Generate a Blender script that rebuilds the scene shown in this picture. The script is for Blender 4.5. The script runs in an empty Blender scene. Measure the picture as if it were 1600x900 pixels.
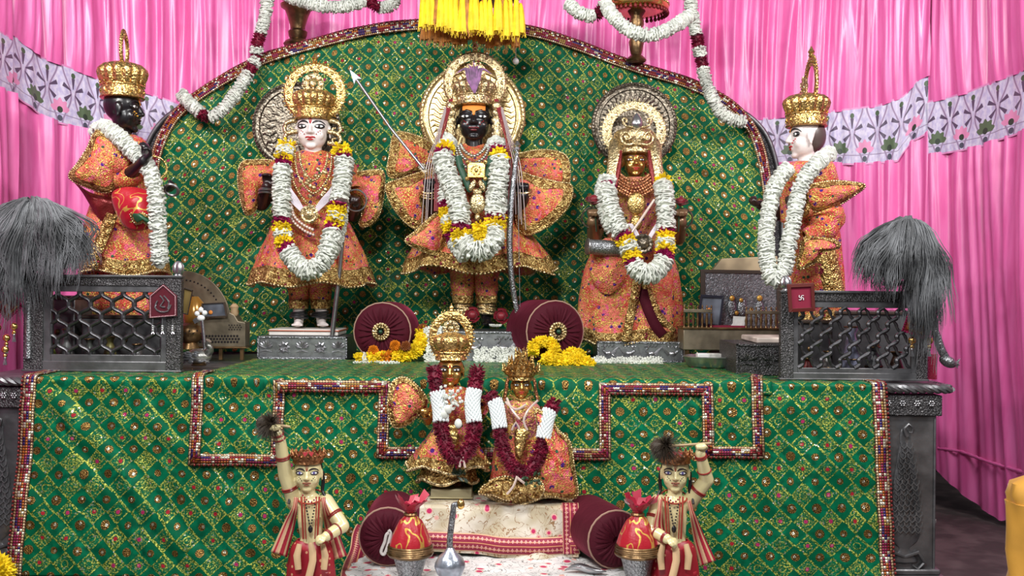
import bpy, math, random
import numpy as np
from mathutils import Vector, Matrix, noise as mn
random.seed(7)
rnd = random.random
def ru(a, b): return a + (b - a) * random.random()
PI = math.pi
SC = bpy.context.scene
COL = SC.collection
# ------------------------------------------------------------ camera, world, lights, exposure
CZ = 1.1625; CD = 4.0; ROLL = math.radians(0.5)
cam_d = bpy.data.cameras.new('camera'); cam = bpy.data.objects.new('camera', cam_d); COL.objects.link(cam)
cam_d.lens = 36; cam_d.sensor_width = 36; cam_d.clip_start = .05; cam_d.clip_end = 60
cam.matrix_world = Matrix.Translation((0, -CD, CZ)) @ Matrix.Rotation(PI/2, 4, 'X') @ Matrix.Rotation(ROLL, 4, 'Z')
SC.camera = cam
SC.view_settings.view_transform = 'Standard'; SC.view_settings.look = 'None'
SC.view_settings.gamma = 1; SC.view_settings.use_curve_mapping = False
SC.view_settings.exposure = 0.0
w = bpy.data.worlds.new('world'); SC.world = w; w.use_nodes = True
w.node_tree.nodes['Background'].inputs[0].default_value = (.93, .96, 1, 1)
w.node_tree.nodes['Background'].inputs[1].default_value = .22
def area(name, loc, target, sx, sy, power, col=(1, 1, 1)):
    l = bpy.data.lights.new(name, 'AREA'); l.shape = 'RECTANGLE'; l.size = sx; l.size_y = sy; l.energy = power; l.color = col
    o = bpy.data.objects.new(name, l); COL.objects.link(o); o.location = loc
    o.rotation_euler = (Vector(target) - Vector(loc)).to_track_quat('-Z', 'Y').to_euler()
area('added_side_light', (-1.9, -1.6, 3.3), (0, 1, .9), 1.5, .12, 96, (1, .98, .95))  # unseen side lamps added for sparkle and to rake the curtain folds
area('added_side_light', (2.1, -1.7, 3.3), (.5, 1, .9), 1.5, .12, 98, (1, .98, .95))
area('ceiling_panel_light', (-.4, -3.4, 2.9), (0, .6, .8), .5, .4, 76, (1, 1, 1))
# ------------------------------------------------------------ pixel <-> place
_c, _s = math.cos(ROLL), math.sin(ROLL)
def P(px, py, Y=0.0):
    dx, dy = px - 800, py - 450
    x0 = dx*_c + dy*_s; y0 = -dx*_s + dy*_c
    k = (Y + CD) / 1600
    return Vector((x0*k, Y, CZ - y0*k))
def K(Y): return (Y + CD) / 1600
TOP = .80; LOW = .19
# ------------------------------------------------------------ mesh building
class MB:
    def __init__(s, M=None): s.v = []; s.f = []; s.uv = []; s.M = M; s.has_uv = False; s.fm = []
    def av(s, p, uv=(0, 0)):
        p = Vector(p)
        if s.M is not None: p = s.M @ p
        s.v.append(p); s.uv.append(uv); return len(s.v) - 1
    def face(s, *ix): s.f.append(ix)
    def ring_faces(s, a, b, n):
        for i in range(n):
            j = (i+1) % n; s.f.append((a+i, a+j, b+j, b+i))
    def grid(s, nu, nv, fn):
        b = len(s.v); s.has_uv = True
        for j in range(nv):
            for i in range(nu):
                p, uv = fn(i/(nu-1), j/(nv-1)); s.av(p, uv)
        for j in range(nv-1):
            for i in range(nu-1):
                a = b+j*nu+i; s.f.append((a, a+1, a+nu+1, a+nu))
        return s
    def box(s, lo, hi, bev=0):
        x0, y0, z0 = lo; x1, y1, z1 = hi; b = len(s.v)
        for p in ((x0,y0,z0),(x1,y0,z0),(x1,y1,z0),(x0,y1,z0),(x0,y0,z1),(x1,y0,z1),(x1,y1,z1),(x0,y1,z1)): s.av(p)
        for q in ((0,3,2,1),(4,5,6,7),(0,1,5,4),(1,2,6,5),(2,3,7,6),(3,0,4,7)): s.f.append(tuple(b+i for i in q))
        return s
    def rings(s, rs, cap=True):
        n = len(rs[0]); ids = []
        for r in rs:
            ids.append(len(s.v))
            for p in r: s.av(p)
        for a, b in zip(ids, ids[1:]): s.ring_faces(a, b, n)
        if cap:
            s.f.append(tuple(range(ids[0]+n-1, ids[0]-1, -1))); s.f.append(tuple(range(ids[-1], ids[-1]+n)))
        return s
    def tube(s, pts, r, n=8, cap=True, flat=1.0, up=None):
        pts = [Vector(p) for p in pts]; m = len(pts)
        if not hasattr(r, '__len__'): r = [r]*m
        T = [(pts[min(i+1, m-1)] - pts[max(i-1, 0)]).normalized() for i in range(m)]
        a = Vector(up) if up else (Vector((0,0,1)) if abs(T[0].z) < .9 else Vector((0,1,0)))
        N = (a - T[0]*a.dot(T[0])).normalized(); out = []
        for i in range(m):
            N = (N - T[i]*N.dot(T[i])); N = N.normalized() if N.length > 1e-6 else Vector((1,0,0)); B = T[i].cross(N)
            out.append([pts[i] + (N*math.cos(2*PI*k/n)*flat + B*math.sin(2*PI*k/n))*r[i] for k in range(n)])
        return s.rings(out, cap)
    def capsule(s, p0, r0, p1, r1=None, n=12):
        r1 = r0 if r1 is None else r1; p0 = Vector(p0); p1 = Vector(p1); d = (p1-p0); L = d.length
        d = d/L if L > 1e-7 else Vector((0,0,1)); pts = []; rr = []
        for k in range(5):
            a = PI/2*(k+.35)/5; pts.append(p0 - d*r0*math.cos(a)); rr.append(r0*math.sin(a))
        pts.append(p0); rr.append(r0)
        pts.append(p1); rr.append(r1)
        for k in range(4, -1, -1):
            a = PI/2*(k+.35)/5; pts.append(p1 + d*r1*math.cos(a)); rr.append(r1*math.sin(a))
        return s.tube(pts, rr, n)
    def ell(s, c, r, n=16, m=10, R=None):
        c = Vector(c); out = []
        if not hasattr(r, '__len__'): r = (r, r, r)
        for j in range(m+1):
            a = PI*(j+.0)/m; a = min(max(a, .06), PI-.06); row = []
            for i in range(n):
                t = 2*PI*i/n; p = Vector((r[0]*math.sin(a)*math.cos(t), r[1]*math.sin(a)*math.sin(t), -r[2]*math.cos(a)))
                if R is not None: p = R @ p
                row.append(c+p)
            out.append(row)
        return s.rings(out)
    def lathe(s, prof, c=(0,0,0), n=32, R=None, fn=None, cap=True):
        c = Vector(c); out = []
        for j, (r, z) in enumerate(prof):
            row = []
            for i in range(n):
                t = 2*PI*i/n; q = r*(fn(t, j/(len(prof)-1)) if fn else 1)
                p = Vector((q*math.cos(t), q*math.sin(t), z))
                if R is not None: p = R @ p
                row.append(c+p)
            out.append(row)
        return s.rings(out, cap)
    def spike(s, a, b, w, n=4):            # bud or petal: fat spindle from a to b
        a = Vector(a); b = Vector(b); d = (b-a)
        q = Vector((0,0,1)) if abs(d.z) < .7*d.length else Vector((1,0,0))
        N = d.cross(q).normalized(); B = d.cross(N).normalized(); m = a + d*.62; i0 = s.av(a); ids = []
        for k in range(n):
            t = 2*PI*k/n; ids.append(s.av(m + (N*math.cos(t) + B*math.sin(t))*w))
        i1 = s.av(b)
        for k in range(n):
            j = (k+1) % n; s.f.append((i0, ids[j], ids[k])); s.f.append((i1, ids[k], ids[j]))
        return s
    def prism(s, poly, ax, depth):        # poly list of world points (planar), extruded along vector ax
        b = len(s.v); n = len(poly); ax = Vector(ax)*depth
        for p in poly: s.av(p)
        for p in poly: s.av(Vector(p)+ax)
        s.f.append(tuple(range(b, b+n))); s.f.append(tuple(range(b+2*n-1, b+n-1, -1)))
        for i in range(n):
            j = (i+1) % n; s.f.append((b+i, b+n+i, b+n+j, b+j))
        return s
    def build(s, name, mat, parent=None, smooth=True, solid=0, bevel=0, tag=None, sub=0, loc=None, auto=None):
        root = parent
        while root is not None and root.parent is not None: root = root.parent
        if root is not None: L = Vector(root.location)
        elif loc is not None: L = Vector(loc)
        else:
            xs = [p.x for p in s.v]; ys = [p.y for p in s.v]; zs = [p.z for p in s.v]
            L = Vector(((min(xs)+max(xs))/2, (min(ys)+max(ys))/2, min(zs)))
        me = bpy.data.meshes.new(name)
        me.from_pydata([tuple(p-L) for p in s.v], [], s.f)
        if s.has_uv:
            uvl = me.uv_layers.new(name='UVMap'); li = np.empty(len(me.loops), dtype=np.int32); me.loops.foreach_get('vertex_index', li)
            arr = np.array(s.uv, dtype=np.float32)[li].ravel(); uvl.data.foreach_set('uv', arr)
        for m in (mat if isinstance(mat, (list, tuple)) else [mat]): me.materials.append(m)
        if s.fm: me.polygons.foreach_set('material_index', s.fm)
        me.update()
        if smooth:
            me.polygons.foreach_set('use_smooth', [True]*len(me.polygons))
            try: me.set_sharp_from_angle(angle=math.radians(auto or 50))
            except Exception: pass
        o = bpy.data.objects.new(name, me); COL.objects.link(o)
        if root is not None: o.parent = parent
        else: o.location = L
        if bevel:
            b = o.modifiers.new('b', 'BEVEL'); b.width = bevel; b.segments = 2; b.limit_method = 'ANGLE'
        if solid:
            m = o.modifiers.new('s', 'SOLIDIFY'); m.thickness = solid; m.offset = 0
        if sub:
            m = o.modifiers.new('u', 'SUBSURF'); m.levels = sub; m.render_levels = sub
        if tag: settag(o, *tag)
        return o
def settag(o, label, cat, group=None, kind=None):
    if label: o['label'] = label
    if cat: o['category'] = cat
    if group: o['group'] = group
    if kind: o['kind'] = kind
    return o
def thing(name, label, cat, loc=(0,0,0), group=None):
    o = bpy.data.objects.new(name, None); COL.objects.link(o); o.location = loc; o.empty_display_size = .05
    return settag(o, label, cat, group)
def struct(o): o['kind'] = 'structure'; return o
def catmull(pts, step=None, closed=False, n=None):
    pts = [Vector(p) for p in pts]; m = len(pts); out = []
    segs = m if closed else m-1
    for i in range(segs):
        g = (lambda k: pts[k % m]) if closed else (lambda k: pts[max(0, min(m-1, k))])
        a, b, c, d = g(i-1), g(i), g(i+1), g(i+2); k = n or max(2, int((c-b).length/step))
        for j in range(k):
            t = j/k; out.append(.5*((2*b) + (c-a)*t + (2*a-5*b+4*c-d)*t*t + (3*b-a-3*c+d)*t**3))
    if not closed: out.append(pts[-1])
    return out
def resample(pts, step):
    out = [pts[0]]; acc = 0
    for a, b in zip(pts, pts[1:]):
        d = (b-a).length; pos = 0
        while d > 0 and acc + (d-pos) >= step:
            pos += step-acc; acc = 0; out.append(a + (b-a)*(pos/d))
        acc += d-pos
    return out
def lerp_table(tab, x):
    if x <= tab[0][0]: return tab[0][1]
    for (a, b), (c, d) in zip(tab, tab[1:]):
        if x <= c: return b + (d-b)*(x-a)/(c-a)
    return tab[-1][1]
# ------------------------------------------------------------ node expressions
def L3(h):
    if isinstance(h, str):
        h = h.lstrip('#'); c = [int(h[i:i+2], 16)/255 for i in (0, 2, 4)]
        c = [x/12.92 if x <= .04045 else ((x+.055)/1.055)**2.4 for x in c]
        return (*c, 1)
    return (*h, 1) if len(h) == 3 else h
class E:
    def __init__(s, t, sock): s.t = t; s.s = sock
    def _m(s, op, *a, clamp=False):
        n = s.t.nt.nodes.new('ShaderNodeMath'); n.operation = op; n.use_clamp = clamp
        for i, x in enumerate((s,)+a):
            if isinstance(x, E): s.t.nt.links.new(x.s, n.inputs[i])
            else: n.inputs[i].default_value = x
        return E(s.t, n.outputs[0])
    def __add__(s, o): return s._m('ADD', o)
    __radd__ = __add__
    def __sub__(s, o): return s._m('SUBTRACT', o)
    def __rsub__(s, o): return (s*-1)+o
    def __mul__(s, o): return s._m('MULTIPLY', o)
    __rmul__ = __mul__
    def __truediv__(s, o): return s._m('DIVIDE', o)
    def floor(s): return s._m('FLOOR')
    def frac(s): return s._m('FRACT')
    def abs(s): return s._m('ABSOLUTE')
    def sin(s): return s._m('SINE')
    def cos(s): return s._m('COSINE')
    def sqrt(s): return s._m('SQRT')
    def pow(s, o): return s._m('POWER', o)
    def gt(s, o): return s._m('GREATER_THAN', o)
    def lt(s, o): return s._m('LESS_THAN', o)
    def mod(s, o): return s._m('MODULO', o)
    def mx(s, o): return s._m('MAXIMUM', o)
    def mi(s, o): return s._m('MINIMUM', o)
    def at2(s, o): return s._m('ARCTAN2', o)
    def ss(s, a, b):
        n = s.t.nt.nodes.new('ShaderNodeMapRange'); n.interpolation_type = 'SMOOTHSTEP'; s.t.nt.links.new(s.s, n.inputs[0])
        for i, x in enumerate((a, b, 0, 1)): n.inputs[i+1].default_value = x
        return E(s.t, n.outputs[0])
class T:
    def __init__(s, name):
        s.m = bpy.data.materials.new(name); s.m.use_nodes = True; s.nt = s.m.node_tree
        s.b = s.nt.nodes['Principled BSDF']; s.tc = s.nt.nodes.new('ShaderNodeTexCoord')
    def link(s, a, b): s.nt.links.new(a, b)
    def vec(s, kind): return E(s, s.tc.outputs[kind])
    def xyz(s, v):
        n = s.nt.nodes.new('ShaderNodeSeparateXYZ'); s.link(v.s, n.inputs[0]); return tuple(E(s, o) for o in n.outputs)
    def comb(s, x, y, z=0):
        n = s.nt.nodes.new('ShaderNodeCombineXYZ')
        for i, q in enumerate((x, y, z)):
            if isinstance(q, E): s.link(q.s, n.inputs[i])
            else: n.inputs[i].default_value = q
        return E(s, n.outputs[0])
    def noise(s, v, scale, detail=2, rough=.5, dist=0):
        n = s.nt.nodes.new('ShaderNodeTexNoise'); s.link(v.s, n.inputs['Vector']); n.inputs['Scale'].default_value = scale
        n.inputs['Detail'].default_value = detail; n.inputs['Roughness'].default_value = rough; n.inputs['Distortion'].default_value = dist
        return E(s, n.outputs[0])
    def vor(s, v, scale, feature='F1', out=0, rand=1):
        n = s.nt.nodes.new('ShaderNodeTexVoronoi'); n.feature = feature; s.link(v.s, n.inputs['Vector']); n.inputs['Scale'].default_value = scale
        n.inputs['Randomness'].default_value = rand
        return E(s, n.outputs[out])
    def white(s, v):
        n = s.nt.nodes.new('ShaderNodeTexWhiteNoise'); s.link(v.s, n.inputs['Vector']); return E(s, n.outputs[0])
    def mix(s, f, a, b):
        n = s.nt.nodes.new('ShaderNodeMix'); n.data_type = 'RGBA'
        if isinstance(f, E): s.link(f.s, n.inputs[0])
        else: n.inputs[0].default_value = f
        for i, q in ((6, a), (7, b)):
            if isinstance(q, E): s.link(q.s, n.inputs[i])
            else: n.inputs[i].default_value = L3(q)
        return E(s, n.outputs[2])
    def ramp(s, f, stops, const=False):
        n = s.nt.nodes.new('ShaderNodeValToRGB'); s.link(f.s, n.inputs[0]); r = n.color_ramp
        if const: r.interpolation = 'CONSTANT'
        while len(r.elements) < len(stops): r.elements.new(.5)
        for e, (p, c) in zip(r.elements, stops): e.position = p; e.color = L3(c)
        return E(s, n.outputs[0])
    def out(s, base, rough=.5, metal=0, bump=None, strength=.5, dist=.01, spec=.5, sheen=0, coat=0, sub=0, trans=0, tint=None, bump2=None):
        def st(k, v):
            if isinstance(v, E): s.link(v.s, s.b.inputs[k])
            else: s.b.inputs[k].default_value = v
        st('Base Color', base if isinstance(base, E) else L3(base)); st('Roughness', rough); st('Metallic', metal); st('Specular IOR Level', spec)
        if sheen: st('Sheen Weight', sheen); s.b.inputs['Sheen Roughness'].default_value = .35; s.b.inputs['Sheen Tint'].default_value = L3(tint or (1,1,1))
        if coat: st('Coat Weight', coat); s.b.inputs['Coat Roughness'].default_value = .15
        if trans: st('Transmission Weight', trans)
        if bump is not None:
            n = s.nt.nodes.new('ShaderNodeBump'); s.link(bump.s, n.inputs['Height']); n.inputs['Strength'].default_value = strength; n.inputs['Distance'].default_value = dist
            s.link(n.outputs[0], s.b.inputs['Normal'])
        return s.m
def plain(name, col, rough=.5, metal=0, nscale=0, nstr=.3, ndist=.003, spec=.5, sheen=0, coat=0, tint=None, var=0):
    t = T(name); o = t.vec('Object'); b = None; base = col
    if nscale: b = t.noise(o, nscale, 3)
    if var:
        c = L3(col); base = t.mix(t.noise(o, max(nscale*.4, 8), 2).ss(.35, .65), tuple(x*(1-var) for x in c[:3]), tuple(min(1, x*(1+var*.6)) for x in c[:3]))
    return t.out(base, rough, metal, b, nstr, ndist, spec, sheen, coat, tint=tint)
# green brocade, UV in metres
def green_brocade():
    t = T('green_brocade'); u, v, _ = t.xyz(t.vec('UV')); h = .0465
    nv = t.noise(t.vec('UV'), 5, 2); u = u + (nv-.5)*.02
    a = (u+v)/(2*h); b = (u-v)/(2*h); ia = a.floor(); ib = b.floor(); fa = (a-ia-.5); fb = (b-ib-.5)
    par = ((ia+ib)*.5).frac().gt(.25)                      # 1 = gold woven diamond
    m = fa.abs().mx(fb.abs()); rr = (fa*fa+fb*fb).sqrt()
    rn = t.white(t.comb(ia, ib)); fine = t.noise(t.comb(u*110, v*480), 1, 2, .6); blot = t.noise(t.comb(u*150, v*150, 3), 1, 3)
    dots = t.vor(t.comb(u, v), 190, 'F1', 0)
    gold_in = par*m.lt(.47)*(fine+blot*.5+(t.noise(t.comb(u, v), 7, 2)-.5)*.5).gt(.83)
    line = par*m.gt(.40)*m.lt(.475)*t.noise(t.comb(u*200, v*200), 1, 2).gt(.42)
    dline = ((fa-.5).abs().mi((fa+.5).abs())).lt(.035)*t.noise(t.comb(u*60, v*60), 1, 1).gt(.40)
    ringm = par*((rr-.2).abs()).lt(.03)
    goldm = (gold_in + line + ringm + dline).mi(1.0)
    greenv = t.mix(t.noise(t.comb(u*30, v*30), 1, 2).ss(.3, .7), (.0, .060, .028), (.0, .175, .078))
    shade = t.noise(t.comb(u*9+3, v*9), 1, 2).ss(.3, .7); greenv = t.mix(shade, greenv, (.0, .095, .04)); goldm = goldm*(shade*.35+.65).mi(1.0)
    base = t.mix(goldm, greenv, t.mix(blot.ss(.42, .60), (.06, .12, .01), (.66, .68, .13)))
    fl = par*(rr+(t.noise(t.comb(u, v), 160, 1)-.5)*.08).lt(.115)*(1-rn.gt(.66)); base = t.mix(fl, base, t.mix(rn.gt(.36), (.36, .02, .03), (.42, .03, .12)))
    sq = (1-par)*((rr + (t.white(t.comb(ia, ib, 5))-.5)*.1).lt(.24)); clus = t.noise(t.comb(u*260, v*260), 1, 1)
    base = t.mix(sq, base, t.mix(clus.ss(.4, .6), (.05, .03, .01), (.42, .24, .07)))
    # loose white sequins: one shiny faceted stud in some cells; plus painted glints
    du = fa-(t.white(t.comb(ia, ib, 7))-.5)*.16; dv = fb-(t.white(t.comb(ia, ib, 9))-.5)*.16; r2 = (du*du+dv*dv).sqrt()
    stud = (1-par)*r2.lt(.085)*t.white(t.comb(ia, ib, 11)).gt(.25)
    tiny = t.white(t.comb((u*170).floor(), (v*170).floor())).gt(.965)  # bright random specks painted as glints on the gold weave
    stud = (stud + tiny*(goldm+par*.2).mi(1.)).mi(1.)
    base = t.mix(stud, base, (.95, .93, .72))
    metal = (goldm*.55 + sq*.8 + stud*.6).mi(1.0)
    rough = .5 - metal*.27
    hgt = clus*sq*1.2 + goldm*(.3+fine*.8) + t.white(t.comb((u*230).floor(), (v*230).floor()))*(stud+goldm*.5)
    return t.out(base, rough, metal, hgt, .65, .004, spec=.12)
def border_trim():
    t = T('sequin_border'); u, v, _ = t.xyz(t.vec('UV'))
    row = (v*5).floor(); cu = (u/.011).floor(); fr = (v*5).frac()-.5; fu = (u/.011).frac()-.5; rr = (fr*fr+fu*fu).sqrt()
    r = t.white(t.comb((u/.034).floor(), row)); r2 = t.white(t.comb(cu, row, 4))
    colr = t.ramp(r, [(0, (.30, .02, .03)), (.22, (.03, .02, .16)), (.4, (.50, .14, .02)), (.55, (.30, .015, .09)), (.7, (.42, .27, .07)), (.84, (.16, .02, .02))], True)
    edge = t.ramp(r2, [(0, (.52, .33, .17)), (.45, (.72, .55, .33)), (.8, (.22, .08, .05))], True)
    inner = row.gt(.5)*row.lt(3.5); base = t.mix(inner, edge, colr); base = t.mix(rr.gt(.43), base, (.10, .03, .02))
    gl = r2.gt(.84); base = t.mix(gl, base, (.95, .9, .7))
    return t.out(base, .42-gl*.15, .35+gl*.4, (.5-rr)+r2*.5, .9, .006, spec=.5)
def coral(name='coral_brocade', c1=(.62, .060, .045), c2=(.88, .20, .15)):
    t = T(name); o = t.vec('Object'); n = t.noise(o, 11, 3, .6)
    base = t.mix(n.ss(.4, .6), c1, c2); w2 = t.noise(o, 150, 2)
    pk = t.noise(o, 26, 2, .5, .6).ss(.56, .62); base = t.mix(pk*.85, base, (.80, .10, .24))
    w1 = t.noise(o, 34, 2, .5, 2.0); sw = ((w1-.5).abs()).lt(.026); v1 = t.vor(o, 27, 'F1', 0); ring = ((v1-.24).abs()).lt(.06)
    gp = t.noise(o, 16, 2).ss(.5, .6); g = (sw + ring*t.noise(o, 20, 1).gt(.47) + gp*w2.gt(.53) + w2.gt(.63)*.7).mi(1.)
    base = t.mix(g, base, t.mix(w2.ss(.36, .54), (.20, .06, .012), (.86, .58, .13)))
    vr = t.vor(o, 21, 'F1', 0); cl = t.vor(o, 110, 'F1', 0); bl = vr.lt(.19)*cl.gt(.34); base = t.mix(bl, base, (.09, .015, .24))
    gr = t.vor(t.comb(t.xyz(o)[0]+.7, t.xyz(o)[1], t.xyz(o)[2]+.3), 19, 'F1', 0).lt(.13); base = t.mix(gr, base, (.03, .10, .05))
    cz = t.vor(o, 170, 'F1', 0)
    return t.out(base, .40-g*.10, g*.42, cz+g*1.0+n*2.0, .8, .006, spec=.35)
def goldm(name, col, rough, scale, strength=.8, dist=.004, dark=.35, vor=True):
    t = T(name); o = t.vec('Object'); n = t.noise(o, scale, 3, .6, .6); h = t.vor(o, scale*1.3, 'SMOOTH_F1', 0) + n*.7 if vor else n
    c = L3(col)[:3]; base = t.mix(n.ss(.36, .6), tuple(x*dark for x in c), c)
    return t.out(base, rough, .92, h, strength, dist)
def trimgold():
    t = T('gold_lace'); o = t.vec('Object'); h = t.vor(o, 130, 'F1', 0); n = t.noise(o, 60, 2, .5, 1)
    base = t.mix(n.ss(.38, .62), (.20, .09, .02), (.66, .46, .17)); base = t.mix(t.noise(o, 38, 1).gt(.69), base, (.22, .02, .04))
    return t.out(base, .36, .7, h+n, .9, .006)
def satin():
    t = T('pink_satin'); o = t.vec('Object'); x, y, z = t.xyz(o); n = t.noise(t.comb(x*8, y*8, z*1.2), 3, 3)
    base = t.mix(n.ss(.3, .7), (.80, .13, .40), (.90, .20, .51))
    return t.out(base, .31, 0, t.noise(t.comb(x*40, y*40, z*5), 1, 3), .2, .003, spec=.6, sheen=.1, tint=(1, .6, .9))
def printband():
    t = T('printed_net_band'); u, v, _ = t.xyz(t.vec('UV'))    # u in metres, v 0 bottom .. 1 top
    w = .142; cu = u/w; i = cu.floor(); x = cu.frac()-.5; alt = (i*.5).frac().gt(.25)
    def ogee(xx): return ((xx.abs() - ((v*2*PI).cos()*.17+.25)).abs())
    x2 = (cu+.5).frac()-.5
    og = ogee(x).lt(.026); n = t.noise(t.comb(u*60, v*10), 1, 3)
    base = t.mix(n.ss(.3, .7), (.52, .47, .72), (.76, .71, .86)); base = t.mix(ogee(x).lt(.05), base, (.60, .50, .68)); base = t.mix(og, base, (.30, .22, .36))
    # upper fan: spokes around (0,.62)
    dx = x*w; dy = (v-.58)*.26; r = (dx*dx+dy*dy).sqrt(); an = dx.at2(dy); sp = ((an*2.2).cos().abs()).pow(.5)
    fan = r.gt(.014)*r.lt(.062)*((an*5.5).cos()).gt(.62); base = t.mix(fan, base, (.10, .07, .13))
    d2y = (v-.86)*.26; base = t.mix((dx*dx+d2y*d2y).sqrt().lt(.012), base, (.07, .12, .06))
    # lower flower around (.5,.3), pink or green in turn
    dx = x2*w; dy = (v-.24)*.26; r = (dx*dx+dy*dy).sqrt(); an = dx.at2(dy); pet = r.lt(.045+(an*9).cos()*.006)*dy.gt(-.008)
    col = t.mix(((cu+.5).floor()*.5).frac().gt(.25), (.80, .30, .52), (.10, .15, .08)); base = t.mix(pet, base, col)
    base = t.mix(r.lt(.014), base, (.03, .05, .03)); d3 = (v-.1)*.26; base = t.mix((dx*dx+d3*d3).sqrt().lt(.013), base, (.08, .08, .12))
    base = t.mix((v-.17).abs().lt(.008), base, (.35, .28, .42))
    base = t.mix((v-.5).abs().gt(.47), base, (.78, .3, .58))
    return t.out(base, .45, 0, n, .2, .003, spec=.5, sheen=.2)
def carved(name, col, scale, rough=.38, dark=.3, metal=.85, strength=1., dist=.006):
    t = T(name); o = t.vec('Object'); n = t.noise(o, scale, 2, .5, 2.2); e = t.vor(o, scale*1.1, 'DISTANCE_TO_EDGE', 0); h = e.ss(0, .25)*.6 + n
    c = L3(col)[:3]; base = t.mix((n+e*.3).ss(.38, .62), tuple(x*dark for x in c), c)
    return t.out(base, rough, metal, h, strength, dist)
def floral(name, bg1, bg2, twig, scale=1.0):
    t = T(name); u, v, _ = t.xyz(t.vec('UV')); s = scale; vv = t.comb(u*s, v*s)
    base = t.mix(t.noise(vv, 9, 2).ss(.35, .65), bg1, bg2); tw = ((t.noise(vv, 22, 2, .5, 1.5)-.5).abs()).lt(.014)
    base = t.mix(tw, base, twig); d = t.vor(vv, 21, 'F1', 0); bud = d.lt(.20); base = t.mix(d.lt(.27), base, (.75, .42, .35)); base = t.mix(bud, base, (.55, .02, .12))
    return t.out(base, .5, .05, t.noise(vv, 90, 3), .25, .003, sheen=.2)
def maroonborder():
    t = T('maroon_woven_border'); u, v, _ = t.xyz(t.vec('UV')); f = (v*4).frac()
    base = t.mix((v*4).frac().gt(.78), (.28, .015, .05), (.66, .30, .14)); fu = (u/.016).frac()-.5; fv = ((v*2).frac()-.5)
    d = (fu.abs()+fv.abs()*1.4).lt(.34); base = t.mix(d*t.noise(t.comb(u, v), 40, 1).gt(.4), base, (.72, .36, .30)); base = t.mix((v-.5).abs().gt(.46), base, (.72, .42, .26))
    return t.out(base, .5, .15, t.noise(t.comb(u*200, v*10), 1, 2), .4, .003)
def redcloth():
    t = T('red_coconut_cloth'); o = t.vec('Object'); g = ((t.noise(o, 14, 1, .5, .8)-.5).abs()).lt(.022)
    base = t.mix(g, (.40, .006, .018), (.72, .40, .08)); return t.out(base, .4, g*.5, t.noise(o, 70, 3), .4, .004, sheen=.3)
def dotcloth():
    t = T('red_dotted_cloth'); o = t.vec('Object'); d = t.vor(o, 42, 'F1', 0, .2).lt(.2); base = t.mix(d, (.33, .008, .02), (.62, .30, .16)); return t.out(base, .4, 0, spec=.6)
def stripes():
    t = T('striped_sash'); u, v, _ = t.xyz(t.vec('UV')); r = t.white(t.comb((v*8).floor(), 1)); base = t.ramp(r, [(0, (.32, .012, .03)), (.3, (.60, .40, .22)), (.5, (.02, .05, .03)), (.65, (.42, .02, .04)), (.85, (.58, .30, .20))], True)
    return t.out(base, .45, 0, spec=.5)
GREEN = green_brocade(); TRIM = border_trim(); CORAL = coral(); LACE = trimgold(); SATIN = satin(); PRINT = printband()
GOLD = goldm('crown_gold', (.86, .56, .20), .27, 95); GOLDP = goldm('pale_gold', (.85, .66, .36), .28, 110); GOLDS = plain('smooth_gold', (.75, .48, .15), .22, 1, 60, .2)
COPPER = goldm('copper_gold', (.66, .30, .15), .35, 120)
SILV = carved('embossed_silver', (.34, .35, .37), 75, .36, .4, .9, .6, .003); SILVB = plain('bright_silver', (.46, .46, .48), .28, .95, 80, .4); DARKS = carved('blackened_silver', (.13, .125, .13), 90, .42, .35, .8, .9, .004)
DARKP = plain('blackened_plain_silver', (.17, .168, .175), .42, .75, 30, .5, .004, var=.3)
OLDS = goldm('tarnished_silver_gilt', (.27, .23, .18), .38, 70)
DISCG = goldm('halo_gold', (.78, .60, .30), .33, 80, .35, .003, .6)
PLS = goldm('plinth_silver', (.40, .41, .43), .34, 35, .35, .002, .7, False)
LATM = plain('lattice_blackened_silver', (.09, .088, .095), .38, .8, 60, .5, .003, var=.3); BRASS = plain('old_brass', (.20, .12, .055), .35, .85, 40, .5, var=.4)
DULLM = plain('dull_brass_sheet', (.24, .20, .14), .45, .7, 30, .4, var=.3)
BLACKSK = plain('black_polished_stone', (.008, .006, .008), .30, 0, 0, spec=.5, coat=.15); WHITESK = plain('white_painted_marble', (.74, .66, .64), .3, 0, 0, spec=.6, coat=.3)
DARKSK = plain('dark_brown_stone', (.028, .010, .010), .3, 0, 40, .2, spec=.6); GOLDSK = plain('gilded_skin', (.58, .32, .09), .24, .85, 25, .15); CREAM = plain('cream_enamel', (.74, .64, .34), .26, 0, 30, .15, spec=.6, coat=.4)
ORANGE = plain('orange_sandal_paste', (.80, .26, .04), .6); WHITE = plain('white_enamel', (.85, .85, .85), .3, coat=.3); INK = plain('black_ink', (.01, .008, .01), .35); RED = plain('red_paint', (.42, .015, .02), .35); BLUE = plain('blue_iris', (.10, .08, .30), .25)
VELV = plain('maroon_velvet', (.060, .003, .011), .75, 0, 14, .5, .01, spec=.2, sheen=.45, tint=(.6, .08, .16)); ROPE = plain('dull_cord', (.36, .22, .16), .7, 0, 90, .6)
WPET = plain('white_petals', (.66, .68, .62), .6, 0, 60, .3, spec=.2, var=.18); YPET = plain('marigold_yellow', (.84, .60, .015), .6, spec=.2, var=.25, nscale=60); OPET = plain('marigold_orange', (.72, .22, .01), .6, spec=.2, var=.3, nscale=60)
MPET = plain('maroon_petals', (.15, .003, .022), .55, 0, 60, .3, spec=.3, var=.4); MAG = plain('magenta_petals', (.26, .006, .07), .5, 0, 60, .3, spec=.3, var=.4); ROSE = plain('dark_red_rose', (.17, .003, .012), .5, 0, 50, .3, sheen=.3)
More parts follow.
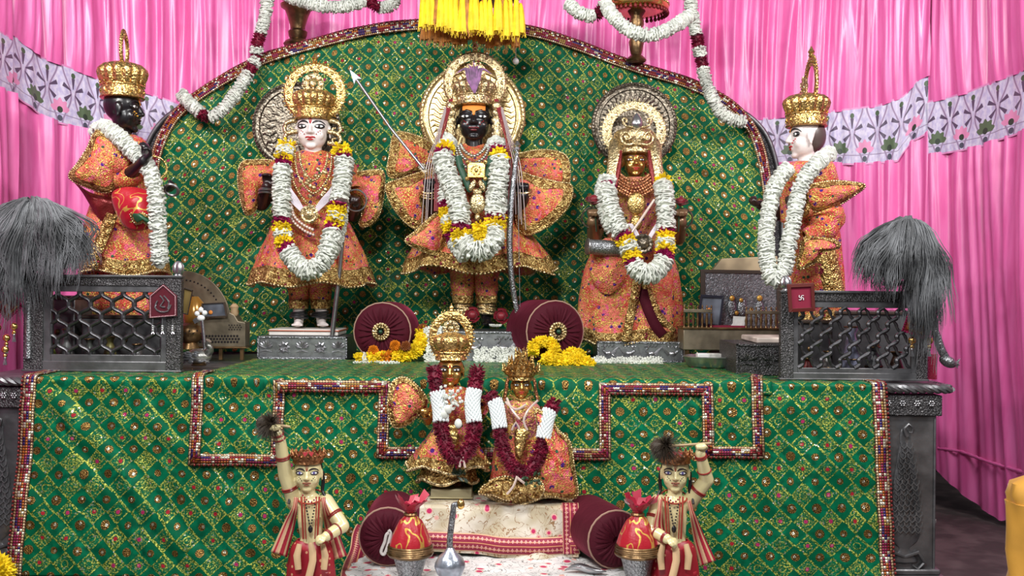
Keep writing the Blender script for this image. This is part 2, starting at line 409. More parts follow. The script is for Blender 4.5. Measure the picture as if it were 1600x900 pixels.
BEAD = plain('white_beads', (.78, .84, .84), .25, spec=.7, coat=.4); PEARL = plain('pearl', (.70, .55, .48), .25, .3, coat=.4); LEAF = plain('dark_leaf', (.02, .05, .02), .4, var=.4, nscale=30)
HAIR = plain('grey_yak_hair', (.15, .155, .165), .5, 0, 22, .0, spec=.35, var=.55); HAIRB = plain('brown_bristle', (.045, .03, .018), .6); BHAIR = plain('black_hair', (.008, .006, .008), .35)
YTAS = plain('yellow_silk', (.90, .62, .012), .5, sheen=.3, spec=.3, var=.15, nscale=60); OTAS = plain('faded_orange_silk', (.46, .17, .02), .6, var=.3, nscale=60)
FLORAL = floral('ivory_floral_brocade', (.50, .42, .28), (.76, .70, .60), (.30, .17, .08)); FLORW = floral('white_floral_sheet', (.72, .72, .70), (.84, .83, .82), (.22, .22, .22), .9)
MBORD = maroonborder(); REDC = redcloth(); DOTC = dotcloth(); STRIPE = stripes(); WOOD = plain('dark_wood', (.045, .028, .02), .5, 0, 20, .3); CREAMW = plain('cream_stone', (.42, .33, .20), .7, 0, 15, .4, var=.3)
FLOORM = plain('dusty_stone_floor', (.085, .062, .062), .75, 0, 9, .5, .01, var=.4); VOID = plain('painted_shade_black', (.012, .008, .009), .9)  # near-black puts the shade into the colour of back wall and holes
REDV = plain('red_felt', (.20, .006, .03), .85); GLASSP = plain('grey_print_under_glass', (.20, .22, .27), .15, .2, 22, .2, var=.6, coat=.8); MAROONM = plain('maroon_enamel', (.11, .012, .022), .3, .2, 60, .5, coat=.3)
MARB = plain('white_marble', (.72, .68, .64), .35, var=.08, nscale=10); YELC = plain('mustard_cotton', (.66, .33, .045), .7, 0, 20, .3, sheen=.2, var=.12); CRYS = plain('crystal', (.8, .8, .8), .05, .3, spec=1, coat=1); MASK = plain('dark_red_foil', (.20, .02, .02), .35, .4, 120, .8)
VIOL = plain('violet_plume', (.20, .07, .20), .5, sheen=.5, var=.5, nscale=70)
# ============================================================ SETTING
struct(MB().box((-4.5, -4.2, -.05), (4.5, 3.0, 0)).build('floor', FLOORM, smooth=False))
struct(MB().box((-4.5, 2.6, 0), (4.5, 2.75, 3.4)).build('wall_back', VOID, smooth=False))
# ------------------------------------------------------------ pink satin curtains
def CY(px): return 2.0 - 1.05*abs((px-800)/800)**4
def folds(s, z, seed, amp):
    lean = .10*mn.noise(Vector((s*.9, z*.35, seed+20))) ; q = s + lean*(1.2-z*.6)
    wv = mn.noise(Vector((q*1.6, z*.22, seed)))
    r1 = 1-2.2*abs(mn.noise(Vector((q*6.5+wv, z*.30, seed+3)))); r2 = 1-2.2*abs(mn.noise(Vector((q*15, z*.5, seed+9)))); c = mn.noise(Vector((q*33, z*.9, seed+4)))
    return -amp*(.62*r1 + .52*r2 + .34*c)
def drape(name, parent, x0, x1, top, bot, seed, amp, off=0.0, mat=None, rows=46, step=2.2, gather=0):
    n = int((x1-x0)/step); m = MB()
    def fn(i, j):
        px = x0 + (x1-x0)*i; py = top(px) + (bot(px)-top(px))*j; Y = CY(px); s = (px-800)*.0036
        z = py*K(Y); a = amp*(1 - gather*math.exp(-(1-j)*9) - gather*math.exp(-j*14)*.5)
        p = P(px, py, Y); d = folds(s, z, seed, a); t0 = P(px-4, 450, CY(px-4)); t1 = P(px+4, 450, CY(px+4)); tv = (t1-t0).normalized(); nv = Vector((-tv.y, tv.x, 0)); nv = nv if nv.y > 0 else -nv
        return Vector((p.x + nv.x*(d+off), p.y + nv.y*(d+off), p.z)), (s, 1-j)
    return m.grid(n, rows, fn).build(name, mat or SATIN, parent, auto=180)
LT = [(-200,-60),(10,50),(60,88),(150,122),(230,145),(300,170),(600,190),(800,200)]; LB = [(-200,70),(10,145),(70,188),(150,212),(240,222),(300,255),(600,290),(800,300)]
MT = [(600,195),(1000,200),(1165,187),(1230,181),(1330,170),(1375,164),(1415,150),(1440,122),(1462,114)]; MBt = [(600,290),(1165,262),(1250,256),(1340,259),(1405,254),(1425,225),(1462,205)]
RT = [(1452,160),(1520,144),(1600,112),(1750,40)]; RB = [(1452,246),(1540,232),(1600,210),(1750,160)]
def tabf(tab): return lambda px: lerp_table(tab, px)
def curtain(label, x0, x1, tt, tb, hem, seed, off=0):
    c = P((max(x0,0)+min(x1,1600))/2, 300, CY((x0+x1)/2)); t = thing('satin_curtain', label, 'curtain', (c.x, c.y, 0), 'pink satin curtains behind the altar')
    drape('upper_drape', t, x0, x1, lambda px: -150, lambda px: tt(px)+4, seed, .055, off, gather=.35)
    drape('printed_band', t, x0, x1, tt, tb, seed+1, .012, off-.015, PRINT, rows=16)
    drape('lower_drape', t, x0, x1, lambda px: tb(px)-4, hem, seed+2, .052, off, rows=60, gather=.3)
    return t
hemR = lambda px: lerp_table([(1400,700),(1464,728),(1490,752),(1530,788),(1570,814),(1600,806),(1750,800)], px)
curtain('pink satin curtain with lilac printed band behind the black-faced profile statue', 9, 652, tabf(LT), tabf(LB), lambda px: 760, 1.3)
curtain('narrow outer pink satin curtain at the far left edge', -180, 8, lambda px: lerp_table([(-180,-40),(8,60)], px), lambda px: lerp_table([(-180,60),(8,150)], px), lambda px: 800, 7.3, -.02)
curtain('wide pink satin curtain with lilac band behind the white-faced profile statue', 644, 1461, tabf(MT), tabf(MBt), lambda px: min(hemR(px), 745), 3.1)
rc = curtain('pink satin curtain with rising lilac band and swept hem beside the yellow bundle', 1455, 1740, tabf(RT), tabf(RB), hemR, 5.7, -.012)
# ruffled seam above the hem
mm = MB(); pts = [P(px, lerp_table([(1464,700),(1500,705),(1545,722),(1600,738),(1740,745)], px), CY(px)-.045+folds((px-800)*K(CY(px)), 700*K(CY(px)), 7.7, .02)) for px in range(1466, 1740, 3)]
mm.tube(pts, [.004+.003*rnd() for _ in pts], 6, flat=1.6); mm.build('hem_ruffle', SATIN, rc)
# ============================================================ ALTAR TABLE
alt = thing('altar_table', 'blackened carved silver altar table under the green brocade cloths', 'table', (-.15, .6, 0))
AX0, AX1 = P(-28, 600, 0).x, P(1462, 600, 0).x
MB().box((AX0+.02, .03, .05), (AX1-.02, 1.57, TOP-.10)).build('table_body', DARKP, alt, bevel=.004)
MB().box((AX0-.03, -.02, TOP-.03), (AX1+.03, 1.645, TOP)).build('table_top', DARKP, alt, bevel=.006)
m = MB()                                                   # rope moulding along the rim
def rope(m, a, b, r, pitch=.03):
    a = Vector(a); b = Vector(b); L = (b-a).length; n = int(L/.006); d = (b-a)/L; up = Vector((0,0,1)) if abs(d.z) < .9 else Vector((1,0,0)); N = d.cross(up).normalized(); B = d.cross(N)
    for q in range(3):
        pts = [a + d*L*i/n + (N*math.cos(2*PI*(i*L/n/pitch/3+q/3)) + B*math.sin(2*PI*(i*L/n/pitch/3+q/3)))*r*.5 for i in range(n+1)]
        m.tube(pts, r*.62, 6)
rope(m, (AX0-.05, -.03, TOP-.015), (AX1+.045, -.03, TOP-.015), .017); rope(m, (AX1+.045, -.03, TOP-.015), (AX1+.045, 1.6, TOP-.015), .017)
m.build('rope_moulding', DARKP, alt)
for nm, x0, x1 in (('left', AX0, AX0+.16), ('right', AX1-.225, AX1)):
    pl = MB().box((x0, -.012, .05), (x1, .05, TOP-.12)).build('corner_post', DARKP, alt, bevel=.004)
    MB().box((x0-.015, -.03, TOP-.12), (x1+.015, .06, TOP-.04)).build('frieze', DARKS, pl, bevel=.004)
    m = MB().box((x0-.03, -.05, 0), (x1+.03, .07, .062)); m.box((x0-.015, -.03, .062), (x1+.015, .06, .085)); m.build('post_foot', DARKP, pl, bevel=.008)
    cx = (x0+x1)/2 - .01; m = MB()                          # relief: tapering scaled cypress in a vase
    prof = [(.0,.10),(.052,.11),(.05,.125),(.022,.15),(.02,.165),(.05,.19),(.062,.215),(.06,.25),(.058,.33),(.045,.43),(.03,.52),(.02,.57),(.021,.60),(.014,.625),(.0,.64)]
    def sq(c, prof, flat): return [[Vector((c + r*math.cos(2*PI*i/20), -.012 - flat*max(-.2, -math.sin(2*PI*i/20))*min(1, r*14), z)) for i in range(20)] for r, z in prof]
    m.rings(sq(cx, [(r+.001, z) for r, z in prof], .016)); m.build('cypress_relief', DARKP, pl)
    m = MB()
    for row in range(17):
        z = .235+row*.0205; wd = lerp_table([(.235,.058),(.33,.056),(.43,.043),(.52,.028),(.60,.018)], z)
        k = max(2, round(wd*2/.024))
        for c in range(k):
            xx = cx - wd + (c+.5+(row % 2)*.25)*2*wd/k; m.tube([(xx-.010, -.028, z+.012), (xx-.010, -.030, z), (xx, -.031, z-.010), (xx+.010, -.030, z), (xx+.010, -.028, z+.012)], .0028, 5)
    m.tube([(cx-.0, -.03, .60), (cx-.012, -.032, .63), (cx+.004, -.034, .648), (cx+.022, -.032, .636), (cx+.02, -.03, .615), (cx+.008, -.03, .617)], [.008,.008,.007,.006,.005,.003], 8)
    for sgn in (-1, 1): m.tube([(cx, -.02, .13), (cx+sgn*.05, -.025, .15), (cx+sgn*.075, -.025, .11), (cx+sgn*.05, -.022, .085), (cx+sgn*.03, -.02, .10)], [.006,.008,.008,.006,.004], 6)
    m.build('scale_relief', DARKP, pl)
    m = MB(); m.tube([(x0+.008, -.016, .07), (x0+.008, -.016, TOP-.13)], .004, 6); m.tube([(x1-.008, -.016, .07), (x1-.008, -.016, TOP-.13)], .004, 6); m.build('post_bead', DARKP, pl)
    for q in range(4):
        xx = x0 + (q+.5)*(x1-x0)/4; m = MB()
        for k in range(6): m.ell((xx+.009*math.cos(k*PI/3), -.034, TOP-.072+.009*math.sin(k*PI/3)), (.0045,.003,.0045), 8, 5)
        m.ell((xx, -.036, TOP-.072), .004, 8, 5); m.build('rosette', SILVB, pl)
m = MB(); rope(m, (AX0-.006, -.02, .07), (AX0-.006, -.02, TOP-.13), .02, .04); m.build('rope_column', DARKP, alt)
# ------------------------------------------------------------ green brocade cloths
def wob(x, z):
    dg = (x+z*.9)*5.2; cr = max(0, min(1, (-.55-x)/.25)); cr2 = .25+.75*abs(mn.noise(Vector((x*.8, z*.8, 11))))
    return .010*(1-2*abs(mn.noise(Vector((dg*1.3, 4, 9)))))*cr + .007*(1-2*abs(mn.noise(Vector(((x-z*.7)*4.1, z*.8, 31)))))*cr2 + .013*mn.noise(Vector((x*5.5, z*2.2, 3))) + .008*mn.noise(Vector((x*14+z*8, z*9, 7))) + .02*mn.noise(Vector((x*1.7, z*1.0, 1)))*(TOP-z)
def clothY(x, z): return -.052 - .05*(TOP-z) + wob(x, z)
def hang(pts_fn): pass
def cloth_pt(x, t, off=0):
    """t<0 lies back on the table top, t>0 hangs down the front (metres along the cloth)"""
    r = .018
    if t < -r: return Vector((x, -.045 + (-t) , TOP+.006+off+.003*mn.noise(Vector((x*20, t*20, 0)))))
    if t < r*1.2:
        a = (t+r)/(2.2*r)*PI/2; return Vector((x, -.045-off + r - (r+.005)*math.sin(a)*1.0 - .002, TOP+.006+off - r*.9*(1-math.cos(a))))
    z = TOP - t + .005; f = min(1, (t-r*1.2)/.05); return Vector((x, (clothY(x, z)*f + (-.052)*(1-f)) - off, z))
gx0, gx1 = P(52, 600, -.05).x, P(1368, 600, -.05).x
def flare(x, t): return x + (x - 0)/1.45*.03*max(0, t)*1.3
m = MB(); W = gx1-gx0
m.grid(330, 190, lambda i, j: (cloth_pt(flare(gx0+W*i, -.30+1.06*j), -.30+1.06*j), (gx0+W*i + .015*mn.noise(Vector((i*6, j*5, 2))), -(-.30+1.06*j) + .02*mn.noise(Vector((i*4, j*4, 8)))+ .01)))
fc = m.build('altar_cloth', GREEN, solid=.003, auto=180, tag=('long green and gold brocade cloth hanging down the whole altar front', 'cloth', None))
def ribbon(name, pts, width, nrm, mat, parent, thick=.004, along=None, closed=False, picot=None):
    pts = [Vector(p) for p in pts]; n = len(pts); m = MB(); m.has_uv = True; s = 0; nrm_f = nrm if callable(nrm) else (lambda p: Vector(nrm)); ids = []
    for i, p in enumerate(pts):
        a = pts[i-1] if i or closed else pts[i]; b = pts[(i+1) % n] if i < n-1 or closed else pts[i]
        d1 = (p-a).normalized() if (p-a).length > 1e-7 else None; d2 = (b-p).normalized() if (b-p).length > 1e-7 else None
        d1 = d1 or d2; d2 = d2 or d1; N = nrm_f(p).normalized(); s1 = N.cross(d1); s2 = N.cross(d2); sd = (s1+s2); sd = sd.normalized() if sd.length > .3 else s1.normalized()
        c = max(.5, sd.dot(s1.normalized())); 
        if i: s += (p-pts[i-1]).length
        wd = width(i/(n-1)) if callable(width) else width
        ids.append((m.av(p - sd*wd/2/c + N*thick*.4, (s, 0)), m.av(p + sd*wd/2/c + N*thick*.4, (s, 1))))
        if picot and i % picot == 0:
            pass
    if closed: ids.append(ids[0])
    for a, b in zip(ids, ids[1:]): m.f.append((a[0], b[0], b[1], a[1]))
    return m.build(name, mat, parent, solid=thick, auto=180)
def beads_along(m, pts, side, r, step):
    for p in resample(pts, step): m.ell(p+side, (r, r, r*1.2), 6, 4)
FN = Vector((0, -1, 0))
for sx, X in ((-1, gx0+.005), (1, gx1-.005)):
    pts = [cloth_pt(flare(X+sx*.014, t), t, .004) for t in np.linspace(-.2, .76, 90)]
    ribbon('sequin_border', pts, .052, lambda p: Vector((0, -1, .02)) if p.z < TOP-.01 else Vector((0, -.3, 1)), TRIM, fc)
    m = MB(); beads_along(m, pts, Vector((sx*.029, -.004, 0)), .005, .016); m.build('bead_edge', MASK, fc)
# overlay cloth with three square tabs
ov = thing('overlay_cloth', 'shorter green brocade cloth with stepped sequin border lying over the centre', 'cloth', (0, 0, TOP))
def ppx(px, py): q = P(px, py, -.07); return q.x, TOP - q.z
tabs = [((300, 443), 728), ((592, 952), 716), ((1096, 1190), 716)]; steps = 616
xa, xb = ppx(300, 600)[0], ppx(1206, 600)[0]
cols = []; nU = 300
def hem(x):
    for (a, b), y in tabs:
        x0 = ppx(a, y)[0]; x1 = ppx(b, y)[0]
        if x0-1e-6 <= x <= x1+1e-6: return ppx(a, y)[1]
    return ppx(800, steps)[1]
brk = [ppx(a, 700)[0] for a in (300, 443, 592, 952, 1096, 1190, 1206)]
m = MB(); m.has_uv = True
for x0, x1, hx in zip(brk, brk[1:], (1, 0, 1, 0, 1, 0)):
    h = hem((x0+x1)/2); nu = max(4, int((x1-x0)/.011)); nv = 100; base = len(m.v); t0 = -.90
    for j in range(nv):
        t = t0 + (h-t0)*j/(nv-1)
        for i in range(nu):
            x = x0+(x1-x0)*i/(nu-1); xx = x*(1+.03*max(0, -t)*.0); m.av(cloth_pt(flare(xx, max(t,0)), t, .009), (x*1.02+.02, -t+.02))
    for j in range(nv-1):
        for i in range(nu-1):
            a = base+j*nu+i; m.f.append((a, a+1, a+nu+1, a+nu))
m.build('brocade_panel', GREEN, ov, solid=.003, auto=180)
path = []
def seg(p, q, n=14):
    (x0, t0), (x1, t1) = p, q
    return [cloth_pt(flare(x0+(x1-x0)*k/n, t0+(t1-t0)*k/n), t0+(t1-t0)*k/n, .016) for k in range(n)]
ci = .02
px_ = brk; hs = [hem((a+b)/2) for a, b in zip(brk, brk[1:])]
corners = [(px_[0]+ci, -.14), (px_[0]+ci, hs[0]-ci), (px_[1]-ci, hs[0]-ci), (px_[1]-ci, hs[1]-ci), (px_[2]+ci, hs[1]-ci), (px_[2]+ci, hs[2]-ci), (px_[3]-ci, hs[2]-ci), (px_[3]-ci, hs[3]-ci), (px_[4]+ci, hs[3]-ci), (px_[4]+ci, hs[4]-ci), (px_[5]-ci, hs[4]-ci), (px_[5]-ci, .0), (px_[6]-ci, -.13)]
for a, b in zip(corners, corners[1:]): path += seg(a, b)
path.append(cloth_pt(corners[-1][0], corners[-1][1], .016))
ribbon('sequin_border', path, .045, lambda p: Vector((0, -1, .02)) if p.z < TOP-.012 else Vector((0, -.4, 1)), TRIM, ov)
m = MB(); beads_along(m, path, Vector((0, -.006, -.020)), .0045, .018); m.build('bead_edge', MASK, ov)
# ------------------------------------------------------------ arched backdrop: carved throne back and green brocade
ARCH = [(243,330),(243,262),(256,215),(282,175),(330,138),(395,102),(440,85),(500,68),(575,50),(650,41),(740,40),(830,51),(900,72),(960,95),(1010,112),(1070,130),(1130,158),(1165,190),(1185,230),(1197,290),(1200,340)]
def BY(px): return 1.50 - .16*abs((px-720)/480)**3
def archtop(px):
    if px <= 243: return 330
    return lerp_table([(a, b) for a, b in ARCH if True], px) if px > 244 else 262
arch_c = catmull([Vector((a, b, 0)) for a, b in ARCH], n=8)
def top_at(px):
    best = 999
    for a, b in zip(arch_c, arch_c[1:]):
        if (a.x-px)*(b.x-px) <= 0 and abs(a.x-b.x) > 1e-6: best = min(best, a.y+(b.y-a.y)*(px-a.x)/(b.x-a.x))
    return best if best < 900 else 300
tb = thing('throne_back', 'blackened filigree silver throne back edging out behind the green brocade', 'throne back', (P(720, 560, 1.6).x, 1.6, TOP))
outl = [P(228, 600, 1.6)] + [P(720+(a-720)*1.045, (b-300)*1.0+300+34*max(0, 1-abs((a-720)/470)**3), 1.6) for a, b in [(q.x, q.y) for q in catmull([Vector((a, b, 0)) for a, b in ARCH], n=4)]] + [P(1222, 600, 1.6)]
for q in outl: q.z = max(q.z, TOP)
MB().prism(outl, (0, 1, 0), .04).build('carved_panel', DARKS, tb, smooth=False, bevel=.004)
m = MB(); m.tube([q+Vector((0, -.005, 0)) for q in outl], .014, 8); m.build('moulded_rim', DARKP, tb)
bk = thing('backdrop_cloth', 'arched green brocade cloth hung behind the standing statues', 'cloth', (P(720, 560, 1.5).x, 1.5, TOP))
def bpt(px, j, off=0):
    Y = BY(px); t = top_at(min(max(px, 243.5), 1199.5)); zt = P(px, t, Y).z; zb = TOP+.01; z = zt + (zb-zt)*j; x = P(px, 400, Y).x
    d = .012*(1-2*abs(mn.noise(Vector(((z*1.2+x*(1 if px > 720 else -1)*.8)*4, x*.7, 17)))))+.014*mn.noise(Vector((x*6+z*3, z*6, 5))) + .016*mn.noise(Vector((x*2.2, z*1.2, 2))) + .006*mn.noise(Vector((x*22, z*9, 4)))
    return Vector((x, Y + d - off, z))
def bfn(i, j):
    px = 243.5 + (1199.5-243.5)*i; p = bpt(px, j); e = (px-720)/480
    sh = .22*max(0, abs(e)-.35)
    return p, (p.x*1.0 + .03*mn.noise(Vector((p.x*2, p.z*2, 1))) + math.copysign(sh, e)*(p.z-1.3)*.9, p.z*(1.0) + sh*abs(p.x)*.8 + .04*mn.noise(Vector((p.x*1.5, p.z*1.5, 6))))
MB().grid(340, 170, bfn).build('brocade_sheet', GREEN, bk, solid=.004, auto=180)
edge = [bpt(min(max(q.x, 243.6), 1199.4), 0, .012) if 285 > q.y or True else None for q in arch_c]
edge = [Vector((P(q.x, q.y, BY(q.x)).x, BY(q.x)-.018, P(q.x, q.y, BY(q.x)).z)) for q in arch_c]
ribbon('sequin_border', edge, .055, (0, -1, 0), TRIM, bk, .005)
m = MB(); beads_along(m, edge, Vector((0, -.004, .026)), .008, .028); m.build('bead_edge', MASK, bk)
# drapery roll of maroon cloth along the top of the arch
m = MB(); rp = [P(q.x, q.y-9, BY(q.x)+.01) for q in arch_c if 330 < q.x < 1130]; m.tube(rp, [.010+.012*abs(mn.noise(Vector((i*.13, 0, 0)))) for i in range(len(rp))], 8, flat=.7); m.build('rolled_edge', VELV, bk)
# ============================================================ LATTICE SCREENS
def screen(label, x0, y0, x1, y1, Y, ox0, oy0, ox1, oy1, nc, nr, twist, finial, seed):
    k = K(Y); a = P(x0, y0, Y); b = P(x1, y1, Y); t = thing('lattice_screen', label, 'screen', ((a.x+b.x)/2, Y, TOP+.008), 'carved jali screens on the altar')
    X0, X1, Z1, Z0 = a.x, b.x, a.z, TOP+.008; cx0, cx1 = X0+(ox0-x0)*k, X0+(ox1-x0)*k; cz1 = Z1-(oy0-y0)*k; cz0 = Z1-(oy1-y0)*k; D = .035
    for nm, bx in (('side_post', (X0, X0+(cx0-X0)*.72, Z0, Z1)), ('side_post', (X1-(X1-cx1)*.72, X1, Z0, Z1))):
        MB().box((bx[0], Y-D/2, bx[2]), (bx[1], Y+D/2, bx[3])).build(nm, DARKS, t, bevel=.003)
    MB().box((X0+.02, Y-D/2+.003, Z1-(Z1-cz1)*.62), (X1-.02, Y+D/2-.003, Z1)).build('top_rail', DARKS, t, bevel=.003)
    m = MB().box((X0-.004, Y-D/2-.004, Z1-.006), (X1+.004, Y+D/2+.004, Z1+.004)); m.box((X0-.004, Y-D/2-.004, Z0), (X1+.004, Y+D/2+.004, Z0+.008)); m.build('edge_moulding', DARKP, t, bevel=.002)
    MB().box((X0+.02, Y-D/2+.003, Z0), (X1-.02, Y+D/2-.003, Z0+(cz0-Z0)*.62)).build('bottom_rail', DARKP, t, bevel=.003)
    fr = MB()
    for q in ((X0+.015, cx0, Z0+.01, Z1-.01), (cx1, X1-.015, Z0+.01, Z1-.01)): fr.box((q[0], Y-D/2+.008, q[2]), (q[1], Y+D/2-.008, q[3]))
    fr.box((cx0, Y-D/2+.008, cz1), (cx1, Y+D/2-.008, cz1+(Z1-cz1)*.45)); fr.box((cx0, Y-D/2+.008, cz0-(cz0-Z0)*.45), (cx1, Y+D/2-.008, cz0)); fr.build('inner_frame', DARKP, t, bevel=.002)
    m = MB(); cw = (cx1-cx0)/nc; ch = (cz1-cz0)/nr; n = nr*14
    if not twist:
        for c in range(nc*2+1):
            if c % 1: continue
            pts = []
            for i in range(n+1):
                z = cz0+(cz1-cz0)*i/n; ph = (z-cz0)/ch*PI; sg = 1 if c % 2 else -1
                xx = cx0 + cw*(c*.5) + sg*cw*.25*(1.06*math.cos(ph) - .16*math.cos(3*ph)); pts.append((min(max(xx, cx0-.002), cx1+.002), Y, z))
            m.tube(pts, .0088, 8, flat=1.2, up=(0, 1, 0))
    else:
        for s in (-1, 1):
            for c in range(-nr, nc+nr):
                pts = []
                for i in range(n+1):
                    z = cz0+(cz1-cz0)*i/n; q = (z-cz0)/ch; xx = cx0 + cw*(c + s*q*.5) + (.009 if s > 0 else .004)*math.sin(q*2*PI)*s; 
                    if cx0-.003 < xx < cx1+.003: pts.append((xx, Y-.004*s, z))
                if len(pts) > 3: m.tube(pts, [(.0085 if s > 0 else .006)*(1+.14*math.sin(i*.9)) for i in range(len(pts))], 6, flat=1.2, up=(0, 1, 0))
    m.build('lattice', LATM, t)
    fx = X1-.018 if finial > 0 else X0+.022
    MB().lathe([(.002,-.004),(.016,0),(.012,.006),(.020,.014),(.022,.026),(.020,.042),(.014,.052),(.012,.056),(.004,.06)], (fx, Y, Z1+.003), 28, fn=lambda th, j: 1+.12*math.cos(th*9)).build('finial', SILVB, t)
    return t
screen('blackened silver lattice screen before the black-faced profile statue', 40, 430, 284, 584, .17, 82, 455, 253, 553, 5, 5, False, 1, 1)
screen('blackened silver lattice screen before the white-faced profile statue', 1219, 455, 1447, 596, .07, 1247, 480, 1424, 574, 6, 5, True, -1, 2)
# ============================================================ FIGURE TOOLS
def remeshed(name, mb, voxel, mats, pick=None, parent=None, smooth=4):
    me = bpy.data.meshes.new('t'); me.from_pydata([tuple(p) for p in mb.v], [], mb.f); me.update()
    o = bpy.data.objects.new('t', me); COL.objects.link(o)
    m = o.modifiers.new('r', 'REMESH'); m.mode = 'VOXEL'; m.voxel_size = voxel
    if smooth: k = o.modifiers.new('k', 'SMOOTH'); k.iterations = smooth; k.factor = .5
    dg = bpy.context.evaluated_depsgraph_get(); dg.update(); ne = bpy.data.meshes.new_from_object(o.evaluated_get(dg), depsgraph=dg)
    bpy.data.objects.remove(o); bpy.data.meshes.remove(me)
    root = parent
    while root.parent is not None: root = root.parent
    L = root.location.copy(); n = len(ne.vertices); co = np.empty(n*3, np.float32); ne.vertices.foreach_get('co', co); co = co.reshape(-1, 3)
    ne.materials.clear()
    for q in mats: ne.materials.append(q)
    if pick:
        pc = np.empty(len(ne.polygons)*3, np.float32); ne.polygons.foreach_get('center', pc); pc = pc.reshape(-1, 3)
        ne.polygons.foreach_set('material_index', [pick(Vector(c)) for c in pc])
    co = co - np.array(L, np.float32); ne.vertices.foreach_set('co', co.ravel()); ne.polygons.foreach_set('use_smooth', [True]*len(ne.polygons)); ne.update()
    ne.name = name; r = bpy.data.objects.new(name, ne); COL.objects.link(r); r.parent = parent; return r
def headM(c, yaw, s, tilt=0, roll=0):
    return Matrix.Translation(c) @ Matrix.Rotation(math.radians(yaw), 4, 'Z') @ Matrix.Rotation(math.radians(tilt), 4, 'X') @ Matrix.Rotation(math.radians(roll), 4, 'Y') @ Matrix.Scale(s, 4)
def fsurf(x, z, wide):
    best = 0
    for cy, cz, rx, ry, rz in ((.08, .25, .64*wide, .76, .76), (-.10, -.26, .56*wide, .58, .70)):
        q = 1-(x/rx)**2-((z-cz)/rz)**2
        if q > 0: best = min(best, cy-ry*math.sqrt(q))
    return best
def head_blobs(mb, M, wide=1.0, neck=True):
    o = mb.M; mb.M = M; w = wide
    mb.ell((0, .08, .25), (.64*w, .76, .76), 24, 16); mb.ell((0, -.10, -.26), (.56*w, .58, .70), 24, 16); mb.ell((0, -.46, -.80), (.22*w, .17, .15), 12, 8)
    for s in (-1, 1):
        mb.ell((s*.27*w, -.42, -.28), (.25*w, .20, .28), 14, 10); mb.ell((s*.09*w, -.72, -.19), (.08*w, .09, .065), 8, 6)
        mb.ell((s*.66*w, .04, -.02), (.07, .17, .27), 12, 8); mb.ell((s*.67*w, .06, -.28), (.06, .09, .12), 8, 6)
        mb.capsule((s*.10*w, fsurf(.1*w, .30, w)+.02, .30), .055, (s*.42*w, fsurf(.42*w, .30, w)+.03, .30), .045, 8)
    mb.capsule((0, -.62, .24), .07, (0, -.80, -.15), .11, 10)
    mb.capsule((-.15*w, -.63, -.42), .055, (.15*w, -.63, -.42), .055, 8); mb.capsule((-.10*w, -.62, -.53), .065, (.10*w, -.62, -.53), .065, 8)
    if neck: mb.capsule((0, .06, -.7), .34*w, (0, .10, -1.5), .36*w, 16)
    mb.M = o
def face_marks(parent, M, white=WHITE, iris=INK, lips=RED, brow=INK, tilak=RED, dots=None, big=1.0, bindi=None, mous=False, wide=1.0, ez=.13):
    w = wide; ex_ = .325*w; fy = fsurf(ex_, ez, w)
    for s in (-1, 1):
        R = Matrix.Rotation(s*.35, 3, 'Z')
        e = MB(M).ell((s*ex_, fy+.045, ez), (.235*w*big, .085, .135*big), 18, 10, R).build('eye', brow, parent)
        MB(M).ell((s*ex_, fy+.028, ez-.005), (.185*w*big, .082, .088*big), 18, 10, R).build('eye_white', white, e)
        MB(M).ell((s*(ex_-.01), fy-.040, ez), (.082*big, .030, .085*big), 12, 8).build('iris', iris, e)
        pts = [Vector((s*x*w, fsurf(x*w, z, w)-.015, z)) for x, z in ((.08, ez+.13), (.2, ez+.22), (.34, ez+.24), (.48, ez+.17), (.54, ez+.08))]
        MB(M).tube(catmull(pts, n=4), [.016, .028, .036, .042, .045, .046, .046, .044, .042, .04, .036, .032, .028, .024, .02, .016, .012], 6).build('eyebrow', brow, parent)
        if dots:
            m = MB(M)
            for x, z in ((.30, -.16), (.38, -.24), (.24, -.26), (.36, -.10), (.43, -.17)): m.ell((s*x*w, fsurf(x*w, z, w)-.03, z), (.030, .05, .030), 6, 4)
            m.build('cheek_dots', dots, parent)
    m = MB(M); m.tube(catmull([(-.20*w, -.625, -.43), (-.09*w, -.69, -.405), (0, -.70, -.42), (.09*w, -.69, -.405), (.20*w, -.625, -.43)], n=3), [.012]+[.042]*11+[.012], 8); m.ell((0, -.672, -.52), (.13*w, .045, .05), 12, 6); m.build('lips', lips, parent)
    if tilak:
        m = MB(M); m.capsule((0, fsurf(0, .26, w)-.01, .26), .03, (0, fsurf(0, .58, w)-.01, .58), .028, 8)
        for s in (-1, 1): m.capsule((s*.03, fsurf(0, .27, w)-.01, .27), .018, (s*.10, fsurf(.1, .58, w)-.01, .58), .018, 6)
        m.build('forehead_mark', tilak, parent)
    if bindi: MB(M).ell((0, fsurf(0, .36, w)-.01, .36), (.06, .02, .06), 10, 6).build('forehead_mark', bindi, parent)
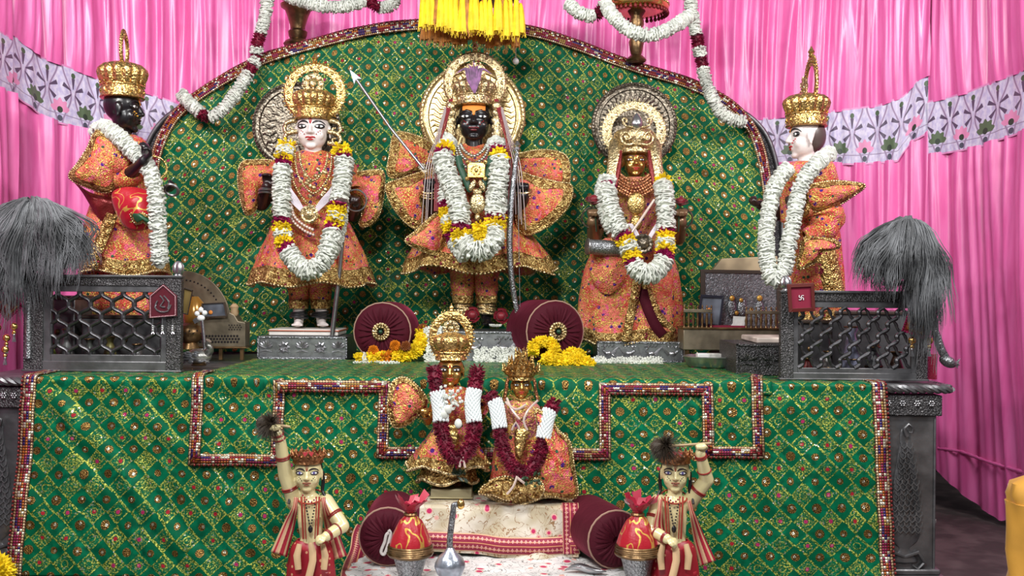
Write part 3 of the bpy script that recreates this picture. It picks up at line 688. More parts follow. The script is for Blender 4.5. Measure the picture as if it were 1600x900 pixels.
def hand_blobs(mb, wrist, d, n, size, curl=.5, thumb=1, fr=.085):
    """d towards the fingers, n out of the palm (fingers curl towards n); curl 0 open .. 1 fist"""
    wrist = Vector(wrist); d = Vector(d).normalized(); n = Vector(n); n = (n - d*n.dot(d)).normalized(); t = d.cross(n)*thumb
    mb.capsule(wrist, size*.16, wrist+d*size*.15, size*.18, 10)
    for k in range(4): mb.capsule(wrist+d*size*.08+t*size*.05*(1.5-k), size*.11, wrist+d*size*.42+t*size*.135*(1.5-k), size*.10, 8)
    for k, L in enumerate((.44, .50, .46, .36)):
        p = wrist + d*size*.45 + t*size*.145*(1.5-k); ang = curl*1.0; q = (d*math.cos(ang) + n*math.sin(ang)); 
        for j, f in enumerate((.42, .33, .25)):
            e = p + q*size*L*f*1.15; mb.capsule(p, size*fr*(1-.08*j), e, size*fr*(.94-.08*j), 8); p = e; ang += curl*1.15; q = (d*math.cos(ang) + n*math.sin(ang))
    p = wrist + d*size*.15 + t*size*.20; q = (d*.55 + t*.8 + n*.35*curl).normalized(); e = p+q*size*.26; mb.capsule(p, size*.11, e, size*.095, 8)
    q = (d*.8 + t*(.4-.7*curl) + n*.9*curl).normalized(); mb.capsule(e, size*.095, e+q*size*.24, size*.075, 8)
def crown(parent, M, mat=GOLD, bt=1.1, top=1.95, r=.95, b0=.5, ring=(1.8, 1.5, 1.5, .72), n_fl=14, ros=True, y=0.05, fin=True, ringy=.35, name='crown'):
    prof = [(r*.80, b0), (r*.93, b0), (r*.97, b0+.04), (r*.93, b0+.09), (r*.93, bt-.10), (r*.98, bt-.07), (r*.95, bt)]
    c = MB(M).lathe(prof, (0, y, 0), 40).build(name, mat, parent)
    h = top-bt
    MB(M).lathe([(r*.9, bt-.02), (r*.97, bt+h*.12), (r*1.06, bt+h*.34), (r*1.11, bt+h*.56), (r*1.06, bt+h*.74), (r*.88, bt+h*.90), (r*.5, bt+h*1.02), (r*.06, bt+h*1.08)], (0, y, 0), n_fl*8, fn=lambda t, j: 1-.10*(1-abs(math.cos(t*n_fl/2)))*min(1, j*6)).build('fluted_dome', mat, c)
    m = MB(M)
    for k in range(n_fl): 
        t = 2*PI*(k+.5)/n_fl; m.ell((r*.96*math.cos(t), y+r*.96*math.sin(t), bt+h*.06), (.05, .05, .06), 8, 6); m.ell((r*.935*math.cos(t), y+r*.935*math.sin(t), (b0+bt)/2), (.055, .055, .10), 8, 6)
    m.build('bosses', mat, c)
    if ring:
        zc, rx, rz, inn = ring; m = MB(M); n = 64; rs = []
        for k in range(n):
            t = 2*PI*k/n; row = []
            for (f, yy) in ((inn, -.03), (inn+.05, -.06), ((inn+1)/2, -.03), (.95, -.06), (1.0, 0), (.95, .05), (inn+.05, .05), (inn, .03)):
                row.append(Vector((rx*f*math.sin(t), ringy+yy, zc + rz*f*math.cos(t))))
            rs.append(row)
        rs.append(rs[0]); m.rings(rs, False)
        for k in range(44):
            t = 2*PI*k/44; m.spike((rx*.97*math.sin(t), ringy, zc+rz*.97*math.cos(t)), (rx*1.09*math.sin(t), ringy, zc+rz*1.09*math.cos(t)), .05, 5)
            if k % 2: m.ell((rx*(1+inn)/2*math.sin(t), ringy-.05, zc+rz*(1+inn)/2*math.cos(t)), (.075, .05, .075), 6, 5)
        m.build('crown_arch', mat, c)
        if fin: MB(M).lathe([(.05,0),(.14,.06),(.10,.16),(.16,.24),(.09,.36),(.01,.52)], (0, ringy, zc+rz*.98), 14).build('finial', mat, c)
    if ros:
        zc = top+.32; m = MB(M); yy = -.05
        for k in range(8):
            t = 2*PI*k/8; m.ell((.36*math.cos(t), yy, zc+.36*math.sin(t)), (.17, .06, .17), 10, 6)
            m.tube([(.3*math.cos(t+.3), yy-.04, zc+.3*math.sin(t+.3)), (.55*math.cos(t+.2), yy-.04, zc+.52*math.sin(t+.2)), (.5*math.cos(t+.6), yy-.04, zc+.48*math.sin(t+.6))], .035, 6)
        m.ell((0, yy-.05, zc), (.18, .09, .18), 12, 8); m.tube([(0, yy, top-.1), (0, yy, zc)], .07, 8); m.build('rosette', GOLDP, c)
    return c
def disc(label, cpx, cpy, rpx, Y, mats, spokes=36, ry=None):
    c = P(cpx, cpy, Y); r = rpx*K(Y); t = thing('halo_disc', label, 'halo', (c.x, c.y, c.z-r)); R = Matrix.Rotation(-PI/2, 3, 'X')
    R = Matrix.Rotation(PI/2, 3, 'X')
    MB().lathe([(.001, -.006), (r*.97, -.006), (r*.99, 0), (r*.97, .008), (r*.93, .010), (r*.905, .004), (r*.86, .004), (r*.85, .012), (r*.82, .013), (r*.80, .003), (r*.5, .002), (.001, .002)], c, 72, R).build('disc', mats[0], t)
    m = MB()
    for k in range(76):
        a = 2*PI*k/76; m.ell(c+Vector((r*.955*math.cos(a), -.012, r*.955*math.sin(a))), (r*.022, .006, r*.022), 6, 4)
    m.build('beaded_rim', mats[1], t); m = MB()
    for k in range(spokes):
        a = 2*PI*k/spokes; d = Vector((math.cos(a), 0, math.sin(a))); e = Vector((-d.z, 0, d.x)); m.tube([c+d*r*.45+Vector((0,-.006,0)), c+d*r*.6+e*r*.04+Vector((0,-.012,0)), c+d*r*.72-e*r*.03+Vector((0,-.010,0)), c+d*r*.80+Vector((0,-.004,0))], [r*.02, r*.028, r*.022, r*.006], 6)
    m.build('rays', mats[2], t)
    return t
def skirt(name, rings, Y0, mat, parent, nf=11, amp=.07, trim=.1, yr=.62, seed=0, gap=None, trimat=None, solid=.006, wav=.012, thpx=None):
    """rings: (cx, cy, half-width in px); horizontal rings, fold depth grows to the hem"""
    k = K(Y0); N = 120; R = catmull([Vector((a, b, c)) for a, b, c in rings], n=6); 
    def ring(q, f, off=0):
        c = P(q.x, q.y, Y0); r = q.z*k + off; out = []
        for i in range(N):
            t = 2*PI*i/N; fo = 1 + amp*f**1.3*(math.sin(nf*t+seed) * .6 + .8*mn.noise(Vector((math.cos(t)*2.2, math.sin(t)*2.2, seed+f*.6)))) + .02*mn.noise(Vector((math.cos(t)*4, math.sin(t)*4, f*5+seed)))
            out.append(Vector((c.x + r*fo*math.cos(t), c.y + r*yr*fo*math.sin(t), c.z + wav*f*math.sin(nf*t*.5+seed+1))))
        return out
    n = len(R)-1; rs = [ring(q, i/n) for i, q in enumerate(R)]
    s = MB().rings(rs, False).build(name, mat, parent, solid=solid)
    if trim:
        L = sum((R[i+1]-R[i]).xy.length for i in range(n)); acc = 0; sel = []
        for i in range(n, -1, -1):
            if i < n: acc += (R[i+1]-R[i]).xy.length
            sel.append(i)
            if acc > L*trim: break
        sel = sel[::-1]; m = MB()
        if len(sel) < 2: sel = [n-1, n]
        m.rings([ring(R[i], i/n, .006) for i in sel], False); tr = m.build('lace_hem', trimat or LACE, s, solid=.004)
        m = MB(); hr = ring(R[n], 1, .008)
        for i in range(0, N, 1): m.ell(hr[i]-Vector((0, 0, .002)), (.008, .008, .007), 6, 4)
        m.build('scalloped_edge', GOLDP, s)
    return s
def limb(name, pts, radii, Y0, mat, parent, n=18, wr=.08, solid=.005, trim=0, seed=0, flat=1.0, trimat=None):
    """pts: (px,py,dy)"""
    q = catmull([P(a, b, Y0+c) for a, b, c in pts], n=6); rr = catmull([Vector((r*K(Y0), 0, 0)) for r in radii], n=6); rad = [v.x for v in rr]; m = MB(); m.tube(q, rad, n, False, flat=flat)
    for i, v in enumerate(m.v):
        c = q[i//n]; d = v-c; m.v[i] = c + d*(1 + wr*mn.noise(v*28+Vector((seed, 0, 0))) + wr*.6*math.sin((i//n)*1.1+seed))
    o = m.build(name, mat, parent, solid=solid)
    if trim:
        m2 = MB(); m2.tube(q[-trim-1:], [x*1.04+.002 for x in rad[-trim-1:]], n, False, flat=flat); m2.build('lace_cuff', trimat or LACE, o, solid=.005)
    return o
def panel(name, outline, Yc, parent, mat=CORAL, bulge=.03, trim=8, tx=0, ty=0, thick=.012, center=None, wr=.006, seed=0, trimat=None, step=5, folds_=0, edge=True):
    ol = catmull([Vector((a, b, 0)) for a, b in outline], step=step, closed=True); n = len(ol)
    c = Vector((*center, 0)) if center else sum(ol, Vector())/n; k = K(Yc); NR = 9
    def pt(v, f, off):
        q = c+(v-c)*f; ang = math.atan2(v.y-c.y, v.x-c.x)
        Y = Yc + tx*(q.x-c.x)*k + ty*(q.y-c.y)*k - bulge*(1-f*f) - wr*mn.noise(Vector((q.x*.07, q.y*.07, seed)))*1.5 - folds_*f*math.sin(ang*9+seed) + off
        return P(q.x, q.y, Y)
    m = MB(); fr = [1e-3 + i/NR for i in range(NR+1)]; fr[-1] = 1
    m.rings([[pt(v, f, 0) for v in ol] for f in fr] + [[pt(v, f, thick) for v in ol] for f in fr[::-1]], False); o = m.build(name, mat, parent)
    if trim:
        m = MB(); rows = []
        for g in (0, .33, .66, 1): rows.append([pt(v, 1 - g*trim/max((v-c).length, trim*1.5), -.005) for v in ol])
        rows = [[pt(v, 1.01, thick*.6) for v in ol]] + rows + [[pt(v, 1 - trim*1.02/max((v-c).length, trim*1.5), .003) for v in ol]]
        m.rings(rows, False); t_ = m.build('lace_edge', trimat or LACE, o)
        if edge:
            m = MB()
            for v in resample([pt(v, 1.0, 0) for v in ol], .010): m.ell(v, .006, 6, 4)
            m.build('scalloped_edge', GOLDP, o)
    return o
# ------------------------------------------------------------ garlands
def buds(mb, path, r, step, n, w, jit=.25, tip=1.0, inner=.3, wave=0, fan=0):
    pts = resample(path, step); m = len(pts)
    for i, p in enumerate(pts):
        T_ = (pts[min(i+1, m-1)]-pts[max(i-1, 0)]).normalized(); a = Vector((0, 1, 0)) if abs(T_.y) < .8 else Vector((1, 0, 0)); N = (a-T_*a.dot(T_)).normalized(); B = T_.cross(N); ph = rnd()*6
        rr = r*(1+wave*math.sin(i*2.1))*ru(.93, 1.07)
        for k in range(n):
            t = ph + 2*PI*k/n + ru(-.2, .2); d = (N*math.cos(t)+B*math.sin(t)+T_*(ru(-jit, jit)+fan)).normalized(); mb.spike(p+d*rr*inner, p+d*rr*tip*ru(.85, 1.12), w*ru(.8, 1.2), 4)
CMAP = {}
CMAP.update(w=('white_flower_section', WPET), y=('yellow_flower_section', YPET), o=('orange_flower_section', OPET), m=('maroon_flower_section', MPET), g=('magenta_flower_section', MAG), b=('white_bud_section', BEAD))
def garland(label, pts, Y0, rpx, segs, group=None, cat='garland', dens=1.0, loc=None, name='flower_garland'):
    """pts (px,py,dy); segs list of (colour, weight)"""
    k = K(Y0); r = rpx*k; path = catmull([P(a, b, Y0+c) for a, b, c in pts], step=.008); cum = [0]
    for a, b in zip(path, path[1:]): cum.append(cum[-1]+(b-a).length)
    L = cum[-1]; tot = sum(s[1] for s in segs); lo = min(path, key=lambda p: p.z); t = thing(name, label, cat, loc or (lo.x, lo.y, lo.z-r), group); pos = 0
    for col, wt in segs:
        a, b = pos/tot*L, (pos+wt)/tot*L; pos += wt; sub_ = [p for p, c in zip(path, cum) if a-1e-6 <= c <= b+.004]
        if len(sub_) < 2: continue
        nm, mt = CMAP[col]; m = MB(); m.tube(sub_, r*.62, 10)
        if col in 'yo': buds(m, sub_, r*1.06, .0075/dens, 20, r*.16, .5, 1, .45)
        elif col in 'm': buds(m, sub_, r*1.0, .0065/dens, 20, r*.10, .8, 1.05, .3, 0, .3)
        elif col == 'g': buds(m, sub_, r*.96, .006/dens, 20, r*.12, .3, 1, .4)
        elif col == 'b':
            for q, p in enumerate(resample(sub_, .0085)):
                i0 = min(range(len(sub_)), key=lambda z: (sub_[z]-p).length); T_ = (sub_[min(i0+1, len(sub_)-1)]-sub_[max(0, i0-1)]).normalized(); a_ = Vector((0,1,0)); N = (a_-T_*a_.dot(T_)).normalized(); B = T_.cross(N)
                for z in range(12):
                    th = 2*PI*(z+.5*(q % 2))/12; d = N*math.cos(th)+B*math.sin(th); m.ell(p+d*r*.78, (r*.2, r*.2, r*.26), 8, 5)
        else:
            pts_ = resample(sub_, .0105/dens); mm_ = len(pts_); prev = None
            for q, p in enumerate(pts_):
                T_ = (pts_[min(q+1, mm_-1)]-pts_[max(0, q-1)]).normalized(); T_ = (T_+Vector((ru(-.25, .25), ru(-.25, .25), ru(-.25, .25)))).normalized(); a_ = Vector((0, 1, 0)) if abs(T_.y) < .8 else Vector((1, 0, 0)); N = (a_-T_*a_.dot(T_)).normalized(); B = T_.cross(N); ph = rnd()*6; n_ = 20; w1_, w2_ = ru(5, 8), ru(2, 3.5); R_ = r*ru(.90, 1.08); rg = [[], [], [], []]
                for z in range(n_):
                    th = 2*PI*z/n_; e_ = N*math.cos(th)+B*math.sin(th); f = 1+.07*math.sin(round(w1_)*th+ph)+.05*math.sin(round(w2_)*th-ph); o = T_*(.0028*math.sin(round(w1_)*th+ph*2)+.002*math.sin(3*th+ph))
                    rg[0].append(p+e_*R_*.5-T_*.0045); rg[1].append(p+e_*R_*f*.97+o-T_*.0026); rg[2].append(p+e_*R_*f*.97+o+T_*.0022); rg[3].append(p+e_*R_*.5+T_*.0045)
                m.rings(rg)
            buds(m, sub_, r, .020/dens, 9, r*.24, .3, 1.02, .5, .05)
        m.build(nm, mt, t, auto=75)
    return t
def bangle(mb, c, r, w, d=(0, 0, 1)):
    d = Vector(d).normalized(); a = Vector((1, 0, 0)) if abs(d.x) < .8 else Vector((0, 1, 0)); N = (a-d*a.dot(d)).normalized(); B = d.cross(N); rs = []
    for i in range(25):
        t = 2*PI*i/24; e = N*math.cos(t)+B*math.sin(t); rs.append([Vector(c)+e*(r+w*math.cos(2*PI*j/6))+d*w*math.sin(2*PI*j/6) for j in range(6)])
    mb.rings(rs, False); return mb
def beadstring(mb, pts, Y0, r, step=.9):
    q = catmull([P(a, b, Y0+c) for a, b, c in pts], step=.004)
    for p in resample(q, r*2*step): mb.ell(p, r, 6, 4)
def string(mb, pts, Y0, r, n=6): mb.tube(catmull([P(a, b, Y0+c) for a, b, c in pts], step=.012), r, n)
def rose(label, px, py, Y, rpx, mat=ROSE, up=(0, -1, .3), group=None, stem=None, cat='rose', name='rose'):
    c = P(px, py, Y); r = rpx*K(Y); U = Vector(up).normalized(); A = U.cross(Vector((1, 0, .1))).normalized(); B = U.cross(A); m = MB(); t = thing(name, label, cat, (c.x, c.y, c.z-r), group)
    for k in range(14):
        a = k*2.4; f = .25+.75*k/13; ro = r*f; rs = []
        for i in range(7):
            th = a + (i-3)/3*(.9-.3*f); e = A*math.cos(th)+B*math.sin(th)
            rs.append([c + e*ro*.35 - U*r*.4, c + e*ro*.85 + U*r*(.1-.35*f), c + e*ro*(1.02) + U*r*(.5-.55*f), c + e*ro*1.02*1.03 + U*r*(.5-.6*f), c+e*ro*.80 - U*r*(.1+.1*f)])
        m.rings(rs, True)
    m.ell(c-U*r*.1, r*.55, 12, 8); m.build('petals', mat, t)
    if stem:
        q = [P(a, b, Y) for a, b in stem]; s_ = MB(); s_.tube([c-U*r*.3]+q, .004, 6); s_.build('stem', LEAF, t)
    return t
def plinth(label, x0, y0, x1, Y, depth, mat, emb, seed=0, zb=TOP+.008, yaw=0):
    a = P(x0, y0, Y); b = P(x1, y0, Y); t = thing('plinth', label, 'plinth', ((a.x+b.x)/2, Y+depth/2, zb)); w = b.x-a.x; h = a.z-zb; X0, Z1 = a.x, a.z
    MB().box((X0, Y, zb), (X0+w, Y+depth, Z1)).build('block', PLS if mat is SILV else mat, t, bevel=.003); m = MB()
    for q in ((X0, X0+w, Z1-.010, Z1), (X0, X0+w, zb, zb+.010), (X0, X0+.010, zb, Z1), (X0+w-.010, X0+w, zb, Z1)): m.box((q[0], Y-.006, q[2]), (q[1], Y+.002, q[3]))
    m.build('raised_border', mat, t, bevel=.002); m = MB(); n = emb; fr_ = PLS if mat is SILV else mat
    for k in range(n):
        cx = X0 + w*(k+.5)/n; cz = zb+h*.52
        if seed != 2:
            for j in range(7):
                an = (j-3)*.38; d = Vector((math.sin(an), 0, math.cos(an)))*h*.30; 
                if seed == 0 and k % 2: d = Vector((math.cos(j*.9), 0, math.sin(j*.9)))*h*.24
                m.spike((cx, Y-.001, cz-(h*.05 if not (seed == 0 and k % 2) else 0)), Vector((cx, Y-.010, cz-(h*.05 if not (seed == 0 and k % 2) else 0)))+d*1.15, h*.075, 6)
            m.tube([(cx-w/n*.32, Y, cz-h*.2), (cx, Y-.003, cz-h*.14), (cx+w/n*.32, Y, cz-h*.2)], h*.03, 6)
        if seed == 2:   # bird among leaves
            s = h*.9; f = -1 if k % 2 else 1
            m.ell((cx, Y, cz-s*.12), (s*.20, .008, s*.13), 12, 8); m.tube(catmull([(cx-f*s*.14, Y-.004, cz-s*.08), (cx-f*s*.26, Y-.006, cz+s*.06), (cx-f*s*.16, Y-.006, cz+s*.2), (cx-f*s*.22, Y-.006, cz+s*.30)], n=4), [s*.05]*4+[s*.035]*8+[s*.04], 6)
            for j in range(7): m.spike((cx+f*s*.12, Y, cz-s*.1), (cx+f*s*(.35+.05*j), Y-.005, cz+s*(-.25+.09*j)), s*.035, 5)
            for j in range(8): m.spike((cx+f*s*.05*(j-4)*1.8, Y, cz+s*.22), (cx+f*s*(.05*(j-4)*1.8+.08), Y-.005, cz+s*(.40 if j % 2 else .28)), s*.04, 5)
            for q in (-1, 1): m.tube([(cx+q*s*.05, Y-.003, cz-s*.2), (cx+q*s*.06, Y-.003, cz-s*.42)], s*.016, 5)
    m.build('relief', plain('relief_silver', (.40, .40, .42), .32, .9, 60, .4) if mat is SILV else mat, t)
    return t
# ============================================================ STATUES
def bodybuild(t, Y0, head, torso, arms, legs, skin, hskin, voxel, wide=1.0, legskin=None, footskin=None, mark=None, hfr=.085):
    """head (px,py,dy,s_px,yaw[,tilt]); torso [(px,py,dy,r)...]; arms [(pts[(px,py,dy,r)], dir, normal, size_px, curl, thumb)]; legs [(pts, foot(px,py,dy), len_px)]"""
    k = K(Y0); c = P(head[0], head[1], Y0+head[2]); s = head[3]*k; M = headM(c, head[4], s, head[5] if len(head) > 5 else 0); mb = MB(); head_blobs(mb, M, wide)
    for (a, b) in zip(torso, torso[1:]): mb.capsule(P(a[0], a[1], Y0+a[2]), a[3]*k, P(b[0], b[1], Y0+b[2]), b[3]*k, 20)
    hands = []
    for pts, d, n, sz, curl, th in arms:
        for (a, b) in zip(pts, pts[1:]): mb.capsule(P(a[0], a[1], Y0+a[2]), a[3]*k, P(b[0], b[1], Y0+b[2]), b[3]*k, 12)
        a = pts[-1]; w = P(a[0], a[1], Y0+a[2]); hand_blobs(mb, w, d, n, sz*k, curl, th, hfr); hands.append((w, sz*k))
    fz = -9
    for pts, foot, ln in legs:
        for (a, b) in zip(pts, pts[1:]): mb.capsule(P(a[0], a[1], Y0+a[2]), a[3]*k, P(b[0], b[1], Y0+b[2]), b[3]*k, 12)
        if foot:
            a = pts[-1]; A = P(a[0], a[1], Y0+a[2]); F = P(foot[0], foot[1], Y0+foot[2]); d = F-A; d.z = 0; d = d.normalized() if d.length > 1e-4 else Vector((0, -1, 0)); L = ln*k; z0 = F.z; sd = Vector((-d.y, d.x, 0))
            h0 = Vector((A.x, A.y, z0)); fz = max(fz, z0+L*.42)
            mb.capsule(Vector((A.x, A.y, A.z)), a[3]*k, h0+Vector((0, 0, L*.22)), L*.22, 12); mb.capsule(h0+Vector((0, 0, L*.24)), L*.22, h0+d*L*.62+Vector((0, 0, L*.13)), L*.14, 12)
            mb.capsule(h0+d*L*.5-sd*L*.08+Vector((0, 0, L*.12)), L*.12, h0+d*L*.62+sd*L*.1+Vector((0, 0, L*.11)), L*.11, 10)
            for j in range(5):
                o = (j-2)*.105; b0 = h0+d*L*.62+sd*o*L+Vector((0, 0, L*.09)); mb.capsule(b0, L*.065, b0+d*L*(.26-.035*abs(j-(0 if foot[0] > a[0] else 4)*1)), L*(.045 if 0 < j < 4 else .05), 8)
    armp = [[(P(a[0], a[1], Y0+a[2]), a[3]*k) for a in pts] for pts, *_ in arms]; Mi = M.inverted()
    def pick(c_):
        lc = Mi @ c_
        if lc.z > -1.25 and abs(lc.x) < 1.1 and abs(lc.y) < 1.3: return 0
        for w, sz in hands:
            if (c_-w).length < sz*1.25: return 1
        for ap in armp:
            for (p0, r0), (p1, r1) in zip(ap, ap[1:]):
                d = p1-p0; f = max(0, min(1, (c_-p0).dot(d)/d.dot(d))); 
                if (c_-(p0+d*f)).length < max(r0, r1)*1.3 and (f > .1): return 1
        if c_.z < fz: return 2
        return 0
    remeshed('body', mb, voxel, [skin, hskin, footskin or hskin], pick, t); return M
def feetz(): pass
k1 = K(1.1)
# ------------------------------------------------------------ statue with white face, silver rod
plinth('embossed silver plinth with lotus relief under the white-faced crowned statue', 402, 525, 543, .96, .30, SILV, 5, 0)
mb_ = P(420, 525, 1.0); 
t = thing('marble_slab', 'white marble slab with red rim on the lotus-relief silver plinth', 'slab', (P(475, 525, 1.1).x, 1.1, P(402, 525, .96).z+.003)); z0 = P(402, 525, .96).z+.003
a, b = P(421, 515, 1.0), P(529, 515, 1.0); Z1s = z0+.030
MB().box((a.x, .985, z0), (b.x, 1.24, Z1s)).build('slab', MARB, t, bevel=.004); MB().box((a.x-.006, .979, Z1s-.010), (b.x+.006, 1.246, Z1s-.004)).build('red_rim', plain('terracotta_paint', (.42, .10, .05), .5), t, bevel=.002)
Y = 1.12; kk = K(Y)
def zpy(z, Y_): return 450 + (CZ-z)/K(Y_)
fy = zpy(Z1s, Y)
s1 = thing('deity_statue', 'crowned statue with white painted face holding a silver rod, orange brocade dress', 'statue', (P(487, 500, Y).x, Y, Z1s+.001))
hM = bodybuild(s1, Y, (489, 204, -.02, 32, 0), [(489, 272, .02, 27), (487, 330, .02, 30), (487, 370, .02, 34)],
    [([(446, 262, .02, 15), (408, 318, .0, 12), (417, 291, -.10, 8)], (.1, -.25, 1), (0, -1, -.2), 28, .55, 1), ([(532, 262, .02, 15), (552, 335, .0, 12), (556, 318, -.12, 8)], (0, -.6, .5), (-.3, -.7, -.9), 30, 1.0, -1)],
    [([(470, 375, .02, 20), (467, 430, .02, 16), (467, 488, .02, 9)], (463, fy-4.4, -.09), 34), ([(503, 375, .02, 20), (500, 430, .02, 16), (502, 488, .02, 9)], (506, fy-4.4, -.09), 34)], WHITESK, DARKSK, .0042, footskin=WHITESK, wide=1.24)
face_marks(s1, hM, dots=RED, big=.95, wide=1.24)
crown(s1, hM, GOLD, ring=(1.9, 1.52, 1.48, .70))
for sx in (-1, 1):      # curled gold locks beside the face
    m = MB(hM)
    for q in range(3): m.tube(catmull([(sx*.75, -.05, .5-.55*q), (sx*1.25, -.1, .35-.55*q), (sx*1.35, -.1, -.05-.5*q), (sx*1.05, -.15, -.15-.5*q), (sx*.98, -.12, .08-.5*q), (sx*1.14, -.15, .10-.5*q)], n=4), [.12, .12, .12, .12, .11, .11, .10, .10, .09, .09, .08, .08, .07, .07, .06, .06, .05, .05, .04, .04, .04], 8)
    m.build('gilded_lock', GOLDP, s1)
skirt('tunic', [(489, 236, 17), (489, 242, 30), (489, 256, 46), (488, 290, 49), (487, 325, 46)], Y, CORAL, s1, trim=0, amp=.02, yr=.62, seed=1)
skirt('skirt', [(487, 318, 45), (487, 335, 52), (487, 370, 68), (487, 405, 82), (487, 444, 93)], Y, CORAL, s1, nf=12, amp=.075, trim=.17, yr=.62, seed=2)
for x in (467, 501): limb('trouser_leg', [(x, 420, .02), (x, 450, .02), (x, 482, .02)], [20, 17, 13], Y, CORAL, s1, trim=3, seed=x)
m = MB(); 
for x in (467, 501):
    for q in range(3): bangle(m, P(x, 488+q*3.5, Y+.02), .036+.004*q, .006, (0.1*q-.1, 0, 1))
m.build('anklets', plain('dark_anklet', (.06, .06, .065), .3, .8), s1)
panel('bell_sleeve', [(438, 256), (420, 250), (398, 250), (380, 252), (372, 268), (373, 295), (378, 320), (385, 336), (398, 330), (404, 312), (410, 300), (428, 290)], Y-.04, s1, bulge=.05, trim=8, center=(398, 285), seed=2, thick=.02, tx=.25)
panel('bell_sleeve', [(540, 262), (558, 268), (580, 266), (598, 267), (601, 285), (598, 315), (590, 340), (572, 354), (561, 350), (566, 332), (556, 310), (542, 296)], Y-.05, s1, bulge=.05, trim=8, center=(580, 300), seed=4, thick=.02, tx=-.2)
limb('upper_sleeve', [(448, 258, -.0), (432, 275, -.03), (420, 286, -.06)], [19, 18, 15], Y, CORAL, s1, seed=3); limb('upper_sleeve', [(532, 258, -.0), (545, 280, -.03), (553, 300, -.07)], [19, 18, 14], Y, CORAL, s1, seed=4)
m = MB(); bangle(m, P(416, 298, Y-.10), .034, .006, (0, .2, 1)); bangle(m, P(416, 303, Y-.09), .036, .006, (0, .2, 1)); bangle(m, P(556, 313, Y-.145), .052, .004, (0, 1, .15)); m.build('bangles', SILVB, s1)
m = MB()
for q in range(3):
    r = 22+q*7; beadstring(m, [(490-r, 238+q*3, -.12), (490-r*.8, 262+q*14, -.17), (490, 282+q*20, -.19), (490+r*.8, 262+q*14, -.17), (490+r, 238+q*3, -.12)], Y, .0065)
for z in range(15): m.ell(P(490+ru(-20, 20), 262+ru(0, 50), Y-.18), (.012, .008, .012), 6, 4)
m.build('gold_necklaces', GOLDP, s1)
m = MB()
for sx in (-1, 1):
    for q in range(6): string(m, [(486+sx*42, 262, -.16), (486+sx*(34+q*1.0), 290, -.20), (484+sx*(24+q*2.6-6), 312, -.215), (483+sx*(5+q), 333, -.22)], Y, .0030)
m.build('white_thread_necklace', plain('white_thread', (.62, .56, .62), .5), s1)
m = MB(); beadstring(m, [(455, 320, -.21), (460, 338, -.23), (475, 352, -.23), (492, 360, -.23)], Y, .008); beadstring(m, [(452, 326, -.20), (458, 345, -.22), (475, 360, -.22), (490, 367, -.22)], Y, .008); m.build('pearl_strings', PEARL, s1)
c = P(483, 335, Y-.235); R = Matrix.Rotation(PI/2, 3, 'X'); MB().lathe([(.001, .006), (.038, .004), (.044, 0), (.036, -.006), (.028, -.004), (.02, -.014), (.001, -.02)], c, 28, Matrix.Rotation(PI/2, 3, 'X') @ Matrix.Rotation(PI, 3, 'X'), fn=lambda th, j: 1+.05*math.cos(th*12)).build('brooch', GOLDP, s1)
m = MB(); bangle(m, P(487, 362, Y), .02, .003)
skirt('waist_belt', [(487, 352, 57), (487, 358, 60), (487, 364, 61)], Y, LACE, s1, trim=0, amp=.0, yr=.62, seed=1, wav=0)
disc('tarnished silver halo disc with curled rays behind the white-faced crowned statue', 463, 197, 70, 1.27, (OLDS, OLDS, OLDS), 22)
# silver rod with mushroom head held in the hand
def rodthing(name, label, cat, pts, Y, radii, mat, extra=None):
    q = [P(a, b, Y+c) for a, b, c in pts]; t = thing(name, label, cat, q[-1]); m = MB(); m.tube(q, radii, 12); m.build('shaft', mat, t); 
    if extra: extra(t, q)
    return t
def ex(t, q):
    MB().lathe([(.006, -.01), (.030, 0), (.036, .008), (.026, .014), (.012, .018), (.009, .03)], q[0]-Vector((0, 0, .004)), 20, Matrix.Rotation(PI, 3, 'X')).build('rod_head', SILVB, t); MB().ell(q[-1]+Vector((0, 0, .002)), (.014, .014, .006), 10, 6).build('rod_foot', SILVB, t)
zr = P(402, 525, .96).z+.003
q_ = P(519, 524, .975)
rodthing('ceremonial_rod', 'tall polished silver rod standing in the hand of the white-faced crowned statue', 'rod', [(545, 268, -.17), (540, 320, -.17), (531, 420, -.15), (519, zpy(zr+.008, .978), .978-Y)], Y, [.009, .010, .011, .012], SILVB, ex)
# ------------------------------------------------------------ central black-faced statue
plinth('embossed silver plinth with bird relief under the central black-faced statue', 668, 517, 812, .93, .34, SILV, 3, 2)
Zc = P(668, 517, .93).z+.001; Y = 1.15; fy = zpy(Zc, Y)
s2 = thing('deity_statue', 'central crowned statue with black face and orange brow, wide flared sleeves', 'statue', (P(742, 500, Y).x, Y, Zc))
hM = bodybuild(s2, Y, (741, 189, -.02, 33, 0), [(740, 262, .02, 29), (741, 310, .02, 33), (742, 350, .02, 38)],
    [([(694, 250, .02, 17), (673, 345, .0, 14), (671, 300, -.14, 10)], (0, -.35, 1), (.1, -1, -.2), 34, .9, 1), ([(786, 250, .02, 17), (812, 350, .0, 14), (817, 306, -.14, 10)], (0, -.35, 1), (-.1, -1, -.2), 34, .9, -1)],
    [([(724, 360, .02, 22), (723, 430, .02, 17), (723, 490, .02, 10)], (719, fy-5, -.10), 38), ([(762, 360, .02, 22), (760, 430, .02, 17), (760, 490, .02, 10)], (764, fy-5, -.10), 38)], BLACKSK, BLACKSK, .0045, wide=1.24)
face_marks(s2, hM, lips=plain('dark_lips', (.13, .015, .02), .3), big=.95, brow=INK, dots=RED, tilak=RED, wide=1.24)
m = MB(hM); n0 = len(m.v)

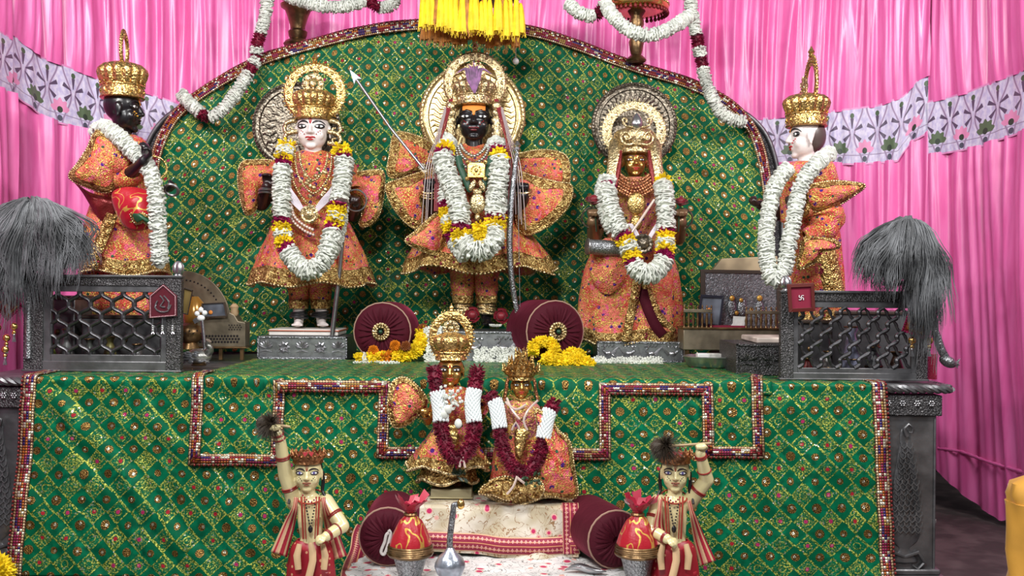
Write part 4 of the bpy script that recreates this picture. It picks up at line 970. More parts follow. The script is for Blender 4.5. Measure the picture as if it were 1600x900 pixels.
def obp(i, j):
    x = (i-.5)*1.06; ax = abs(x); zl = .16 if ax < .05 else (.34+.10*min(1, (ax-.05)/.3) if ax < .4 else .40); z = zl+(.70-zl)*j
    return Vector((x, fsurf(x, z, 1.24)-.050+.03*j, z)), (i, j)
m.grid(36, 10, obp); m.build('orange_brow_paint', ORANGE, s2, solid=.004)
crown(s2, hM, GOLDP, ring=(1.85, 1.5, 1.5, .72), ros=True, b0=.68, bt=1.2)
m = MB(hM)
for q in range(13): m.tube(catmull([(.05, -1.15, 1.1), ((q-6)*.045, -1.17, 1.7), ((q-6)*.07, -1.15, 2.2), ((q-6)*.13*(1+.3*(q%2)), -1.12, 2.62-abs(q-6)*.10-.15*(q%2))], n=5), [.05]*6+[.04]*6+[.03, .025, .02, .01], 5)
m.build('plume', VIOL, s2)
for sx in (-1, 1):
    m = MB(); 
    for q in range(7): m.ell(P(740+sx*(36-q*.3), 166+q*11, Y-.06), (.026, .015, .024), 10, 6)
    m.tube([P(740+sx*36, 158, Y-.03), P(740+sx*39, 200, Y-.05), P(740+sx*34, 240, Y-.06)], [.02, .035, .02], 10); m.build('gold_side_lock', GOLDP, s2)
m = MB()
for sx in (-1, 1):
    for q in range(3): string(m, [(740+sx*(33+q*2), 155, -.05), (740+sx*(44+q*3), 195, -.11), (740+sx*(52+q*3), 230, -.16), (740+sx*(56+q*2.5), 330, -.21)], Y, .0035)
m.build('red_cords', plain('red_cord', (.25, .02, .03), .5), s2)
m = MB()
for sx in (-1, 1):
    for q in range(4): string(m, [(740+sx*(42+q), 168, -.07), (740+sx*(53+q*2), 215, -.15), (740+sx*(63+q*3.5), 262, -.20), (740+sx*(66+q*4.5+(q%2)*2), 335+q*8, -.18)], Y, .0022)
m.build('silver_cords', plain('silver_cord', (.50, .42, .42), .4, .4), s2)
skirt('tunic', [(740, 226, 18), (740, 233, 30), (740, 246, 50), (740, 290, 54), (742, 325, 52)], Y, CORAL, s2, trim=0, amp=.02, yr=.6, seed=4)
skirt('skirt', [(742, 318, 52), (742, 335, 62), (743, 365, 84), (745, 395, 104), (747, 422, 117)], Y, CORAL, s2, nf=10, amp=.085, trim=.17, yr=.6, seed=5.2, wav=.02)
panel('overskirt_flap', [(690, 330), (700, 345), (690, 395), (660, 392), (633, 377), (648, 362), (672, 340)], Y-.20, s2, bulge=.03, trim=7, seed=2, tx=.4)
for x in (723, 760): limb('trouser_leg', [(x, 410, .02), (x, 445, .02), (x, 474, .02)], [22, 18, 14], Y, CORAL, s2, trim=3, seed=x)
m = MB()
for x in (723, 760):
    for q in range(4): bangle(m, P(x, 477+q*4, Y+.02), .037+.004*q, .007, (.12*(q % 2), 0, 1))
m.build('anklets', GOLDP, s2)
# flared, lace-edged sleeves: two leaves each side
panel('upper_sleeve', [(694, 238), (672, 222), (645, 210), (617, 208), (609, 240), (607, 275), (640, 277), (668, 268), (690, 258)], Y-.04, s2, bulge=.045, trim=14, seed=1, center=(652, 245), tx=.25)
panel('lower_sleeve', [(690, 262), (660, 268), (625, 280), (603, 290), (612, 320), (634, 348), (655, 359), (666, 345), (670, 310), (686, 285)], Y-.10, s2, bulge=.05, trim=15, seed=4, center=(645, 306), tx=.2, ty=-.1)
panel('upper_sleeve', [(800, 245), (820, 238), (850, 234), (880, 240), (890, 258), (886, 292), (850, 290), (818, 284), (796, 272)], Y-.04, s2, bulge=.045, trim=12, seed=7, center=(845, 263), tx=-.25)
panel('lower_sleeve', [(803, 268), (835, 276), (868, 284), (893, 290), (890, 318), (868, 345), (840, 362), (820, 366), (808, 350), (804, 310)], Y-.10, s2, bulge=.05, trim=15, seed=9, center=(842, 312), tx=-.2, ty=-.1)
m = MB()
for sx, cx in ((-1, 671), (1, 817)):
    for q in range(3): bangle(m, P(cx, 297+q*4, Y-.13+.01*q), .042, .006, (0, -.5, 1))
m.build('bangles', GOLDP, s2)
m = MB()
for q in range(4):
    r = 20+q*4; beadstring(m, [(740-r, 226+q*3, -.12), (740-r*.7, 236+q*9, -.17), (740, 244+q*11, -.19), (740+r*.7, 236+q*9, -.17), (740+r, 226+q*3, -.12)], Y, .009)
m.build('silver_bead_collar', plain('oxidised_silver', (.42, .40, .34), .3, .8, 60), s2)
m = MB(); a, b = P(730, 253, Y-.24), P(758, 278, Y-.24); m.box((a.x, a.y, b.z), (b.x, a.y+.02, a.z)); bo = m.build('square_pendant', GOLDS, s2, bevel=.004); m = MB(); c = P(744, 266, Y-.242); bangle(m, c, .022, .004, (0, 1, 0)); m.ell(c, (.010, .006, .010)); 
for dx in (-14, 14):
    for dy in (-13, 13): m.ell(P(744+dx, 266+dy, Y-.245), .011, 8, 6)
m.build('pendant_relief', GOLD, bo)
m = MB(); m.ell(P(746, 318, Y-.25), (.038, .016, .052), 18, 12); m.ell(P(746, 300, Y-.25), (.022, .014, .018)); m.ell(P(746, 340, Y-.25), (.016, .012, .018)); m.ell(P(738, 290, Y-.24), (.014, .008, .03), R=Matrix.Rotation(.4, 3, 'Y')); m.ell(P(753, 290, Y-.24), (.014, .008, .03), R=Matrix.Rotation(-.4, 3, 'Y'))
for j in range(5): m.ell(P(746, 350+j*5, Y-.25), .008, 8, 6)
m.build('long_pendant', GOLDP, s2)
m = MB()
for sx in (-1, 1): m.tube(catmull([P(742+sx*26, 244, Y-.19), P(742+sx*20, 268, Y-.215), P(744+sx*8, 300, Y-.225)], n=6), [.016]*12+[.008], 8, flat=.5)
m.build('green_neck_ribbon', plain('green_ribbon', (.01, .06, .03), .5, 0, 50, .4), s2)
disc('large pale gold halo disc behind the central black-faced statue', 738, 181, 84, 1.30, (DISCG, GOLDP, DISCG), 44)
def ex2(t, q):
    d = (q[0]-q[1]).normalized(); b = q[0]; m = MB(); n = d.cross(Vector((0, 1, 0))).normalized(); A = [b-d*.0, b+d*.012+n*.034, b+d*.10, b+d*.012-n*.034]; A = [b+d*.035, b+n*.036-d*.012, b+d*.105, b-n*.036-d*.012]
    m.prism([b-d*.0-n*.004, b-d*.016-n*.024, b+d*.062, b-d*.016+n*.024, b-d*.0+n*.004], (0, 1, 0), .012); m.build('spear_head', plain('bright_steel', (.36, .42, .47), .3, .8), t, smooth=False, bevel=.002)
    e = q[-1]; m = MB(); m.prism([e-d*.02+n*.008, e+d*.02+n*.018, e+d*.035, e+d*.02-n*.018, e-d*.02-n*.008], (0, 1, 0), .01); m.build('fletching', OLDS, t, smooth=False)
rodthing('arrow', 'long steel arrow slanting up and left from the central statue', 'arrow', [(557, 124, -.24), (610, 200, -.25), (662, 264, -.26)], Y, [.007, .007, .007], SILVB, ex2)
def ex3(t, q):
    m = MB(); rope_pts = q
    for q_ in range(2): m.tube([p+Vector((.009*math.cos(i*.9+q_*PI), .009*math.sin(i*.9+q_*PI), 0)) for i, p in enumerate(catmull(q, step=.012))], .005, 6)
    m.build('spiral_band', SILVB, t)
t = thing('silver_bow', 'tall spiral-banded silver bow held upright by the central black-faced statue', 'bow', P(802, 505, Y-.2))
bp = catmull([P(808, 232, Y-.20), P(805, 262, Y-.21), P(799, 320, Y-.22), P(796, 380, Y-.23), P(800, 440, Y-.22), P(808, 486, Y-.2), P(812, 508, Y-.20)], n=8)
MB().tube(bp, [.008+.007*math.sin(PI*i/(len(bp)-1)) for i in range(len(bp))], 12).build('bow_limb', SILV, t); ex3(t, bp)
m = MB(); m.tube([P(808, 232, Y-.19), P(813, 508, Y-.19)], .0018, 5); m.build('bowstring', plain('thin_wire', (.2, .2, .2), .4, .8), t)
m = MB(); m.lathe([(.004, 0), (.016, .006), (.012, .018), (.02, .028), (.004, .05)], P(808, 236, Y-.20), 14); m.build('bow_tip', SILVB, t)
# ------------------------------------------------------------ gold-faced statue
plinth('embossed silver plinth with scrolling leaf relief under the gold-faced statue', 933, 533, 1068, .96, .28, SILV, 4, 2)
Zc = P(933, 533, .96).z+.001; Y = 1.12; fy = zpy(Zc, Y)
s3 = thing('deity_statue', 'gold-faced crowned statue in a full orange brocade skirt holding roses', 'statue', (P(990, 520, Y).x, Y, Zc))
hM = bodybuild(s3, Y, (992, 254, 0, 23.5, 0), [(992, 308, .02, 25), (991, 350, .02, 26), (990, 395, .02, 34)],
    [([(955, 305, .02, 13), (928, 372, .0, 11), (926, 346, -.12, 9)], (0, -.3, 1), (.1, -1, .1), 32, .95, 1), ([(1028, 305, .02, 13), (1060, 372, .0, 11), (1064, 346, -.12, 9)], (0, -.3, 1), (-.1, -1, .1), 32, .95, -1)],
    [([(985, 400, .02, 26), (985, 500, .03, 24)], None, 0)], GOLDSK, plain('brown_gilt_hands', (.22, .13, .07), .3, .4, 40), .0042, wide=1.22)
face_marks(s3, hM, white=WHITE, brow=plain('brown_line', (.12, .04, .02), .4), dots=None, big=.8, wide=1.22, tilak=None, bindi=RED, lips=RED)
c_ = crown(s3, hM, GOLDP, bt=1.0, top=2.3, r=1.28, b0=.55, ring=(2.15, 2.15, 2.05, .70), n_fl=10, ros=False, fin=False, y=.2, ringy=.55)
m = MB(hM)
for sx in (-1, 1):
    m.tube(catmull([(sx*.15, -1.1, 1.1), (sx*.75, -1.12, 1.05), (sx*1.05, -1.05, 1.45), (sx*.75, -1.12, 1.85), (sx*.42, -1.2, 1.5), (sx*.7, -1.22, 1.35), (sx*.8, -1.2, 1.55)], n=5), .10, 8); m.ell((sx*.72, -1.15, 1.5), (.2, .12, .2), 10, 8)
    m.tube(catmull([(sx*.3, -1.0, 2.2), (sx*.75, -.95, 2.3), (sx*.95, -.9, 2.7), (sx*.7, -.95, 2.75), (sx*.7, -.98, 2.5)], n=4), .08, 8)
m.build('scroll_relief', GOLDP, c_)
MB(hM).lathe([(.05,2.0),(.42,2.2),(.48,2.45),(.30,2.85),(.05,3.15)], (0, -.75, 0), 20).build('jewel_drop', SILVB, c_)
for sx in (-1, 1):
    m = MB()
    m.tube(catmull([P(992+sx*28, 218, Y+.0), P(992+sx*32, 250, Y-.07), P(992+sx*40, 288, Y-.11)], n=6), [.03, .034, .036, .038, .038, .036, .034, .032, .03, .028, .026, .024, .02], 10, flat=.5); o = m.build('gold_veil_strip', GOLDP, s3)
    m = MB(); m.tube([P(992+sx*22, 236, Y-.06), P(992+sx*25, 262, Y-.10), P(992+sx*30, 290, Y-.12)], [.008, .012, .010], 8); m.build('red_lining', MASK, o)
m = MB()
for q in range(6): beadstring(m, [(992-23-q*2.2, 272+q*4, -.10), (992-12, 280+q*5, -.155), (992, 283+q*5.4, -.165), (992+12, 280+q*5, -.155), (992+23+q*2.2, 272+q*4, -.10)], Y, .0085)
m.build('broad_collar', COPPER, s3)
skirt('blouse', [(992, 278, 22), (992, 290, 38), (991, 320, 42), (990, 360, 40), (990, 400, 44)], Y, coral('pink_gold_brocade', (.62, .16, .16), (.70, .25, .18)), s3, trim=0, amp=.02, yr=.6, seed=8)
m = MB(); m.ell(P(994, 318, Y-.18), (.045, .02, .055), 16, 10); m.ell(P(994, 348, Y-.18), (.03, .02, .04), 16, 10); m.build('chest_pendant', GOLD, s3)
sk = skirt('skirt', [(988, 378, 44), (986, 400, 64), (985, 440, 76), (985, 490, 82), (985, 534, 83)], Y, CORAL, s3, nf=9, amp=.05, trim=.085, yr=.58, seed=3.3, wav=.015)
def frontY(px, py): 
    hw = lerp_table([(378, 44), (400, 64), (440, 76), (490, 82), (534, 83)], py); u = min(.98, abs(px-985)/hw); return Y - hw*kk*.58*math.sqrt(1-u*u)*1.06 - .012
for pts in ([(1000, 418), (994, 450), (986, 490), (977, 534)], [(1003, 418), (1012, 455), (1030, 495), (1052, 520)]):
    q = catmull([P(a, b, frontY(a, b)) for a, b in pts], n=8); ribbon('lace_opening', q, .042, (0, -1, 0), LACE, sk, .006)
q = catmull([P(a, b, frontY(a, b)+.004) for a, b in [(1001, 425), (1006, 465), (1022, 505), (1036, 524)]], n=8); ribbon('maroon_lining', q, .05, (0, -1, 0), VELV, sk, .006)
panel('waist_drape', [(946, 372), (975, 382), (984, 400), (975, 440), (950, 460), (925, 440), (922, 400)], Y-.16, s3, bulge=.05, trim=0, seed=5, tx=-.2)
m = MB()
for x in (930, 1061):
    for q in range(3): bangle(m, P(x, 346+q*4, Y-.10+.008*q), .034, .006, (0, .3, 1))
bangle(m, P(925, 340, Y-.12), .05, .005, (0, 1, .3)); bangle(m, P(1066, 342, Y-.12), .05, .005, (0, 1, .3)); m.build('bangles', OLDS, s3)
c = P(1005, 381, Y-.235); MB().lathe([(.001, .006), (.042, .004), (.048, 0), (.040, -.006), (.030, -.002), (.022, -.012), (.001, -.018)], c, 28, Matrix.Rotation(-PI/2, 3, 'X'), fn=lambda th, j: 1+.04*math.cos(th*14)).build('brooch', OLDS, s3)
m = MB()
for sx in (-1, 1):
    for q in range(6): string(m, [(1004+sx*22+q, 350, -.19), (1004+sx*14+q, 362, -.215), (1004+sx*5+q*.8, 378, -.22)], Y, .0042)
m.build('white_thread_necklace', plain('white_thread_dull', (.62, .56, .62), .5), s3)
disc('round silver and gilt halo disc behind the gold-faced statue', 991, 196, 68, 1.30, (OLDS, OLDS, OLDS), 40)
rose('dark red rose in the hand beside the silver drum of the gold-faced statue', 928, 311, Y-.15, 15, up=(0, -.5, 1), stem=[(930, 335), (932, 362)])
rose('dark red rose in the hand of the gold-faced statue nearest the picture frames', 1064, 314, Y-.15, 13, up=(0, -.5, 1), stem=[(1061, 335), (1060, 362)])
t = thing('silver_drum', 'small horizontal embossed silver drum hanging at the gold-faced statue waist', 'drum', P(945, 386, Y-.20)-Vector((0, 0, .04)))
a, b = P(916, 385, Y-.24), P(971, 389, Y-.20); d = (b-a).normalized(); m = MB(); m.tube([a+(b-a)*f for f in (0, .02, .06, .3, .5, .7, .94, .98, 1)], [.03, .038, .036, .036, .038, .036, .036, .038, .03], 24); m.build('drum_body', SILV, t)
m = MB()
for f in (.04, .96): bangle(m, a+(b-a)*f, .038, .004, d)
m.build('drum_rims', SILVB, t)
t = rodthing('thin_wand', 'thin gilt wand slanting across the chest of the gold-faced statue', 'wand', [(1022, 312, -.21), (1000, 345, -.235), (978, 376, -.235)], Y, [.006, .007, .006], PEARL, None)
# garlands on the three
garland('white jasmine garland with yellow and magenta bands on the white-faced crowned statue', [(447, 228, -.10), (441, 262, -.17), (440, 310, -.22), (442, 370, -.27), (462, 410, -.33), (485, 424, -.35), (508, 402, -.33), (520, 360, -.27), (532, 300, -.21), (537, 255, -.15), (532, 232, -.10)], 1.12, 14.5,
    [('y', 9), ('w', 12), ('y', 7), ('g', 9), ('w', 78), ('g', 9), ('y', 12), ('w', 10), ('y', 10), ('g', 11), ('w', 68), ('w', 50), ('g', 9), ('y', 9), ('w', 7), ('y', 10), ('g', 7), ('w', 70), ('g', 7), ('y', 13)])
garland('second slim white garland at the outer side of the silver rod hand', [(545, 252, -.12), (538, 300, -.17), (532, 360, -.24), (520, 395, -.30), (505, 416, -.325)], 1.16, 9, [('w', 1)])
garland('thick white garland with yellow and magenta bands on the central black-faced statue', [(700, 222, -.10), (692, 250, -.19), (706, 290, -.23), (718, 330, -.27), (722, 372, -.31), (742, 392, -.36), (768, 380, -.34), (772, 350, -.28), (776, 300, -.23), (780, 255, -.19), (776, 224, -.10)], 1.15, 16,
    [('w', 12), ('y', 10), ('g', 8), ('w', 100), ('g', 9), ('y', 14), ('w', 40), ('w', 30), ('y', 12), ('g', 8), ('w', 80), ('y', 9), ('g', 8), ('w', 14)])
garland('outer white garland of the central statue on the arrow side', [(690, 255, -.14), (692, 300, -.19), (702, 345, -.27), (712, 380, -.31), (728, 400, -.345)], 1.18, 13, [('w', 58), ('g', 10), ('y', 13), ('w', 9), ('y', 13), ('g', 10), ('w', 28)])
garland('outer white garland of the central statue on the bow side', [(787, 250, -.14), (786, 300, -.19), (779, 345, -.26), (768, 378, -.30), (754, 400, -.345)], 1.18, 12, [('w', 70), ('g', 7), ('y', 13), ('w', 10), ('y', 14), ('g', 8), ('w', 12)])
def pom(mb, c, r, n=120):
    for i in range(n):
        z = 1-2*(i+.5)/n; a = i*2.39996; q = math.sqrt(1-z*z); d = Vector((q*math.cos(a), q*math.sin(a), z)); mb.spike(Vector(c)+d*r*.3, Vector(c)+d*r*ru(.85, 1.08), r*.16, 4)
m = MB(); m.tube([P(749, 352, .80), P(750, 372, .79)], [.02, .03], 8); buds(m, [P(749, 352, .80), P(750, 362, .79), P(750, 380, .79)], .036, .008, 18, .006, .4); m.build('marigold_tassel', YPET, tag=('yellow marigold tassel hanging in the middle of the central garland', 'flower tassel'))
garland('white garland with yellow and magenta bands around the gold-faced statue neck', [(952, 282, -.09), (950, 310, -.17), (963, 350, -.22), (982, 385, -.27), (993, 418, -.32), (1014, 430, -.34), (1036, 410, -.31), (1040, 370, -.23), (1040, 320, -.18), (1034, 280, -.10)], 1.12, 15,
    [('w', 10), ('g', 8), ('w', 74), ('g', 8), ('y', 10), ('w', 12), ('y', 10), ('g', 8), ('w', 60), ('g', 10), ('y', 9), ('w', 9), ('y', 12), ('g', 7), ('w', 70), ('y', 9)])
garland('slim white outer garland at the shoulder of the gold-faced statue by the drum', [(943, 278, -.07), (938, 300, -.13), (944, 335, -.18), (955, 362, -.21)], 1.12, 9, [('w', 1)])
# ------------------------------------------------------------ profile statue, black face
Y = .62
t = plinth('plain dark plinth behind the lattice under the black-faced profile statue', 150, 545, 245, Y-.14, .28, DARKP, 3, 1)
Zc = P(150, 545, Y-.14).z+.001
s4 = thing('deity_statue', 'black-faced profile statue in a tall gold crown behind the lattice screen', 'statue', (P(195, 500, Y).x, Y, Zc))
hM = bodybuild(s4, Y, (193, 173, 0, 36, 97), [(188, 235, .01, 30), (190, 310, .02, 28), (188, 380, .02, 34), (186, 500, .02, 32)],
    [([(178, 235, -.09, 14), (196, 280, -.18, 12), (224, 252, -.30, 8)], (.55, -.1, .8), (-.6, -.6, .3), 36, .7, -1), ([(200, 235, .10, 14), (220, 300, .12, 12), (250, 298, .10, 8)], (1, -.1, .05), (0, -.1, 1), 34, .7, 1)], [], BLACKSK, BLACKSK, .0045, wide=1.18)
face_marks(s4, hM, wide=1.18, dots=plain('yellow_paint', (.6, .3, .02), .5), lips=plain('near_black_lips', (.02, .006, .008), .25), big=.95, tilak=ORANGE)
crown(s4, hM, GOLD, ring=(2.62, .70, .85, .62), ros=False, r=.97, fin=False, ringy=.0, top=2.05)
m = MB(hM); m.tube(catmull([(.72, .05, .25), (.80, .25, .1), (.82, .15, -.25), (.78, -.02, -.4), (.80, .02, .0)], n=5), .05, 8); m.ell((.76, .02, -.5), (.07, .09, .2)); m.build('ear_ornament', plain('grey_earring', (.16, .13, .13), .35, .6, 60), s4)
skirt('tunic', [(192, 212, 20), (188, 224, 40), (190, 260, 44), (192, 300, 42), (190, 340, 44)], Y, CORAL, s4, trim=0, amp=.05, yr=.85, seed=3)
skirt('skirt', [(190, 318, 42), (190, 340, 50), (190, 380, 56), (190, 430, 64), (190, 500, 66)], Y, CORAL, s4, nf=8, amp=.09, trim=.0, yr=.85, seed=1.1)
skirt('overskirt', [(190, 322, 46), (192, 345, 55), (194, 380, 60), (196, 426, 64)], Y-.02, CORAL, s4, nf=8, amp=.06, trim=.16, yr=.9, seed=2.1)
q = catmull([P(a, b, Y-c) for a, b, c in [(176, 335, .20), (165, 360, .21), (152, 392, .22), (143, 420, .22)]], n=6); ribbon('lace_front', q, .05, (0, -1, 0), LACE, s4, .006)
panel('cape', [(150, 204), (172, 208), (192, 226), (214, 246), (206, 262), (188, 278), (170, 300), (140, 294), (108, 277), (122, 254), (136, 232)], Y-.22, s4, bulge=.06, trim=9, seed=3, center=(160, 256), tx=.3)
panel('cape_lining', [(112, 280), (140, 300), (176, 310), (186, 320), (165, 345), (150, 335), (128, 300)], Y-.17, s4, mat=MASK, bulge=.03, trim=0, seed=3)
limb('sleeve', [(180, 238, -.10), (190, 278, -.18), (212, 272, -.20), (228, 260, -.20)], [17, 17, 14, 12], Y, CORAL, s4, trim=4, seed=2, trimat=GOLD)
panel('red_pouch', [(175, 302), (200, 292), (232, 300), (240, 330), (245, 348), (225, 360), (200, 358), (182, 335)], Y-.24, s4, mat=REDC, bulge=.05, trim=0, seed=3)
panel('green_pouch_edge', [(203, 330), (222, 332), (244, 350), (232, 352), (224, 346), (212, 350)], Y-.275, s4, mat=plain('dark_green_silk', (.01, .07, .03), .4), bulge=.02, trim=3, seed=4)
m = MB(); bangle(m, P(228, 256, Y-.185), .03, .006, (1, -.1, .35)); bangle(m, P(240, 262, Y-.18), .055, .004, (.4, -1, .4)); m.build('bangles', GOLD, s4)
garland('white flower garland over the black-faced profile statue shoulder', [(152, 206, -.10), (165, 200, -.20), (190, 218, -.24), (213, 243, -.26), (235, 268, -.27), (244, 310, -.28), (247, 360, -.27), (250, 405, -.26), (249, 414, -.25)], Y, 13, [('w', 1)])
t = thing('looped_bracelet', 'dark looped bracelet handle beside the outstretched far hand', 'bracelet', P(268, 303, Y+.1)); m = MB(); bangle(m, P(268, 297, Y+.07), .030, .007, (0, 1, .8)); m.build('loop', DARKP, t)
# ------------------------------------------------------------ profile statue, white face
Y = .50
t = plinth('dark embossed silver plinth under the white-faced profile statue', 1150, 537, 1222, .26, .34, DARKS, 2, 1)
zs = P(1150, 537, .26).z+.001
t = thing('marble_slab', 'white marble slab with brown stains beneath the white-faced profile statue', 'slab', (P(1200, 530, .4).x, .44, zs)); MB().box((P(1182, 530, .29).x, .285, zs), (P(1240, 530, .29).x+.08, .58, zs+.024)).build('slab', plain('stained_marble', (.62, .52, .46), .4, var=.35, nscale=20), t, bevel=.006)
Zc = zs+.025
s5 = thing('deity_statue', 'white-faced profile statue in a tall pierced gold crown beside the pink curtain', 'statue', (P(1255, 500, Y).x, Y, Zc))
hM = bodybuild(s5, Y, (1258, 216, 0, 34, -90), [(1262, 275, .01, 28), (1262, 350, .02, 26), (1265, 400, .02, 32), (1265, 480, .02, 30)],
    [([(1272, 272, -.09, 13), (1275, 330, -.14, 11), (1243, 322, -.17, 8)], (-.8, -.6, .15), (.2, -.3, 1), 30, .9, 1), ([(1240, 275, .10, 13), (1215, 335, .10, 11), (1188, 320, .08, 8)], (-1, -.2, .1), (0, -.3, 1), 30, .9, -1)], [([(1265, 480, .02, 22), (1235, 515, 0, 12)], None, 0)], WHITESK, DARKSK, .0045, wide=1.12)
face_marks(s5, hM, wide=1.12, dots=RED, lips=RED, big=.95, tilak=ORANGE)
crown(s5, hM, GOLD, ring=(2.5, 1.05, 1.25, .66), ros=True, fin=True, top=2.0, r=.98, ringy=.25)
m = MB(hM); m.ell((-.70, .2, .05), (.06, .3, .42)); m.ell((0, .28, .1), (.70, .66, .80), 20, 14); m.tube(catmull([(-.78, .0, .3), (-.85, .2, .1), (-.85, .1, -.3), (-.8, -.05, -.4)], n=5), .05, 8); m.build('dark_hair', plain('grey_brown_hair', (.09, .06, .055), .4, 0, 40), s5)
skirt('tunic', [(1256, 254, 18), (1262, 264, 38), (1262, 300, 42), (1262, 345, 40)], Y, CORAL, s5, trim=0, amp=.05, yr=.85, seed=3.7)
skirt('skirt', [(1264, 335, 38), (1268, 360, 42), (1270, 400, 44), (1271, 450, 46), (1271, 500, 46)], Y, CORAL, s5, nf=8, amp=.10, trim=.06, yr=.85, seed=5.1)
limb('sleeve', [(1275, 268, -.08), (1278, 310, -.14), (1262, 325, -.17), (1252, 324, -.18)], [16, 15, 13, 12], Y, CORAL, s5, trim=4, seed=6)
panel('cape', [(1253, 300), (1262, 290), (1285, 285), (1300, 283), (1325, 284), (1352, 290), (1330, 308), (1308, 322), (1285, 330), (1262, 326)], Y-.20, s5, bulge=.05, trim=8, seed=6, center=(1292, 305))
panel('cape_shoulder', [(1262, 262), (1280, 246), (1300, 252), (1308, 270), (1308, 290), (1275, 296), (1258, 290)], Y-.16, s5, bulge=.05, trim=0, seed=8)
limb('sash_drape', [(1285, 325, -.14), (1292, 345, -.16), (1280, 362, -.18), (1258, 372, -.18)], [24, 24, 18, 12], Y, CORAL, s5, seed=9, wr=.2)
panel('hanging_sash', [(1256, 372), (1285, 368), (1312, 380), (1308, 388), (1288, 392), (1280, 405), (1262, 416), (1246, 420), (1250, 395)], Y-.21, s5, bulge=.03, trim=6, seed=9, center=(1270, 390))
m = MB(); m.tube(catmull([P(1280, 360, Y-.10), P(1290, 395, Y-.20), P(1298, 430, Y-.2), P(1304, 456, Y-.19)], n=6), [.03, .035, .04, .045, .045, .045]+[.045]*13, 12, flat=.5); m.build('gold_border_fold', LACE, s5)
m = MB(); bangle(m, P(1248, 323, Y-.165), .032, .006, (1, .6, -.1)); m.build('bangles', SILVB, s5)
garland('looped white flower garland hanging on the white-faced profile statue', [(1296, 240, -.06), (1280, 252, -.22), (1262, 272, -.25), (1248, 300, -.25), (1240, 345, -.27), (1232, 385, -.28), (1226, 420, -.29), (1210, 440, -.30), (1200, 415, -.28), (1197, 370, -.24), (1203, 320, -.18), (1214, 285, -.15), (1232, 262, -.12)], Y, 12.5, [('w', 1)])
# ============================================================ BENCH, PLATFORM, SMALL IDOLS
bx0, bx1 = P(556, 880, -.4).x, P(1000, 880, -.4).x
t = thing('low_platform', 'low platform board under the white floral sheet', 'platform', ((bx0+bx1)/2, -.45, 0)); MB().box((bx0, -1.0, 0), (bx1, -.09, LOW-.008)).build('platform_board', WOOD, t, bevel=.01)
m = MB(); m.grid(160, 120, lambda i, j: (Vector((bx0-.015+(bx1-bx0+.03)*i, -1.0+.90*j, LOW+.004+.006*mn.noise(Vector((i*9, j*8, 3)))+.004*mn.noise(Vector((i*23, j*20, 3))))), ((bx1-bx0)*i, .9*j)))
fs = m.build('floor_sheet', FLORW, solid=.004, auto=180, tag=('white sheet printed with twigs and red buds spread under the cushions', 'sheet'))
q = catmull([P(574, 826, -.13), P(566, 850, -.24), P(558, 878, -.38), P(552, 910, -.6)], n=10); ribbon('maroon_border', q, lambda f: .085+.01*math.sin(f*9), (.2, -1, .3), MBORD, fs, .008)
BZ = .372
t = thing('low_bench', 'low wooden bench under the ivory floral brocade cover', 'bench', (P(779, 860, -.2).x, -.2, LOW+.012)); X0, X1 = P(656, 790, -.3).x, P(902, 790, -.3).x
MB().box((X0+.01, -.29, BZ-.03), (X1-.01, -.03, BZ-.004)).build('seat_board', WOOD, t, bevel=.004)
for xx in (X0+.02, X1-.05):
    for yy in (-.28, -.07): MB().box((xx, yy, LOW+.012), (xx+.03, yy+.03, BZ-.03)).build('leg', WOOD, t)
m = MB()
def bcov(i, j, off=0):
    Lh = .168; L = .26+Lh; s = j*L; x = X0+(X1-X0)*i; w_ = .006*mn.noise(Vector((i*6, j*5, 1)))+.010*mn.noise(Vector((i*2.5, j*2, 6)))
    if s < .26: return Vector((x, -.04-s, BZ+.002+abs(w_)*.5+off))
    a = s-.26; return Vector((x+.01*a/Lh*(i-.5), -.302-.03*a/Lh-w_*2-off+.0, BZ-a+.012*a/Lh*math.sin(i*5+1)))
m.grid(120, 90, lambda i, j: (bcov(i, j), ((X1-X0)*i, .43*j))); bc = m.build('bench_cover', FLORAL, solid=.005, auto=180, tag=('ivory floral brocade cover with a maroon border under the small idols', 'cover'))
ribbon('maroon_border', [bcov(.955, v, .006) for v in np.linspace(.56, .97, 30)], .060, (0, -1, .1), MBORD, bc, .004)
ribbon('maroon_border', [bcov(u, .90, .007) for u in np.linspace(0, 1, 60)], .062, (0, -1, .05), MBORD, bc, .004)
